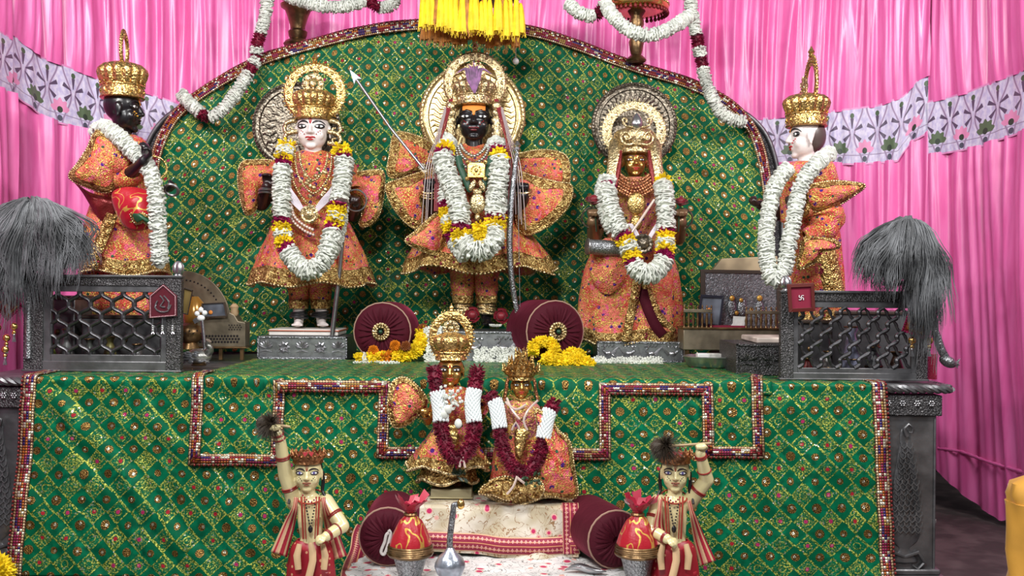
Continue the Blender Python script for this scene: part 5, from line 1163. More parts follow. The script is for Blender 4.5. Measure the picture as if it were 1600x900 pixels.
# ------------------------------------------------------------ bolsters
def bolster(label, px, py, Y, rpx, L, yaw, orn, zbase):
    k = K(Y); r = rpx*k; c = P(px, py, Y); c.z = zbase+r+.004; ax = Vector((math.sin(math.radians(yaw)), math.cos(math.radians(yaw)), 0)); R = Vector((0, 0, 1)).rotation_difference(ax).to_matrix()
    t = thing('bolster', label, 'bolster', (c.x, c.y+L/2, zbase))
    def pl(th, j): return 1+.012*math.sin(th*3)
    MB().lathe([(r*.05, -.002), (r*.25, -.012), (r*.6, -.024), (r*.85, -.016), (r*.97, 0), (r, .02), (r*1.02, L*.5), (r, L-.02), (r*.96, L), (r*.7, L+.012), (.003, L+.012)], c, 72, R, fn=lambda th, j: 1+(.035*(1-j*10)*math.sin(th*26) if j < .1 else 0)+.006*math.sin(th*3)).build('cushion', VELV, t)
    m = MB(); nrm = -ax
    rad = []                                               # gathers on the end face
    A = R @ Vector((1, 0, 0)); B = R @ Vector((0, 1, 0))
    for q in range(26):
        a = 2*PI*q/26+.1*math.sin(q); e = A*math.cos(a)+B*math.sin(a); m.tube([c+e*r*.18-ax*.012, c+e*r*.5-ax*.024, c+e*r*.75-ax*.020, c+e*r*.93-ax*.004], [.006, .008, .007, .002], 6)
    m.build('end_gathers', VELV, t)
    m = MB(); bangle(m, c+ax*.004, r*1.0, .0035, ax); m.build('piping', ROPE, t)
    if orn == 'rosette':
        m = MB(); o = c-ax*.030
        for q in range(18):
            a = 2*PI*q/18; e = A*math.cos(a)+B*math.sin(a); m.ell(o+e*r*.27, r*.06, 8, 6); m.spike(o+e*r*.1, o+e*r*.27-ax*.008, r*.035, 5)
        for q in range(10):
            a = 2*PI*q/10; e = A*math.cos(a)+B*math.sin(a); m.ell(o+e*r*.16-ax*.006, r*.045, 8, 6)
        ro = m.build('gold_rosette', GOLDP, t); MB().ell(o-ax*.006, r*.08, 10, 8).build('green_stone', plain('dark_green_stone', (.01, .05, .03), .2), ro)
    elif orn == 'loop':
        o = c-ax*.035; m = MB(); pts = [o+A*(x*r)+B*(z*r) for x, z in ((.05, 0), (-.1, .05), (-.05, -.3), (.12, -.62), (.26, -.7), (.28, -.5), (.12, -.2), (.05, 0))]; 
        U = Vector((0, 0, 1)); S = Vector((1, 0, 0)); pts = [o+S*(x*r)+U*(z*r) for x, z in ((.10, .25), (-.02, .15), (-.08, -.1), (-.20, -.42), (-.10, -.52), (.0, -.3), (.08, -.02), (.12, .2), (.05, .32))]
        m.tube(catmull(pts, n=6), .0055, 6); m.build('cord_loop', plain('white_cord', (.6, .56, .54), .6, 0, 90, .5), t)
    return t
bolster('maroon velvet bolster with gold rosette between the lotus plinth and the marigolds', 597, 522, .80, 45, .28, 4, 'rosette', TOP+.014)
bolster('maroon velvet bolster with gold rosette beside the gold-faced statue skirt', 868, 522, .78, 48, .30, -20, 'rosette', TOP+.014)
bolster('maroon velvet bolster with white cord loop behind the wrapped coconut, on floral sheet', 606, 846, -.47, 45, .32, -2, 'loop', LOW+.008)
bolster('maroon velvet bolster at the bordered end of the ivory brocade bench', 962, 846, -.48, 45, .30, -16, None, LOW+.008)
# ------------------------------------------------------------ small idols
def tiara(parent, M, mat, b0=.5, h=.5, r=.8, n=9, y=.05, flare=.15, hp=.55, base=None, wide=1.0):
    c = MB(M).lathe([(r*.95, b0), (r, b0+.04), (r*.97, b0+h*.3), (r*(1+flare*.4), b0+h*.5), (r*(.9+flare*.4), b0+h*.5), (r*.85, b0)], (0, y, 0), 36).build('crown', base or mat, parent); m = MB(M)
    for k in range(n*2):
        t = 2*PI*(k+.25)/(n*2); e = Vector((math.cos(t), math.sin(t), 0)); g = Vector((-e.y, e.x, 0)); w = PI*r/n/2*1.15; q = h*(.5+hp*(1.0 if k % 2 else .8)); o = Vector((0, y, b0+h*.45)); rr = r*(1+flare*.4); rt = r*(1+flare)
        rs = [[o+e*(rr+dy)+g*(-w)+Vector((0,0,0)), o+e*(rr+dy)+g*w, o+e*(rt+dy)*1.0+g*w*.9+Vector((0,0,q*.45)), o+e*(rt+dy)+Vector((0,0,q)), o+e*(rt+dy)-g*w*.9+Vector((0,0,q*.45))] for dy in (-.025, .035)]
        m.rings(rs); m.ell(o+e*(rt+.04)+Vector((0,0,q*.4)), w*.35, 6, 4); m.ell(o+e*(rt)+Vector((0,0,q)), w*.22, 6, 4)
    m.build('crown_points', mat, c); return c
Y = -.17; k = K(Y)
b0_ = P(673, 764, Y-.05); t = thing('idol_block', 'small pale gilt block under the standing small idol on the bench', 'block', (P(705, 775, Y).x, Y, BZ+.010)); MB().box((P(673, 764, Y-.05).x, Y-.05, BZ+.010), (P(737, 764, Y-.05).x, Y+.06, BZ+.046)).build('block', plain('pale_gilt', (.36, .32, .19), .5, .3, 60, .4), t, bevel=.003)
m = MB().box((P(671, 764, Y-.05).x, Y-.053, BZ+.0105), (P(739, 764, Y-.05).x, Y+.063, BZ+.016)); m.build('block_foot', plain('pale_gilt_edge', (.42, .36, .2), .5, .3), t, bevel=.002)
zb = BZ+.047; fy = zpy(zb, Y)
sA = thing('small_idol', 'small gilded standing idol with a tall gold crown on the bench block', 'idol', (P(705, 760, Y).x, Y, zb))
hM = bodybuild(sA, Y, (704, 580, 0, 25, 0), [(705, 622, .01, 17), (705, 660, .01, 15), (705, 690, .01, 20)],
    [([(684, 622, .01, 8), (668, 658, 0, 7), (663, 648, -.06, 5)], (0, -.5, .9), (.3, -.9, -.3), 22, .9, 1), ([(726, 622, .01, 8), (746, 658, 0, 7), (750, 648, -.06, 5)], (0, -.5, .9), (-.3, -.9, -.3), 22, .9, -1)],
    [([(697, 690, .01, 10), (697, 735, .01, 8), (696, fy-5, .01, 6)], (693, fy, -.03), 16), ([(714, 690, .01, 10), (714, 735, .01, 8), (715, fy-5, .01, 6)], (718, fy, -.03), 16)], GOLDSK, GOLDSK, .0026, footskin=plain('brown_skin_small', (.2, .09, .04), .4), wide=1.22, hfr=.09)
face_marks(sA, hM, brow=INK, big=.95, wide=1.22, lips=RED, tilak=RED); m = MB(hM); m.ell((0, .30, .1), (.86, .62, .80), 20, 14); m.build('black_hair', BHAIR, sA)
crown(sA, hM, GOLD, bt=1.25, top=2.35, r=1.02, b0=.70, ring=(2.1, 1.4, 1.65, .66), n_fl=10, ros=True)
skirt('tunic', [(705, 604, 12), (705, 613, 27), (705, 645, 27), (705, 672, 25)], Y, CORAL, sA, trim=0, amp=.02, yr=.7, seed=1)
skirt('skirt', [(705, 664, 25), (704, 680, 34), (702, 705, 49), (700, 728, 60)], Y, CORAL, sA, nf=9, amp=.10, trim=.22, yr=.65, seed=7.1, wav=.012, solid=.004)
skirt('underskirt', [(703, 700, 32), (700, 730, 38), (698, 748, 42)], Y, MASK, sA, nf=9, amp=.10, trim=.3, yr=.65, seed=2.1, wav=.010, solid=.004)
panel('fan_sleeve', [(668, 628), (655, 606), (632, 590), (613, 598), (606, 625), (609, 655), (618, 668), (638, 662), (652, 650), (664, 640)], Y-.05, sA, bulge=.03, trim=8, center=(640, 632), seed=4, thick=.008, tx=.2)
limb('sleeve', [(726, 618, 0), (740, 634, -.02), (752, 640, -.05)], [11, 13, 14], Y, CORAL, sA, trim=2, seed=4, solid=.003)
m = MB(); bangle(m, P(663, 651, Y-.055), .017, .0035, (0, -.4, 1)); bangle(m, P(750, 651, Y-.055), .017, .0035, (0, -.4, 1)); m.build('bangles', BRASS, sA)
m = MB(); m.ell(P(706, 685, Y-.12), (.026, .012, .035), 12, 8); m.ell(P(706, 668, Y-.115), (.032, .012, .012), 12, 8); m.build('gold_pendant', GOLD, sA)
garland('garland of maroon petals and strung white buds on the standing small idol', [(678, 574, -.06), (681, 600, -.09), (688, 640, -.11), (690, 672, -.13), (700, 705, -.155), (714, 718, -.17), (732, 702, -.155), (741, 668, -.13), (738, 630, -.11), (743, 600, -.09), (746, 578, -.06)], Y, 13,
    [('m', 46), ('b', 52), ('m', 150), ('b', 56), ('m', 38)])
m = MB()
for q in range(34): 
    c = P(703+ru(-17, 20), 606+ru(0, 30), Y-.12+ru(-.01, .01)); m.spike(c, c+Vector((ru(-1, 1), -.5, ru(-1, 1)))*.02, .007, 5)
for x, y in ((700, 640), (694, 648), (716, 662)): m.ell(P(x, y, Y-.14), (.014, .010, .018), 8, 6)
m.build('jasmine_spray', WPET, tag=('spray of loose white jasmine at the throat of the standing small idol', 'flowers', None, 'stuff'))
# second small idol
Y = -.18; zb = BZ+.010
sB = thing('small_idol', 'small gilded idol with pointed tiara and long spread brocade robe', 'idol', (P(825, 770, Y).x, Y, zb))
hM = bodybuild(sB, Y, (814, 603, 0, 20, 4), [(814, 642, .01, 17), (815, 670, .01, 15), (816, 700, .02, 20), (820, 762, .02, 16)],
    [([(796, 640, .01, 7), (776, 662, 0, 6), (768, 640, -.04, 5)], (0, -.3, 1), (.3, -.9, -.3), 18, .9, 1), ([(832, 640, .01, 7), (856, 668, 0, 6), (858, 642, -.04, 5)], (0, -.3, 1), (-.3, -.9, -.3), 18, .9, -1)], [], GOLDSK, GOLDSK, .0026, wide=1.15, hfr=.09)
face_marks(sB, hM, brow=INK, big=.9, wide=1.15, lips=RED, tilak=None, bindi=RED)
tiara(sB, hM, GOLD, b0=.45, h=.95, r=1.05, n=10, flare=.38, hp=.45)
tiara(sB, hM, GOLD, b0=1.0, h=1.0, r=.78, n=7, flare=.25, hp=.40)
tiara(sB, hM, GOLD, b0=1.6, h=.9, r=.42, n=4, flare=.1, hp=.6)
m = MB(hM)
for sx in (-1, 1): m.tube(catmull([(sx*.55, .2, .95), (sx*1.05, .05, .4), (sx*1.15, -.02, -.3), (sx*1.35, -.1, -1.2)], n=6), [.10, .13, .16, .2, .22, .22, .22, .2, .2, .2, .2, .2, .2, .2, .2, .2, .2, .2, .2], 10, flat=.6)
m.build('veil', COPPER, sB)
m = MB(); string(m, [(797, 618, -.07), (814, 626, -.10), (832, 620, -.07)], Y, .006); m.build('gold_chin_chain', GOLD, sB)
skirt('bodice', [(814, 626, 12), (814, 636, 28), (815, 660, 30), (816, 690, 30)], Y, coral('purple_pink_brocade', (.40, .10, .16), (.62, .22, .16)), sB, trim=0, amp=.05, yr=.7, seed=3)
skirt('robe', [(816, 676, 30), (817, 700, 44), (822, 735, 53), (828, 774, 64)], Y, CORAL, sB, nf=7, amp=.14, trim=.12, yr=.62, seed=1.3, wav=.016, solid=.004)
panel('robe_side', [(836, 640), (856, 650), (872, 672), (890, 690), (897, 730), (903, 770), (895, 778), (868, 776), (846, 770), (838, 735), (850, 700), (842, 670)], Y-.10, sB, bulge=.05, trim=6, center=(868, 725), seed=8, thick=.02, tx=.3)
panel('robe_hem_spread', [(765, 752), (790, 745), (815, 752), (840, 748), (850, 765), (838, 780), (815, 768), (795, 781), (768, 772), (748, 770)], Y-.15, sB, bulge=.02, mat=LACE, trim=5, center=(800, 762), seed=8, thick=.015)
m = MB(); m.ell(P(813, 690, Y-.13), (.022, .012, .045), 12, 8); m.ell(P(815, 676, Y-.125), (.026, .012, .02), 12, 8); m.ell(P(811, 705, Y-.135), (.016, .012, .03), 12, 8); m.build('gold_sash', GOLD, sB)
m = MB()
for q in ([(792, 622, -.09), (800, 640, -.12), (812, 655, -.13)], [(840, 626, -.09), (826, 640, -.12), (818, 658, -.13), (824, 672, -.13)], [(800, 672, -.13), (806, 660, -.135), (812, 672, -.13)], [(790, 628, -.1), (806, 640, -.125), (822, 632, -.12)]): string(m, q, Y, .0045)
m.build('white_bead_strings', PEARL, sB)
garland('garland of maroon petals and strung white buds on the small idol in the spread robe', [(764, 616, -.08), (775, 632, -.10), (781, 668, -.12), (786, 702, -.14), (802, 730, -.16), (820, 738, -.165), (838, 722, -.15), (848, 690, -.13), (855, 652, -.11), (866, 630, -.08)], Y, 12.5, [('m', 18), ('b', 46), ('m', 170), ('b', 46), ('m', 22)])
for strs, lc, lab in ((([(808, 744, -.19), (802, 760, -.2), (792, 772, -.2)], [(808, 746, -.19), (815, 752, -.195), (822, 757, -.2)]), (828, 750, -.21), 'short beaded garland ends with dark leaves on the spread robe hem'), (([(722, 712, -.17), (718, 730, -.18)], [(722, 712, -.17), (727, 731, -.18)]), (716, 738, -.10), 'two short bead strings hanging below the maroon loop of the standing small idol')):
    t = thing('garland_end', lab, 'garland end', P(strs[0][-1][0], strs[0][-1][1], Y+strs[0][-1][2])); m = MB(); [string(m, q, Y, .0045) for q in strs]; m.build('bead_strings', PEARL, t); m = MB()
    for q in range(12):
        c = P(lc[0]+ru(-12, 14), lc[1]+ru(-6, 8), Y+lc[2]); m.spike(c, c+Vector((ru(-1, 1), -.3, ru(-1, 1)))*.028, .007, 4)
    m.build('leaves', LEAF, t)
# ------------------------------------------------------------ attendant boys
TERR = goldm('terracotta_gilt', (.55, .25, .11), .4, 70); CREAMS = CREAM
def boy(label, hx, hy, side, pts_up, pts_dn, sashes, whisk, Y=-.6, dirn=None):
    k = K(Y); cx = hx; fy = zpy(.004, Y); t = thing('attendant_figure', label, 'figure', (P(hx, fy, Y).x, Y, .002)); s = side
    armU = ([(a, b, c, r) for a, b, c, r in pts_up], dirn or (-.2*1, -.2, .9), (.1, -1, 0), 26, .95, s); armD = ([(a, b, c, r) for a, b, c, r in pts_dn], (s*1.0, -.45, -.12), (0, .3, -1), 24, .7, -s)
    tx = hx+ (4 if s < 0 else -2)
    hM = bodybuild(t, Y, (hx, hy, 0, 28, -6*s if s < 0 else -8), [(tx, 788, .01, 20), (tx, 812, .0, 20), (tx+1, 838, 0, 17), (tx+1, 858, .0, 19)],
        [([(tx+s*24, 785, .01, 13)]+armU[0], armU[1], armU[2], armU[3], armU[4], armU[5]), ([(tx-s*24, 784, .01, 13)]+armD[0], armD[1], armD[2], armD[3], armD[4], armD[5])],
        [([(tx-11, 862, 0, 14), (tx-13, 925, -.01, 11), (tx-13, fy-10, 0, 7)], (tx-16, fy, -.1), 30), ([(tx+13, 862, 0, 14), (tx+15, 925, -.01, 11), (tx+15, fy-10, 0, 7)], (tx+18, fy, -.1), 30)], CREAM, CREAM, .0034, hfr=.10, wide=1.18)
    face_marks(t, hM, iris=BLUE, lips=plain('brown_lips', (.30, .09, .05), .4), big=.95, wide=1.18, tilak=plain('brown_mark', (.35, .10, .05), .4), dots=INK, brow=plain('brown_brow', (.03, .02, .02), .4))
    m = MB(hM); m.ell((0, .24, .28), (.80, .66, .74), 20, 14)
    for q in (-1, 1): m.tube(catmull([(q*.80, .10, .1), (q*.84, .12, -.5), (q*.80, .05, -.95), (q*.95, -.1, -1.25), (q*1.0, -.3, -1.6)], n=4), [.10]*8+[.09]*5+[.07]*4, 8)
    m.build('black_hair', BHAIR, t)
    tiara(t, hM, TERR, b0=.60, h=.60, r=.86, n=8, flare=.08, hp=.30); MB(hM).ell((0, .05, .85), (.7, .7, .35), 16, 8).build('red_cap', plain('red_cap_paint', (.30, .02, .03), .4), t)
    # clothes
    skirt('dhoti', [(tx+1, 843, 21), (tx+1, 856, 31), (tx+1, 885, 35), (tx+1, 920, 37)], Y, DOTC, t, trim=0, amp=.08, nf=6, yr=.72, seed=2, solid=.004)
    for q in (-1, 1): limb('trouser_leg', [(tx+1+q*15, 890, 0), (tx+1+q*17, 940, 0), (tx+1+q*16, 975, .0)], [19, 16, 10], Y, DOTC, t, seed=q, solid=.004)
    m = MB(); pts = [P(tx+1+math.sin(a)*4-1, 848+a*14, Y-.062-.006*a) for a in (0, 1, 2, 3, 4)]; m.tube(pts, [.008, .012, .012, .012, .012], 8, flat=.5)
    for q in (-1, 1): m.tube([P(tx+1+q*18, 850, Y-.055), P(tx+1+q*22, 868, Y-.065), P(tx+1+q*20, 890, Y-.07)], [.008, .012, .010], 8, flat=.5)
    m.build('sash_ends', STRIPE, t)
    redb = MB()
    ups = armU[0]; dns = armD[0]
    for arr in ([(tx+s*24, 785, .01, 13)]+list(ups), [(tx-s*24, 784, .01, 13)]+list(dns)):
        for (a, b) in zip(arr, arr[1:]):
            A = P(a[0], a[1], Y+a[2]); B_ = P(b[0], b[1], Y+b[2]); d = B_-A
            for f in ((.5, .56) if b is not arr[-1] else (.35, .85, .92)): r_ = (a[3]*(1-f)+b[3]*f)*k; bangle(redb, A+d*f, r_*1.0, .0028, d)
    redb.build('armlets', plain('dark_red_enamel', (.26, .02, .02), .3), t)
    m = MB()
    for q in (-1, 1): string(m, [(tx+q*14, 776, -.045), (tx+q*13, 800, -.055), (tx+q*11, 842, -.045)], Y, .0035); string(m, [(tx+q*9, 776, -.05), (tx+q*9, 800, -.06), (tx+q*7, 842, -.047)], Y, .0022)
    bangle(m, P(tx, 776, Y-.0), .043, .003, (0, -.4, 1)); m.build('painted_straps', plain('red_paint_lines', (.38, .05, .03), .4), t)
    m = MB(); beadstring(m, [(tx-8, 784, -.056), (tx-4, 805, -.064), (tx, 822, -.062), (tx+4, 805, -.064), (tx+8, 784, -.056)], Y, .0032, 1.6); m.ell(P(tx, 827, Y-.058), (.008, .005, .012), 8, 6); m.build('bead_necklace', INK, t)
    m = MB(); beadstring(m, [(tx-12, 774, -.045), (tx, 785, -.06), (tx+12, 774, -.045)], Y, .0035, 1.5); m.build('red_beads', plain('red_beads', (.3, .03, .04), .4), t)
    for sh in sashes:
        q = catmull([P(a, b, Y+c) for a, b, c in sh], n=8); ribbon('striped_sash', q, lambda f: .014+.058*max(0, f-.25), (0, -1, .1), STRIPE, t, .005)
    if whisk:
        (hx_, hy_, hd), (wx, wy, wd), R_ = whisk; w_ = thing('fly_whisk', 'dark bristle fly whisk raised by ' + ('the cream boy figure beside the left pot' if s < 0 else 'the cream boy figure beside the right pot'), 'whisk', P(hx_, hy_, Y+hd))
        A = P(hx_, hy_, Y+hd); B_ = P(wx, wy, Y+wd); d = (B_-A).normalized(); MB().tube([A-d*.045, A, B_], .0045, 8).build('handle', plain('pale_stick', (.42, .30, .16), .5), w_)
        m = MB()
        for q in range(1100):
            v = Vector((ru(-1, 1), ru(-.8, .8), ru(-1, 1))); v = (v + d*ru(0, 1.4)).normalized(); L = R_*k*ru(.6, 1.25); st = B_-d*.02; m.tube([st, st+v*L*.5+d*.005, st+v*L+Vector((0, 0, -.15*L))], [.0010, .0008, .0004], 3, False)
        m.ell(B_+d*R_*k*.3, R_*k*.45, 12, 8); m.build('bristles', HAIRB, w_)
    return t
boy('cream enamel boy figure raising its arm straight up beside the white-loop bolster', 481, 740, -1, [(446, 742, -.01, 11.5), (438, 690, -.04, 9), (434, 678, -.05, 8)], [(535, 822, -.02, 11), (510, 838, -.07, 8)],
    [[(463, 777, -.06), (460, 796, -.065), (452, 820, -.02), (436, 866, -.02)], [(505, 777, -.06), (508, 795, -.06), (516, 822, .03), (530, 872, .02)]], ((432, 664, -.055), (418, 662, -.055), 24), dirn=(-.15, -.2, 1))
boy('cream enamel boy figure raising a bent arm beside the rightmost wrapped coconut', 1055, 740, 1, [(1104, 750, -.01, 11.5), (1094, 708, -.05, 8)], [(1017, 828, -.02, 11), (1042, 842, -.07, 8)],
    [[(1032, 780, -.05), (1030, 800, -.06), (1028, 825, -.04), (1034, 850, -.05)], [(1076, 782, -.05), (1082, 805, -.05), (1092, 840, -.0), (1106, 880, .0)]], ((1090, 694, -.06), (1034, 698, -.07), 24), dirn=(-.1, -.2, 1))
# ------------------------------------------------------------ silver cups and wrapped coconuts, sprinkler
def cup(px, Y, lab1, lab2, tx):
    k = K(Y); c = P(px, 869, Y); z0 = LOW+.008; h = c.z-z0; r = 27*k; t = thing('silver_cup', lab1, 'cup', (c.x, c.y, z0))
    MB().lathe([(.002, 0), (r*.72, 0), (r*.76, .006), (r*.66, .014), (r*.74, h*.35), (r*.88, h*.75), (r*.98, h*.97), (r*1.02, h), (r*.93, h), (r*.85, h*.8), (.002, h*.72)], (c.x, c.y, z0), 36).build('cup_body', SILV, t)
    MB().lathe([(r*.9, h-.004), (r*1.28, h+.004), (r*1.36, h+.012), (r*1.33, h+.015), (r*.9, h+.004)], (c.x, c.y, z0), 48, fn=lambda th, j: 1+.03*math.sin(th*12)*j).build('scalloped_rim', BRASS, t)
    m = MB(); q = thing('wrapped_coconut', lab2, 'coconut', (c.x, c.y, z0+h)); R_ = 34*k; H = 62*k
    MB().lathe([(R_*.5, -.0), (R_*.82, .008), (R_*.96, H*.14), (R_*.96, H*.30), (R_*.84, H*.52), (R_*.66, H*.74), (R_*.50, H*.90), (R_*.24, H*1.03), (R_*.20, H*1.10), (R_*.28, H*1.16)], (c.x, c.y, z0+h), 60, fn=lambda th, j: 1+.05*math.sin(th*11)*j+.02*math.sin(th*5+1)).build('red_cloth', REDC, q)
    m = MB(); [bangle(m, (c.x, c.y, z0+h+H*f), R_*(1.0 if f < .28 else .97), .0042) for f in (.13, .18, .23, .28)]; bangle(m, (c.x, c.y, z0+h+H*1.06), R_*.24, .006); m.build('gold_cord', BRASS, q)
    m = MB(); T0 = Vector((c.x, c.y, z0+h+H*1.1))
    for j in range(16):
        a = 2*PI*j/16; e = Vector((math.cos(a), math.sin(a), 0)); f = Vector((-e.y, e.x, 0)); L = R_*ru(.5, .85); m.rings([[T0+e*R_*.12-f*.006, T0+e*R_*.12+f*.006, T0+e*R_*.16], [T0+e*L*.6-f*.014+Vector((tx*.3, 0, L*.5)), T0+e*L*.6+f*.014+Vector((tx*.3, 0, L*.55)), T0+e*L*.7+Vector((tx*.3, 0, L*.5))], [T0+e*L-f*.012+Vector((tx, 0, L*ru(.6, 1.2))), T0+e*L+f*.016+Vector((tx, 0, L*ru(.6, 1.2))), T0+e*L*1.02+Vector((tx, 0, L*.9))]])
    m.build('knot_ruffle', plain('crimson_satin', (.45, .015, .05), .4, sheen=.3), q)
cup(641, -.62, 'embossed silver cup holding the wrapped coconut beside the silver sprinkler', 'coconut wrapped in red and gold cloth beside the white-loop bolster', .01)
cup(996, -.62, 'embossed silver cup holding the wrapped coconut in front of the right boy figure', 'coconut wrapped in red and gold cloth beside the right boy figure', .006)
Y = -.72; k = K(Y); c = P(703, 884, Y); z0 = LOW+.008; r = 24*k; hb = c.z+20*k-z0
t = thing('rosewater_sprinkler', 'silver long-necked rosewater sprinkler with a gold bud tip', 'sprinkler', (c.x, c.y, z0)); zc = c.z-z0
MB().lathe([(.002, 0), (r*.6, 0), (r*.62, .008), (r*.30, .02), (r*.35, max(.03, zc-r*.9)), (r*.8, zc-r*.55), (r, zc-.002), (r*.97, zc+r*.2), (r*.75, zc+r*.6), (r*.4, zc+r*.9), (r*.22, zc+r*1.2), (.002, zc+r*1.22)], (c.x, c.y, z0), 40, fn=lambda th, j: 1+.02*math.sin(th*14)).build('bowl', plain('blue_silver', (.42, .46, .54), .3, .8, 50, .8, var=.4), t)
b_ = c+Vector((0, 0, r*1.1)); tp = P(708, 800, Y); MB().tube(catmull([b_, P(703, 840, Y), tp, P(709, 790, Y), P(715, 788, Y)], n=6), [.010]*7+[.010]*6+[.009]*12, 12).build('neck', SILV, t)
MB().lathe([(.004, -.012), (.011, -.006), (.013, .004), (.010, .014), (.003, .022)], P(720, 790, Y), 16).build('gold_bud', GOLDS, t); MB().ell(b_+Vector((0, 0, 0)), (.013, .013, .008), 14, 8).build('gold_ring', BRASS, t)
t = thing('silver_leaf_tray', 'small curled silver leaf tray lying on the white sheet beside the bolster', 'tray', P(916, 886, -.55)); m = MB(); m.grid(20, 8, lambda i, j: (Vector((P(882, 880, -.5).x+.14*i, -.52+.05*(j-.5)*math.sin(PI*min(max(i,.03),.97))-.02*i, LOW+.014+.02*(j-.5)**2*4*math.sin(PI*i)+.006*math.sin(i*7))), (i, j))); m.build('tray', SILVB, t, solid=.003)
# yellow bundle right, yellow petal bundle left
t = thing('cloth_bundle', 'mustard cotton bundle at the right frame edge in front of the curtain', 'bundle', (P(1620, 880, -.5).x, -.5, 0)); c = P(1618, 840, -.5)
m = MB().lathe([(.05, 0), (.095, .01), (.10, .12), (.088, .2), (.098, .28), (.09, .36), (.088, .425), (.09, .445), (.03, .455)], (c.x, c.y, .0), 60, fn=lambda th, j: 1+.05*math.sin(th*5+j*9)+.03*math.sin(j*60)+.04*mn.noise(Vector((math.cos(th)*3, math.sin(th)*3, j*7)))); m.build('wrapped_body', YELC, t)
MB().lathe([(.05, .44), (.095, .445), (.10, .47), (.09, .51), (.05, .53), (.01, .535)], (c.x+.01, c.y, .0), 60, fn=lambda th, j: 1+.05*math.sin(th*7+j*6)).build('folded_top', YELC, t)
m = MB(); c = P(-12, 903, -.21); c.z = .087; pom(m, c, .085, 260); m.build('marigold_ball', YPET, tag=('yellow marigold ball at the lower left corner before the altar post', 'flower'))
# ============================================================ ON THE ALTAR TOP
zt = TOP+.016
garland('string of yellow and orange marigolds before the rosette bolster beside the lotus plinth', [(660, 520, 0.10), (656, 540, .04), (640, 553, .0), (612, 558, -.03), (585, 560, -.04), (556, 563, -.05)], .74, 12, [('y', 60), ('y', 20), ('o', 12), ('y', 22), ('w', 6), ('y', 12)], dens=.9, loc=(P(610, 560, .74).x, .7, zt))
m = MB(); pom(m, P(660, 515, .84), .030); m.build('marigold_flower', plain('bronze_marigold', (.30, .07, .01), .6, var=.3, nscale=60), tag=('bronze orange marigold on top of the yellow string', 'flower'))
for (x, y, lab) in ((617, 540, 'rust marigold leaning on the rosette bolster'), (634, 541, 'brown rust marigold second along the yellow string'), (583, 548, 'small orange marigold at the bolster foot')):
    m = MB(); pom(m, P(x, y, .70), .027); m.build('marigold_flower', OPET if x < 620 else plain('rust_marigold', (.22, .06, .01), .6), tag=(lab, 'flower'))
garland('coil of yellow marigolds before the bolster beside the gold-faced statue', [(833, 552, 0.0), (836, 538, .03), (852, 534, .03), (866, 542, .02), (864, 556, -.02), (850, 562, -.04), (876, 566, -.05), (900, 562, -.02), (922, 568, -.05)], .66, 10.5, [('y', 1)], dens=.9, loc=(P(870, 560, .66).x, .62, zt))
garland('second heap of yellow marigolds next to the white jasmine strip', [(880, 560, -.0), (892, 552, .02), (908, 556, .0), (896, 566, -.03), (918, 570, -.04), (928, 574, -.05)], .66, 10, [('y', 1)], dens=.9, loc=(P(905, 560, .66).x, .62, zt))
def pile(label, rect, Y, n, s=.013):
    m = MB(); x0, x1, y0, y1 = rect
    for q in range(n):
        f = rnd(); px = x0+(x1-x0)*rnd(); c = P(px, y0+(y1-y0)*f, Y+.04-.08*f)
        c.z = max(c.z, zt-.0)
        for j in range(5):
            a = 2*PI*j/5+q; m.spike(c, c+Vector((math.cos(a), -.4, math.sin(a)*.7+.3)).normalized()*s*1.4, s*.42, 5)
    return m.build('white_flowers', WPET, tag=(label, 'flowers', None, 'stuff'))
pile('strip of loose white jasmine in front of the leaf-relief plinth', (926, 1032, 560, 574), .80, 110); pile('loose white flowers before the bird-relief plinth', (742, 812, 545, 572), .80, 110); pile('white flowers heaped between the marigolds and the small idol crown', (664, 692, 512, 572), .78, 90)
pile('tiny white petals strewn at the foot of the marigold string', (555, 625, 566, 571), .66, 26, .010)
rose('dark red rose on the bird-relief plinth beside the silver bow', 783, 494, .99, 13, up=(0, -1, .25)); rose('dark red rose half hidden behind the small gold crown', 738, 492, .99, 13, up=(0, -1, .3))
m = MB()
for q in range(16): 
    a = q*2.4; c = P(774, 511, .98)+Vector((math.cos(a)*.014, math.sin(a)*.01, 0)); m.spike(c, c+Vector((math.cos(a), math.sin(a), .8))*.018, .006, 5)
m.build('white_flower', WPET, tag=('single white flower on the bird-relief plinth', 'flower'))
# left clutter: fan-shaped pierced brass panel, pierced shrine, frames, axe-mace, silver swan
def dots(m, pts, Y, r): [m.ell(P(a, b, Y), (r, .003, r), 8, 4) for a, b in pts]
Y = .98; t = thing('pierced_fan_screen', 'tarnished fan-shaped brass screen with rows of holes behind the silver axe', 'screen', P(310, 540, Y)); 
arc = [(285, 545)] + [(285+75*math.sin(a)*1.02, 508-85*math.cos(a)*1.0) for a in np.linspace(0, 1.45, 12)] + [(362, 545)]; MB().prism([P(a, b, Y) for a, b in arc], (0, 1, 0), .012).build('fan_plate', DULLM, t, smooth=False, bevel=.002)
m = MB(); dots(m, [(285+r*math.sin(a), 508-r*math.cos(a)*1.1) for r in (64, 44) for a in np.linspace(.1, 1.35, 14 if r > 50 else 10)], Y-.001, .0045); m.build('holes', VOID, t)
Y = .86; t = thing('pierced_brass_shrine', 'dull brass stand with diamond-pierced front beside the lotus plinth', 'stand', P(350, 556, Y)); a, b = P(308, 492, Y), P(383, 542, Y)
MB().prism([P(x, y, Y) for x, y in ((308, 542), (308, 500), (322, 500), (330, 496), (352, 496), (358, 488), (366, 492), (372, 502), (383, 504), (383, 542))], (0, 1, 0), .09).build('body', DULLM, t, smooth=False, bevel=.003)
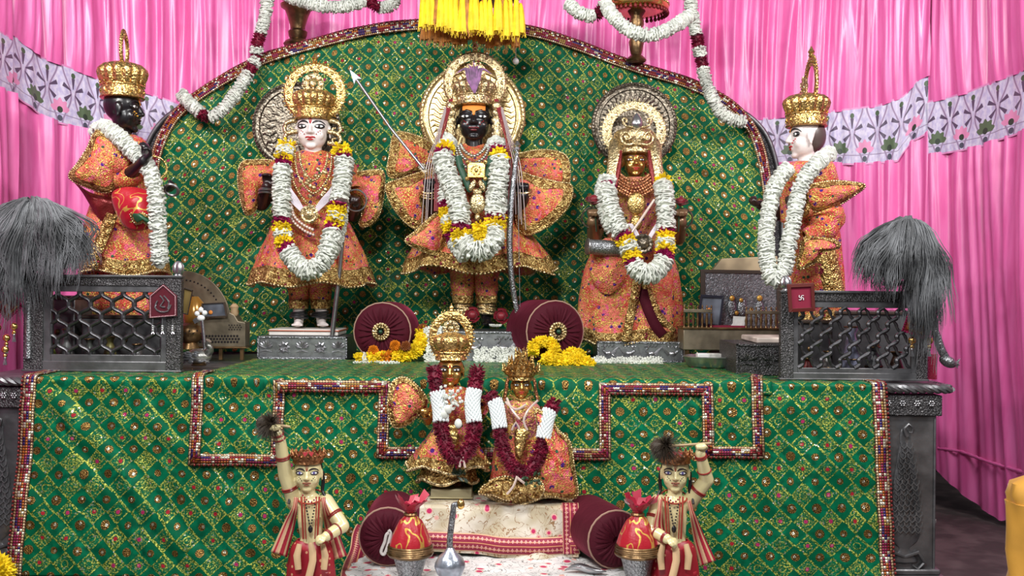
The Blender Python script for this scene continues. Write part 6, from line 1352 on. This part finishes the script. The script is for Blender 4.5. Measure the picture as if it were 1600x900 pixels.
MB().box((a.x-.008, Y-.012, b.z-.008), (b.x+.008, Y+.10, b.z)).build('tray', BRASS, t, bevel=.002)
for x in (312, 345, 378): MB().box((P(x, 542, Y).x-.008, Y-.004, zt-.006), (P(x, 542, Y).x+.008, Y+.012, b.z-.008)).build('foot', BRASS, t)
m = MB()
for r_ in range(3):
    for c_ in range(13): dots(m, [(313+c_*4.8+(r_ % 2)*2.4, 525+r_*4.6)], Y-.001, .0058)
for r_ in range(3):
    for c_ in range(5): dots(m, [(358+c_*4.2+(r_ % 2)*2, 508+r_*3.4)], Y-.001, .0035)
m.build('pierced_holes', VOID, t)
m = MB(); m.lathe([(.012, 0), (.02, .01), (.016, .03), (.022, .045), (.008, .06)], P(366, 494, Y+.02), 12); m.build('knob_figure', plain('beige_figurine', (.45, .30, .17), .6), t)
def frame(label, pts, Y, w, fmat, imat, tilt=0, extra=None, cat='picture frame', depth=.014):
    q = [P(a, b, Y + (tilt*(pts[2][1]-b)*K(Y))) for a, b in pts]; c = sum(q, Vector())/4; t = thing('picture_frame', label, cat, ((q[2]+q[3])/2)); m = MB(); n = (q[1]-q[0]).cross(q[3]-q[0]).normalized(); n = -n if n.y > 0 else n
    inn = [p + (c-p).normalized()*w*1.4 for p in q]
    for i in range(4):
        j = (i+1) % 4; m.rings([[q[i], inn[i], inn[i]+n*depth, q[i]+n*depth], [q[j], inn[j], inn[j]+n*depth, q[j]+n*depth]])
    m.build('frame', fmat, t, smooth=False, bevel=.001); m = MB(); m.has_uv = True; i0 = [m.av(p+n*depth*.3, uv) for p, uv in zip(inn, ((0, 1), (1, 1), (1, 0), (0, 0)))]; m.f.append(tuple(i0)); m.build('picture', imat, t, smooth=False, solid=.002)
    if extra: extra(t, q, n*depth*.4)
    return t
frame('dark framed picture with a glazed figure behind the silver axe', [(316, 474), (352, 472), (356, 494), (316, 496)], .84, .006, WOOD, GLASSP, cat='picture', extra=lambda t, q, n: MB().ell(P(329, 488, .832), (.010, .004, .010), 10, 6).build('orange_spot', ORANGE, t))
frame('narrow wooden frame leaning sideways against the lattice post', [(289, 449), (302, 453), (294, 492), (285, 490)], .55, .004, WOOD, plain('dull_gold_paper', (.25, .17, .05), .5, .2, 40), cat='picture')
t = thing('glass_lamp', 'amber glass behind the silver axe', 'lamp', P(303, 510, .9)); MB().lathe([(.03, 0), (.045, .01), (.05, .05), (.045, .12), (.02, .15)], P(303, 512, .92), 20).build('amber_glass', plain('amber_glass', (.45, .22, .04), .2, .3), t)
t = thing('pierced_gilt_bowl', 'small pierced gilt bowl standing under the leaning wooden frame', 'bowl', P(295, 540, .85)); MB().lathe([(.05, 0), (.035, .03), (.06, .05), (.062, .08), (.05, .11), (.02, .125)], P(297, 545, .86), 24).build('bowl', BRASS, t)
m = MB(); dots(m, [(284+q*6, 517+(q % 2)*4) for q in range(6)], .80, .004); m.build('holes', VOID, t)
Y = .55; t = thing('silver_axe', 'small bright silver axe-headed staff standing behind the silver swan', 'axe', P(321, 555, Y)); MB().tube([P(321, 556, Y), P(319, 530, Y), P(316, 500, Y)], [.008, .0075, .007], 10).build('shaft', SILVB, t)
m = MB(); m.ell(P(314, 497, Y), (.018, .012, .014), 12, 8); [m.ell(P(314+a, 490+b, Y), .012, 10, 6) for a, b in ((-6, 0), (6, -1), (0, -6))]; m.lathe([(.008, 0), (.006, .01), (.001, .02)], P(314, 486, Y), 8); m.build('lotus_finial', WHITE, t); m = MB(); m.prism([P(a, b, Y-.004) for a, b in ((313, 498), (306, 496), (301, 500), (304, 506), (311, 503))], (0, 1, 0), .006); m.build('axe_blade', SILVB, t, smooth=False)
Y = .42; c = P(311, 566, Y); c.z = zt+.04; t = thing('silver_swan', 'small feathered silver swan vessel beside the lattice screen post', 'swan vessel', (c.x, c.y, zt)); m = MB(); m.ell(c, (.055, .04, .034), 18, 12); m.tube(catmull([c+Vector((.035, -.01, .01)), c+Vector((.055, -.02, .035)), c+Vector((.042, -.025, .055)), c+Vector((.05, -.03, .07))], n=4), [.018]*4+[.013]*4+[.011]*4+[.013], 10); m.build('body', plain('worn_silver', (.42, .41, .38), .35, .8, 50, .8, var=.4), t); m = MB()
for q in range(34): a = ru(-1, 1); b = ru(-1, .7); p = c+Vector((a*.05, -.037*math.sqrt(max(0, 1-a*a)), b*.024)); m.spike(p, p+Vector((-.028, -.005, .004+.008*b)), .006, 4)
m.build('feathers', SILVB, t); m = MB(); m.lathe([(.03, 0), (.034, .004), (.02, .012)], (c.x, c.y, zt), 20); m.build('foot', BRASS, t)
# right clutter
Y = 1.02
def figs(t, q, n):
    m = MB()
    for x, y, s in ((1144, 466, 1), (1158, 469, .8), (1187, 466, 1.1), (1151, 489, .8), (1174, 484, .7)): m.ell(P(x, y, Y-.03), (.013*s, .006, .014*s), 10, 6)
    m.build('golden_faces', plain('golden_orange_relief', (.55, .30, .06), .4, .5), t); m = MB()
    for x, y in ((1144, 482), (1160, 480), (1187, 484)): m.ell(P(x, y, Y-.02), (.022, .006, .045), 12, 8)
    for x in (1144,):
        for j in range(16): a = j*PI/8; m.tube([P(x, 466, Y-.018), P(x+20*math.cos(a), 466+20*math.sin(a), Y-.018)], .0016, 4)
    m.build('figure_relief', SILV, t)
frame('large dark framed silver relief picture with golden-faced figures behind the railing', [(1094, 421), (1220, 423), (1220, 515), (1094, 512)], Y, .020, WOOD, carved('silver_sheet', (.30, .30, .33), 55, .35, .5, .7, .35, .003), extra=figs, cat='picture')
frame('small black framed print leaning before the large relief picture', [(1094, 460), (1131, 462), (1125, 512), (1089, 508)], .93, .012, plain('black_lacquer', (.02, .02, .035), .3), GLASSP, cat='picture', extra=lambda t, q, n: MB().ell(P(1108, 484, .915), (.008, .003, .010), 8, 6).build('orange_spot', ORANGE, t))
t = thing('worn_stone', 'worn cream stone edge above the large relief picture', 'stone', P(1160, 430, 1.30)); a, b = P(1122, 404, 1.25), P(1210, 430, 1.25); m = MB(); m.prism([P(x, y, 1.18) for x, y in ((1112, 424), (1128, 404), (1215, 400), (1215, 424))], (0, 1, 0), .05); m.build('stone_edge', CREAMW, t, smooth=False, bevel=.004)
m = MB(); m.box((P(1112, 424, 1.18).x, 1.185, zt), (P(1215, 424, 1.18).x, 1.225, P(1112, 424, 1.18).z)); m.build('stone_back', WOOD, t)
Y = .84; t = thing('railed_shrine_box', 'old metal shrine box with a small baluster railing before the framed pictures', 'box', P(1142, 548, Y)); a, b = P(1068, 513, Y), P(1226, 548, Y)
MB().box((a.x, Y, b.z), (b.x, Y+.17, a.z)).build('box_body', DULLM, t, bevel=.003); MB().box((a.x-.005, Y-.008, a.z-.004), (b.x+.005, Y+.175, a.z+.006)).build('box_lid', BRASS, t, bevel=.002)
for x in (1074, 1150, 1222): MB().box((P(x, 548, Y).x-.01, Y+.01, zt-.006), (P(x, 548, Y).x+.01, Y+.05, b.z)).build('foot', BRASS, t)
MB().box((P(1112, 513, Y).x, Y+.01, a.z+.006), (P(1166, 513, Y).x, Y+.12, a.z+.014)).build('red_cloth_lining', REDV, t)
for (x0, x1) in ((1068, 1113), (1165, 1222)):
    m = MB(); X_0, X_1 = P(x0, 500, Y).x, P(x1, 500, Y).x; zr0 = a.z+.006; H = .085 if x0 < 1100 else .080; m.box((X_0, Y-.002, zr0+H-.016), (X_1, Y+.010, zr0+H)); rl = m.build('railing', DULLM, t, bevel=.002); m = MB(); n_ = int((x1-x0)/7.5)
    for j in range(n_+1):
        xx = X_0+.004+(X_1-X_0-.008)*j/n_; m.lathe([(.007, 0), (.004, .01), (.008, .03), (.004, .05), (.006, .066)], (xx, Y+.004, zr0), 10); m.lathe([(.005, 0), (.003, .008), (.0045, .014), (.001, .02)], (xx, Y+.004, zr0+H), 8)
    m.build('balusters', BRASS, rl)
t = thing('paper_note', 'small white printed paper card resting on the red lining of the railed shrine box', 'card', P(1155, 512, Y+.03)); MB().prism([P(x, y, Y+.03) for x, y in ((1146, 494), (1166, 495), (1163, 509), (1140, 511), (1145, 505))], (0, 1, 0), .003).build('card', plain('white_card', (.72, .72, .70), .6, var=.1, nscale=70), t, smooth=False)
Y = .58; c = P(1112, 566, Y); t = thing('metal_tray', 'round metal tray holding small packets in front of the railed shrine box', 'tray', (c.x, c.y, zt)); r = 43*K(Y)
MB().lathe([(.002, 0), (r*.8, .0), (r*.9, .010), (r*.98, .040), (r*1.03, .048), (r*1.0, .052), (r*.94, .044), (r*.84, .014), (.002, .010)], (c.x, c.y, zt), 48).build('tray_body', plain('greenish_tin', (.34, .38, .33), .3, .8, 40, .3, var=.3), t)
for i_, (x, y, sx_, lab) in enumerate(((1126, 556, 20, 'patterned white box lying in the round metal tray'), (1098, 556, 9, 'small cream packet on the statue side of the metal tray'))):
    q = P(x, y, Y); MB().box((q.x-sx_*K(Y), q.y-.02, zt+.016), (q.x+sx_*K(Y), q.y+.03, zt+.062)).build('sweet_box' if i_ == 0 else 'cream_packet', FLORW if i_ else plain('foil_print', (.66, .64, .60), .4, var=.35, nscale=60), bevel=.004, tag=(lab, 'box' if i_ == 0 else 'packet'))
# ------------------------------------------------------------ fly whisks of grey hair
def yak(label, root, Y, sl, sr, nc, per, seedv, core):
    """sl, sr = (spread px, drop px) on either side of the root"""
    random.seed(seedv); R0 = P(*root, Y); t = thing('yak_hair_whisk', label, 'whisk', R0-Vector((0, 0, .3))); k = K(Y); m = MB()
    for c_ in range(nc):
        f = ru(-1, 1); sp, dr = sl if f < 0 else sr; af = abs(f); px = sp*k*af**.75*(1 if f > 0 else -1)*ru(.8, 1.12); dep = ru(-1, 1)*.09; L = ru(.62, 1.08)*(1 if rnd() > .1 else 1.15); drop = dr*k*L*(1-.25*af); rise = ru(.01, .05)*(1-.5*af); a = ru(0, 6); cur = ru(.006, .026); fl = ru(-.012, .012)
        for q in range(per):
            j1 = ru(-.006, .006); j2 = ru(-.006, .006); wd = ru(.3, 1.6); a2 = a+ru(-.6, .6); l2 = ru(.8, 1.1); ex = ru(-.02, .02) if rnd() < .2 else 0; pts = []
            for i in range(13):
                s = i/12; x = px*(1-(1-s)**2.2) + j1*wd*s*3 + ex*s*s; z = rise*math.sin(PI*min(1, s*2.4)) - drop*l2*s**1.5; y = dep*(1-(1-s)**2) + j2*s*2
                pts.append(R0+Vector((x+cur*math.sin(s*6.5+a2)*s+fl*s*math.sin(s*14+a2), y+cur*math.cos(s*5+a2)*s, z+j2*.5)))
            m.tube(pts, [.0022]*3+[.0018]*7+[.0012, .0008, .0004], 3, False)
    m.build('hair', HAIR, t, auto=180)
    return t
random.seed(3)
w1 = yak('grey yak hair fly whisk flopping over the lattice screen by the black-faced profile statue', (50, 318), .10, (85, 172), (86, 135), 210, 17, 5, 0)
w2 = yak('grey yak hair fly whisk flopping over the lattice screen by the pink curtain', (1422, 350), -.02, (76, 118), (48, 195), 190, 17, 8, 0)
h = MB(); q = [P(1424, 356, .02), P(1440, 440, .02), P(1465, 530, .0), P(1478, 560, -.0)]; h.tube(catmull(q, n=6), [.02]*6+[.015]*6+[.016]*7, 12); h.build('handle', SILV, w2)
MB().ell(P(1481, 565, 0), (.035, .03, .022), 18, 12, Matrix.Rotation(.5, 3, 'Y')).build('silver_knob', SILV, w2); m = MB(); [m.spike(P(1492, 568, 0), P(1498+ru(-2, 3), 570+ru(-12, 8), 0), .004) for _ in range(8)]; m.build('knob_leaves', SILVB, w2)
h = MB(); h.tube([P(52, 316, .14), P(48, 400, .16), P(44, 470, .16), P(44, 560, .15)], .014, 10); h.build('handle', SILV, w1)
# pendants on the screens
def pendant(label, cx, cy, Y, s, bells, ang=PI/4):
    t = thing('bell_pendant', label, 'pendant', P(cx, cy+40, Y)); m = MB(); c = P(cx, cy, Y); R = lambda a, r: c+Vector((math.cos(a)*r, 0, math.sin(a)*r))
    m.prism([R(ang+PI/2*i+.0, s) for i in range(4)], (0, 1, 0), .008); m.build('diamond_plaque', MASK, t, smooth=False); m = MB(); pts = [R(ang+PI/2*i, s*.66) for i in range(5)]; m.tube([p-Vector((0, .004, 0)) for p in pts], .0045, 6); m.ell(c-Vector((0, .004, 0)), (s*.2, .004, s*.2)); m.build('gold_inner_frame', GOLDS, t)
    m = MB()
    for i in range(4):
        for f in np.linspace(0, 1, 10): p = R(ang+PI/2*i, s)*(1-f)+R(ang+PI/2*(i+1), s)*f; m.ell(p, .0045, 6, 4)
    m.build('bead_edge', MAG, t)
    for (bx, by) in bells:
        q = P(bx, by, Y-.01); m = MB(); m.ell(q, (.015, .015, .015), 12, 8); m.ell(q-Vector((0, 0, .024)), (.009, .009, .009), 10, 6); b = m.build('gold_bell', GOLDS, t); m = MB(); [m.tube([q-Vector((0, 0, .03)), q-Vector((.006*math.cos(j), .006*math.sin(j), .062))], .0025, 5) for j in range(6)]; m.ell(q-Vector((0, 0, .034)), .007, 8, 5); m.build('silver_tassel', SILVB, b)
pendant('red diamond plaque with gold bells hanging under the whisk by the black-faced profile statue', 12, 478, .12, .058, ((-4, 512), (10, 528), (22, 510), (8, 546)), PI/2)
pendant('red and gold plaque with gold bells hanging under the whisk nearest the curtain', 1432, 506, -.01, .060, ((1425, 532), (1452, 532)), PI/2+.45)
Y = .135; t = thing('pentagon_ornament', 'maroon pentagon ornament with silver scroll and three tassels on the screen post', 'ornament', P(257, 520, Y)); m = MB(); m.prism([P(x, y, Y) for x, y in ((233, 497), (233, 462), (255, 444), (276, 462), (276, 494))], (0, 1, 0), .010); m.build('plaque', MAROONM, t, smooth=False)
m = MB(); pe = [P(x, y, Y-.003) for x, y in ((235, 496), (235, 463), (255, 446), (274, 463), (274, 493), (235, 496))]; beads = resample(catmull(pe, n=1), .006); [m.ell(p, .003, 6, 4) for p in beads]; m.build('beaded_rim', plain('pinkish_silver', (.55, .32, .36), .35, .6), t)
m = MB(); string(m, [(246, 470, -.004), (242, 480, -.004), (250, 487, -.004), (262, 486, -.004), (267, 476, -.004)], Y, .0032); string(m, [(250, 462, -.004), (256, 470, -.004), (250, 478, -.004), (258, 480, -.004)], Y, .0030); string(m, [(256, 462, -.004), (264, 472, -.004), (262, 482, -.004)], Y, .003); m.build('silver_scroll', SILVB, t)
for x in (239, 254, 270):
    q = P(x, 498, Y); m = MB(); m.tube([q, q-Vector((0, 0, .03))], .0016, 5)
    for j in range(3): m.ell(q-Vector((0, 0, .03+.008*j)), (.008, .008, .005), 8, 5)
    [m.tube([q-Vector((0, 0, .05)), q-Vector((.006*math.cos(j), .006*math.sin(j), .062))], .002, 4) for j in range(5)]; m.build('tassel', SILVB, t)
Y = .02; t = thing('framed_swastika_plaque', 'small wooden frame with a white swastika emblem on red felt, hung on the screen post', 'framed emblem', P(1253, 490, Y)); q = [P(x, y, Y) for x, y in ((1229, 444), (1271, 442), (1273, 486), (1232, 488))]; c = sum(q, Vector())/4; m = MB(); inn = [p+(c-p)*.26 for p in q]
for i in range(4):
    j = (i+1) % 4; m.rings([[q[i], inn[i], inn[i]-Vector((0, .012, 0)), q[i]-Vector((0, .010, 0))], [q[j], inn[j], inn[j]-Vector((0, .012, 0)), q[j]-Vector((0, .010, 0))]])
m.build('frame', plain('mahogany', (.10, .015, .012), .3, coat=.3), t, smooth=False, bevel=.001); m = MB(); m.prism([p-Vector((0, .004, 0)) for p in inn], (0, 1, 0), .006); m.build('red_felt', REDV, t, smooth=False)
m = MB(); u = .0042; th = .0011
def bar(x0, z0, x1, z1): m.box((c.x+min(x0, x1)*u-th, c.y-.0085, c.z+min(z0, z1)*u-th), (c.x+max(x0, x1)*u+th, c.y-.005, c.z+max(z0, z1)*u+th))
bar(-2, 0, 2, 0); bar(0, -2, 0, 2); bar(0, 2, 2, 2); bar(2, 0, 2, -2); bar(0, -2, -2, -2); bar(-2, 0, -2, 2); m.build('white_emblem', WHITE, t, smooth=False)
t = thing('red_bangle_stack', 'red beaded cylinder standing beside the screen end under the whisk knob', 'bangles', P(1457, 596, -.0)+Vector((0, 0, 0))); q = P(1455, 592, .10); m = MB(); [m.rings([[q+Vector((.022*math.cos(a), .022*math.sin(a), z+w_)) for a in np.linspace(0, 2*PI, 24, endpoint=False)] for w_ in (0, .004)]) for z in np.arange(0, .10, .006)]; m.build('bangles', plain('red_glass', (.35, .01, .02), .2, .2), t)
# ------------------------------------------------------------ hanging lamps, tassel canopy, garland strings at the top
Y = 1.15
def lampstem(label, cx, ybase, Y, prof, extra=None, mat=BRASS):
    c = P(cx, ybase, Y); t = thing('brass_lamp', label, 'lamp', c); MB().lathe([(r*K(Y), z*K(Y)) for r, z in prof], c, 40).build('stem', mat, t)
    if extra: extra(t, c)
    return t
lampstem('dark brass lamp foot in front of the pink curtain above the white-faced crowned statue', 465, 74, 1.68, [(2, 0), (20, 1), (22, 5), (19, 9), (12, 13), (14, 18), (15, 24), (11, 28), (12, 34), (16, 48), (20, 58), (26, 62), (27, 66), (22, 70), (10, 74), (10, 110)])
def rimx(t, c):
    k = K(1.0)
    MB().lathe([(r*k, z*k) for r, z in ((10, 88), (30, 84), (50, 86), (54, 90), (54, 96), (48, 100), (40, 112), (34, 130), (10, 140))], c, 60).build('domed_bowl', GOLDS, t); m = MB()
    for j in range(40): a = 2*PI*j/40; q = c+Vector((52*k*math.cos(a), 52*k*math.sin(a), 86*k)); m.lathe([(.001, 0), (.009, .006), (.010, .014), (.004, .026)], q-Vector((0, 0, .022)), 8)
    m.build('fringe_drops', MASK, t); m = MB()
    for j in range(44): a = 2*PI*j/44; m.ell(c+Vector((53*k*math.cos(a), 53*k*math.sin(a), 97*k)), .009, 6, 4)
    m.build('bead_rim', GOLD, t)
lampstem('domed brass lamp with fringe inside the white swag above the gold-faced statue', 994, 98, 1.42, [(2, 0), (14, 1), (16, 4), (13, 8), (8, 12), (10, 20), (12, 32), (9, 40), (7, 50), (12, 60), (9, 72), (14, 80), (16, 92), (3, 94)], rimx)
Y = .95; t = thing('tassel_canopy', 'round canopy fringed with yellow silk tassels above the central statue', 'canopy', P(735, 0, Y)); c = P(736, -8, Y+.2); R_ = 84*K(Y); MB().lathe([(R_*1.0, 0), (R_*1.02, .02), (R_*.98, .05), (R_*.6, .14), (.02, .2)], c, 60).build('canopy_top', BRASS, t)
m = MB(); [m.ell(c+Vector((R_*1.02*math.cos(a), R_*.6*math.sin(a)-.0, .0+.006*math.sin(a*9))), .010, 8, 6) for a in np.linspace(PI, 2*PI, 60)]; m.build('bead_string', GOLD, t)
def tassel(p, L, r, mat, nm):
    m = MB(); m.lathe([(r*.25, 0), (r*.45, -L*.08), (r*.62, -L*.2), (r*.85, -L*.55), (r, -L*.9), (r*.96, -L), (r*.3, -L*.98)][::-1], p, 22, fn=lambda th, j: 1+.09*math.sin(th*7+j*3)+.05*math.sin(th*11))
    for j in range(16): a = rnd()*6; e = Vector((math.cos(a), math.sin(a), 0)); m.tube([p+e*r*.7-Vector((0, 0, L*.6)), p+e*r*1.05-Vector((0, 0, L*.95)), p+e*r*ru(.8, 1.25)-Vector((ru(-.005, .005), 0, L*ru(1.0, 1.14)))], .0012, 3)
    m.build(nm, mat, t)
for j in range(21):
    f = j/20; px = 660+153*f+ru(-2.5, 2.5); bottom = 41+f*16+ru(-6, 4)+ (3 if .3 < f < .6 else 0); yy = Y-.06*math.sin(PI*f)+ru(-.01, .01); top = ru(-18, -8) if f < .6 else ru(-10, 6)*f; p = P(px, top, yy); tassel(p, (bottom-top)*K(yy), ru(6, 8.2)*K(yy), YTAS if j not in (3, 9) else OTAS, 'tassel')
for j in range(15):
    f = j/14; px = 664+142*f; bottom = 60+f*12+ru(-6, 6); yy = Y+.10; p = P(px, -5, yy); tassel(p, (bottom+5)*K(yy), 6.5*K(yy), OTAS, 'inner_tassel')
for y_ in (66, 96):
    m = MB(); m.ell(P(806, y_, 1.25), .017, 14, 10); m.build('crystal_bead', CRYS, tag=('clear crystal bead hanging ' + ('just under the yellow tassels' if y_ < 80 else 'lower on the thread beside the pale gold halo'), 'bead'))
m = MB(); m.tube([P(806, -10, 1.25), P(806, 96, 1.25)], .001, 4); m.build('bead_thread', PEARL, tag=('thin thread carrying the two crystal beads', 'thread'))
# flower strings
garland('white and maroon flower string hanging from the top to the arch over the green cloth', [(420, -20, 0), (415, 20, 0), (408, 50, 0), (402, 68, 0), (400, 90, 0), (396, 100, -.02), (382, 125, -.04), (362, 155, -.06), (340, 178, -.07), (322, 182, -.07), (300, 165, -.05), (284, 148, -.03)], 1.36, 10.5, [('w', 70), ('m', 22), ('w', 11), ('m', 9), ('w', 9), ('m', 15), ('w', 88), ('m', 14), ('w', 44)])
garland('white flower swag with a maroon tuft in front of the dark brass lamp foot', [(440, -12, 0), (470, 2, -.04), (505, 10, -.05), (540, 10, -.05), (572, 2, -.03), (586, 8, -.02), (596, 12, 0), (615, 6, 0), (618, -6, 0)], 1.36, 10, [('w', 128), ('m', 22), ('w', 34)])
garland('white flower swag looping under the domed brass lamp', [(888, 5, 0), (905, 20, -.02), (930, 25, -.02), (945, 8, 0), (955, 22, -.10), (975, 42, -.14), (1000, 54, -.16), (1030, 52, -.16), (1058, 38, -.12), (1076, 26, -.06)], .98, 11, [('w', 44), ('m', 16), ('w', 180)])
garland('white and maroon flower string falling from the domed lamp to the arch shoulder', [(1074, -15, 0), (1080, 10, 0), (1086, 45, 0), (1090, 62, 0), (1094, 85, 0), (1098, 105, 0), (1104, 130, -.01), (1114, 155, -.02), (1126, 175, -.02), (1145, 187, -.02), (1164, 190, -.02)], 1.28, 10.5, [('w', 72), ('m', 20), ('w', 14), ('m', 18), ('w', 118)])
m = MB(); 
for q in range(3): m.tube([Vector((2.05+.07*math.cos(a+q)*ru(.5, 1), 1.05+.05*math.sin(a*1.3+q), .02+.03*q+.01*math.sin(a*2))) for a in np.linspace(0, 4, 12)], [.01+.006*rnd() for _ in range(12)], 6)
m.build('crumpled_cloth', plain('dirty_white_rag', (.30, .29, .28), .7), tag=('crumpled grey-white rag on the dark floor behind the altar post', 'rag'))

# ------------------------------------------------------------ added dark backing boxes, and oddments seen through the lattices
def sidebox(label, x0, y0, x1, y1, Y, D=.3):  # boxes added to darken the view behind the lattices
    a, b = P(x0, y0, Y), P(x1, y1, Y); t = thing('dark_backing_box', label, 'box', ((a.x+b.x)/2, Y+D/2, zt)); MB().box((a.x, Y, zt), (b.x, Y+D, a.z-.012)).build('box_body', DARKP, t, bevel=.004); MB().box((a.x-.008, Y-.008, a.z-.014), (b.x+.008, Y+D+.008, a.z)).build('box_lid', WOOD, t, bevel=.003)
    m = MB(); c = P((x0+x1)/2, (y0+y1)/2, Y-.004); m.ell(c, (.012, .008, .012), 10, 6); m.build('box_knob', BRASS, t); return t
sidebox('added dark backing box behind the lattice directly under the leftmost grey whisk', 62, 462, 116, 575, .30, .22); sidebox('long added dark backing box deep behind the lattice by the pink curtain', 1300, 486, 1440, 590, .40, .3)
sidebox('low added dark backing box behind the lattice centre beside the black-faced profile statue', 128, 492, 262, 570, .30, .10)
sidebox('low added dark backing box before the stained marble slab behind the lattice', 1236, 500, 1296, 590, .28, .12)
def vase(label, px, py, Y, r, h, mat, prof=((.5, 0), (.9, .12), (1, .35), (.6, .7), (.4, .85), (.7, 1)), name='vase', cat='vase'):
    c = P(px, py, Y); c.z = zt if True else c.z; t = thing(name, label, cat, c); MB().lathe([(r*a, h*b) for a, b in prof]+[(r*.5, h*.98)], c, 24).build('body', mat, t); m = MB(); bangle(m, c+Vector((0, 0, h)), r*.7, .003); bangle(m, c+Vector((0, 0, h*.35)), r*1.0, .003); m.build('rings', BRASS, t)
CLUT = [(78, 'olive cloth-wrapped pot', (.30, .34, .06), .035, .10), (104, 'dull silver vase', (.25, .25, .25), .025, .16), (140, 'smoky glass jar', (.10, .11, .10), .028, .12), (172, 'olive brass pot', (.18, .16, .05), .03, .13), (215, 'grey spouted pot', (.16, .16, .16), .03, .10)]
for x, nm, cc, r, h in CLUT: vase(nm + ' seen through the lattice of the black-faced profile statue', x, 560, .235, r, h, plain(nm.replace(' ', '_'), cc, .35, .3, 30, .3, var=.3))
CLUT = [(1262, 'small red pot', (.22, .02, .02), .025, .07), (1292, 'pale grey vase', (.30, .28, .26), .026, .10), (1330, 'blue and white china jar', (.45, .47, .66), .04, .20), (1365, 'dark silver pot', (.12, .12, .13), .035, .12), (1400, 'brown oil lamp pot', (.10, .05, .03), .03, .10)]
for x, nm, cc, r, h in CLUT: vase(nm + ' seen through the lattice by the pink curtain', x, 575, .16, r, h, plain(nm.replace(' ', '_'), cc, .35, .2, 30, .3, var=.5))
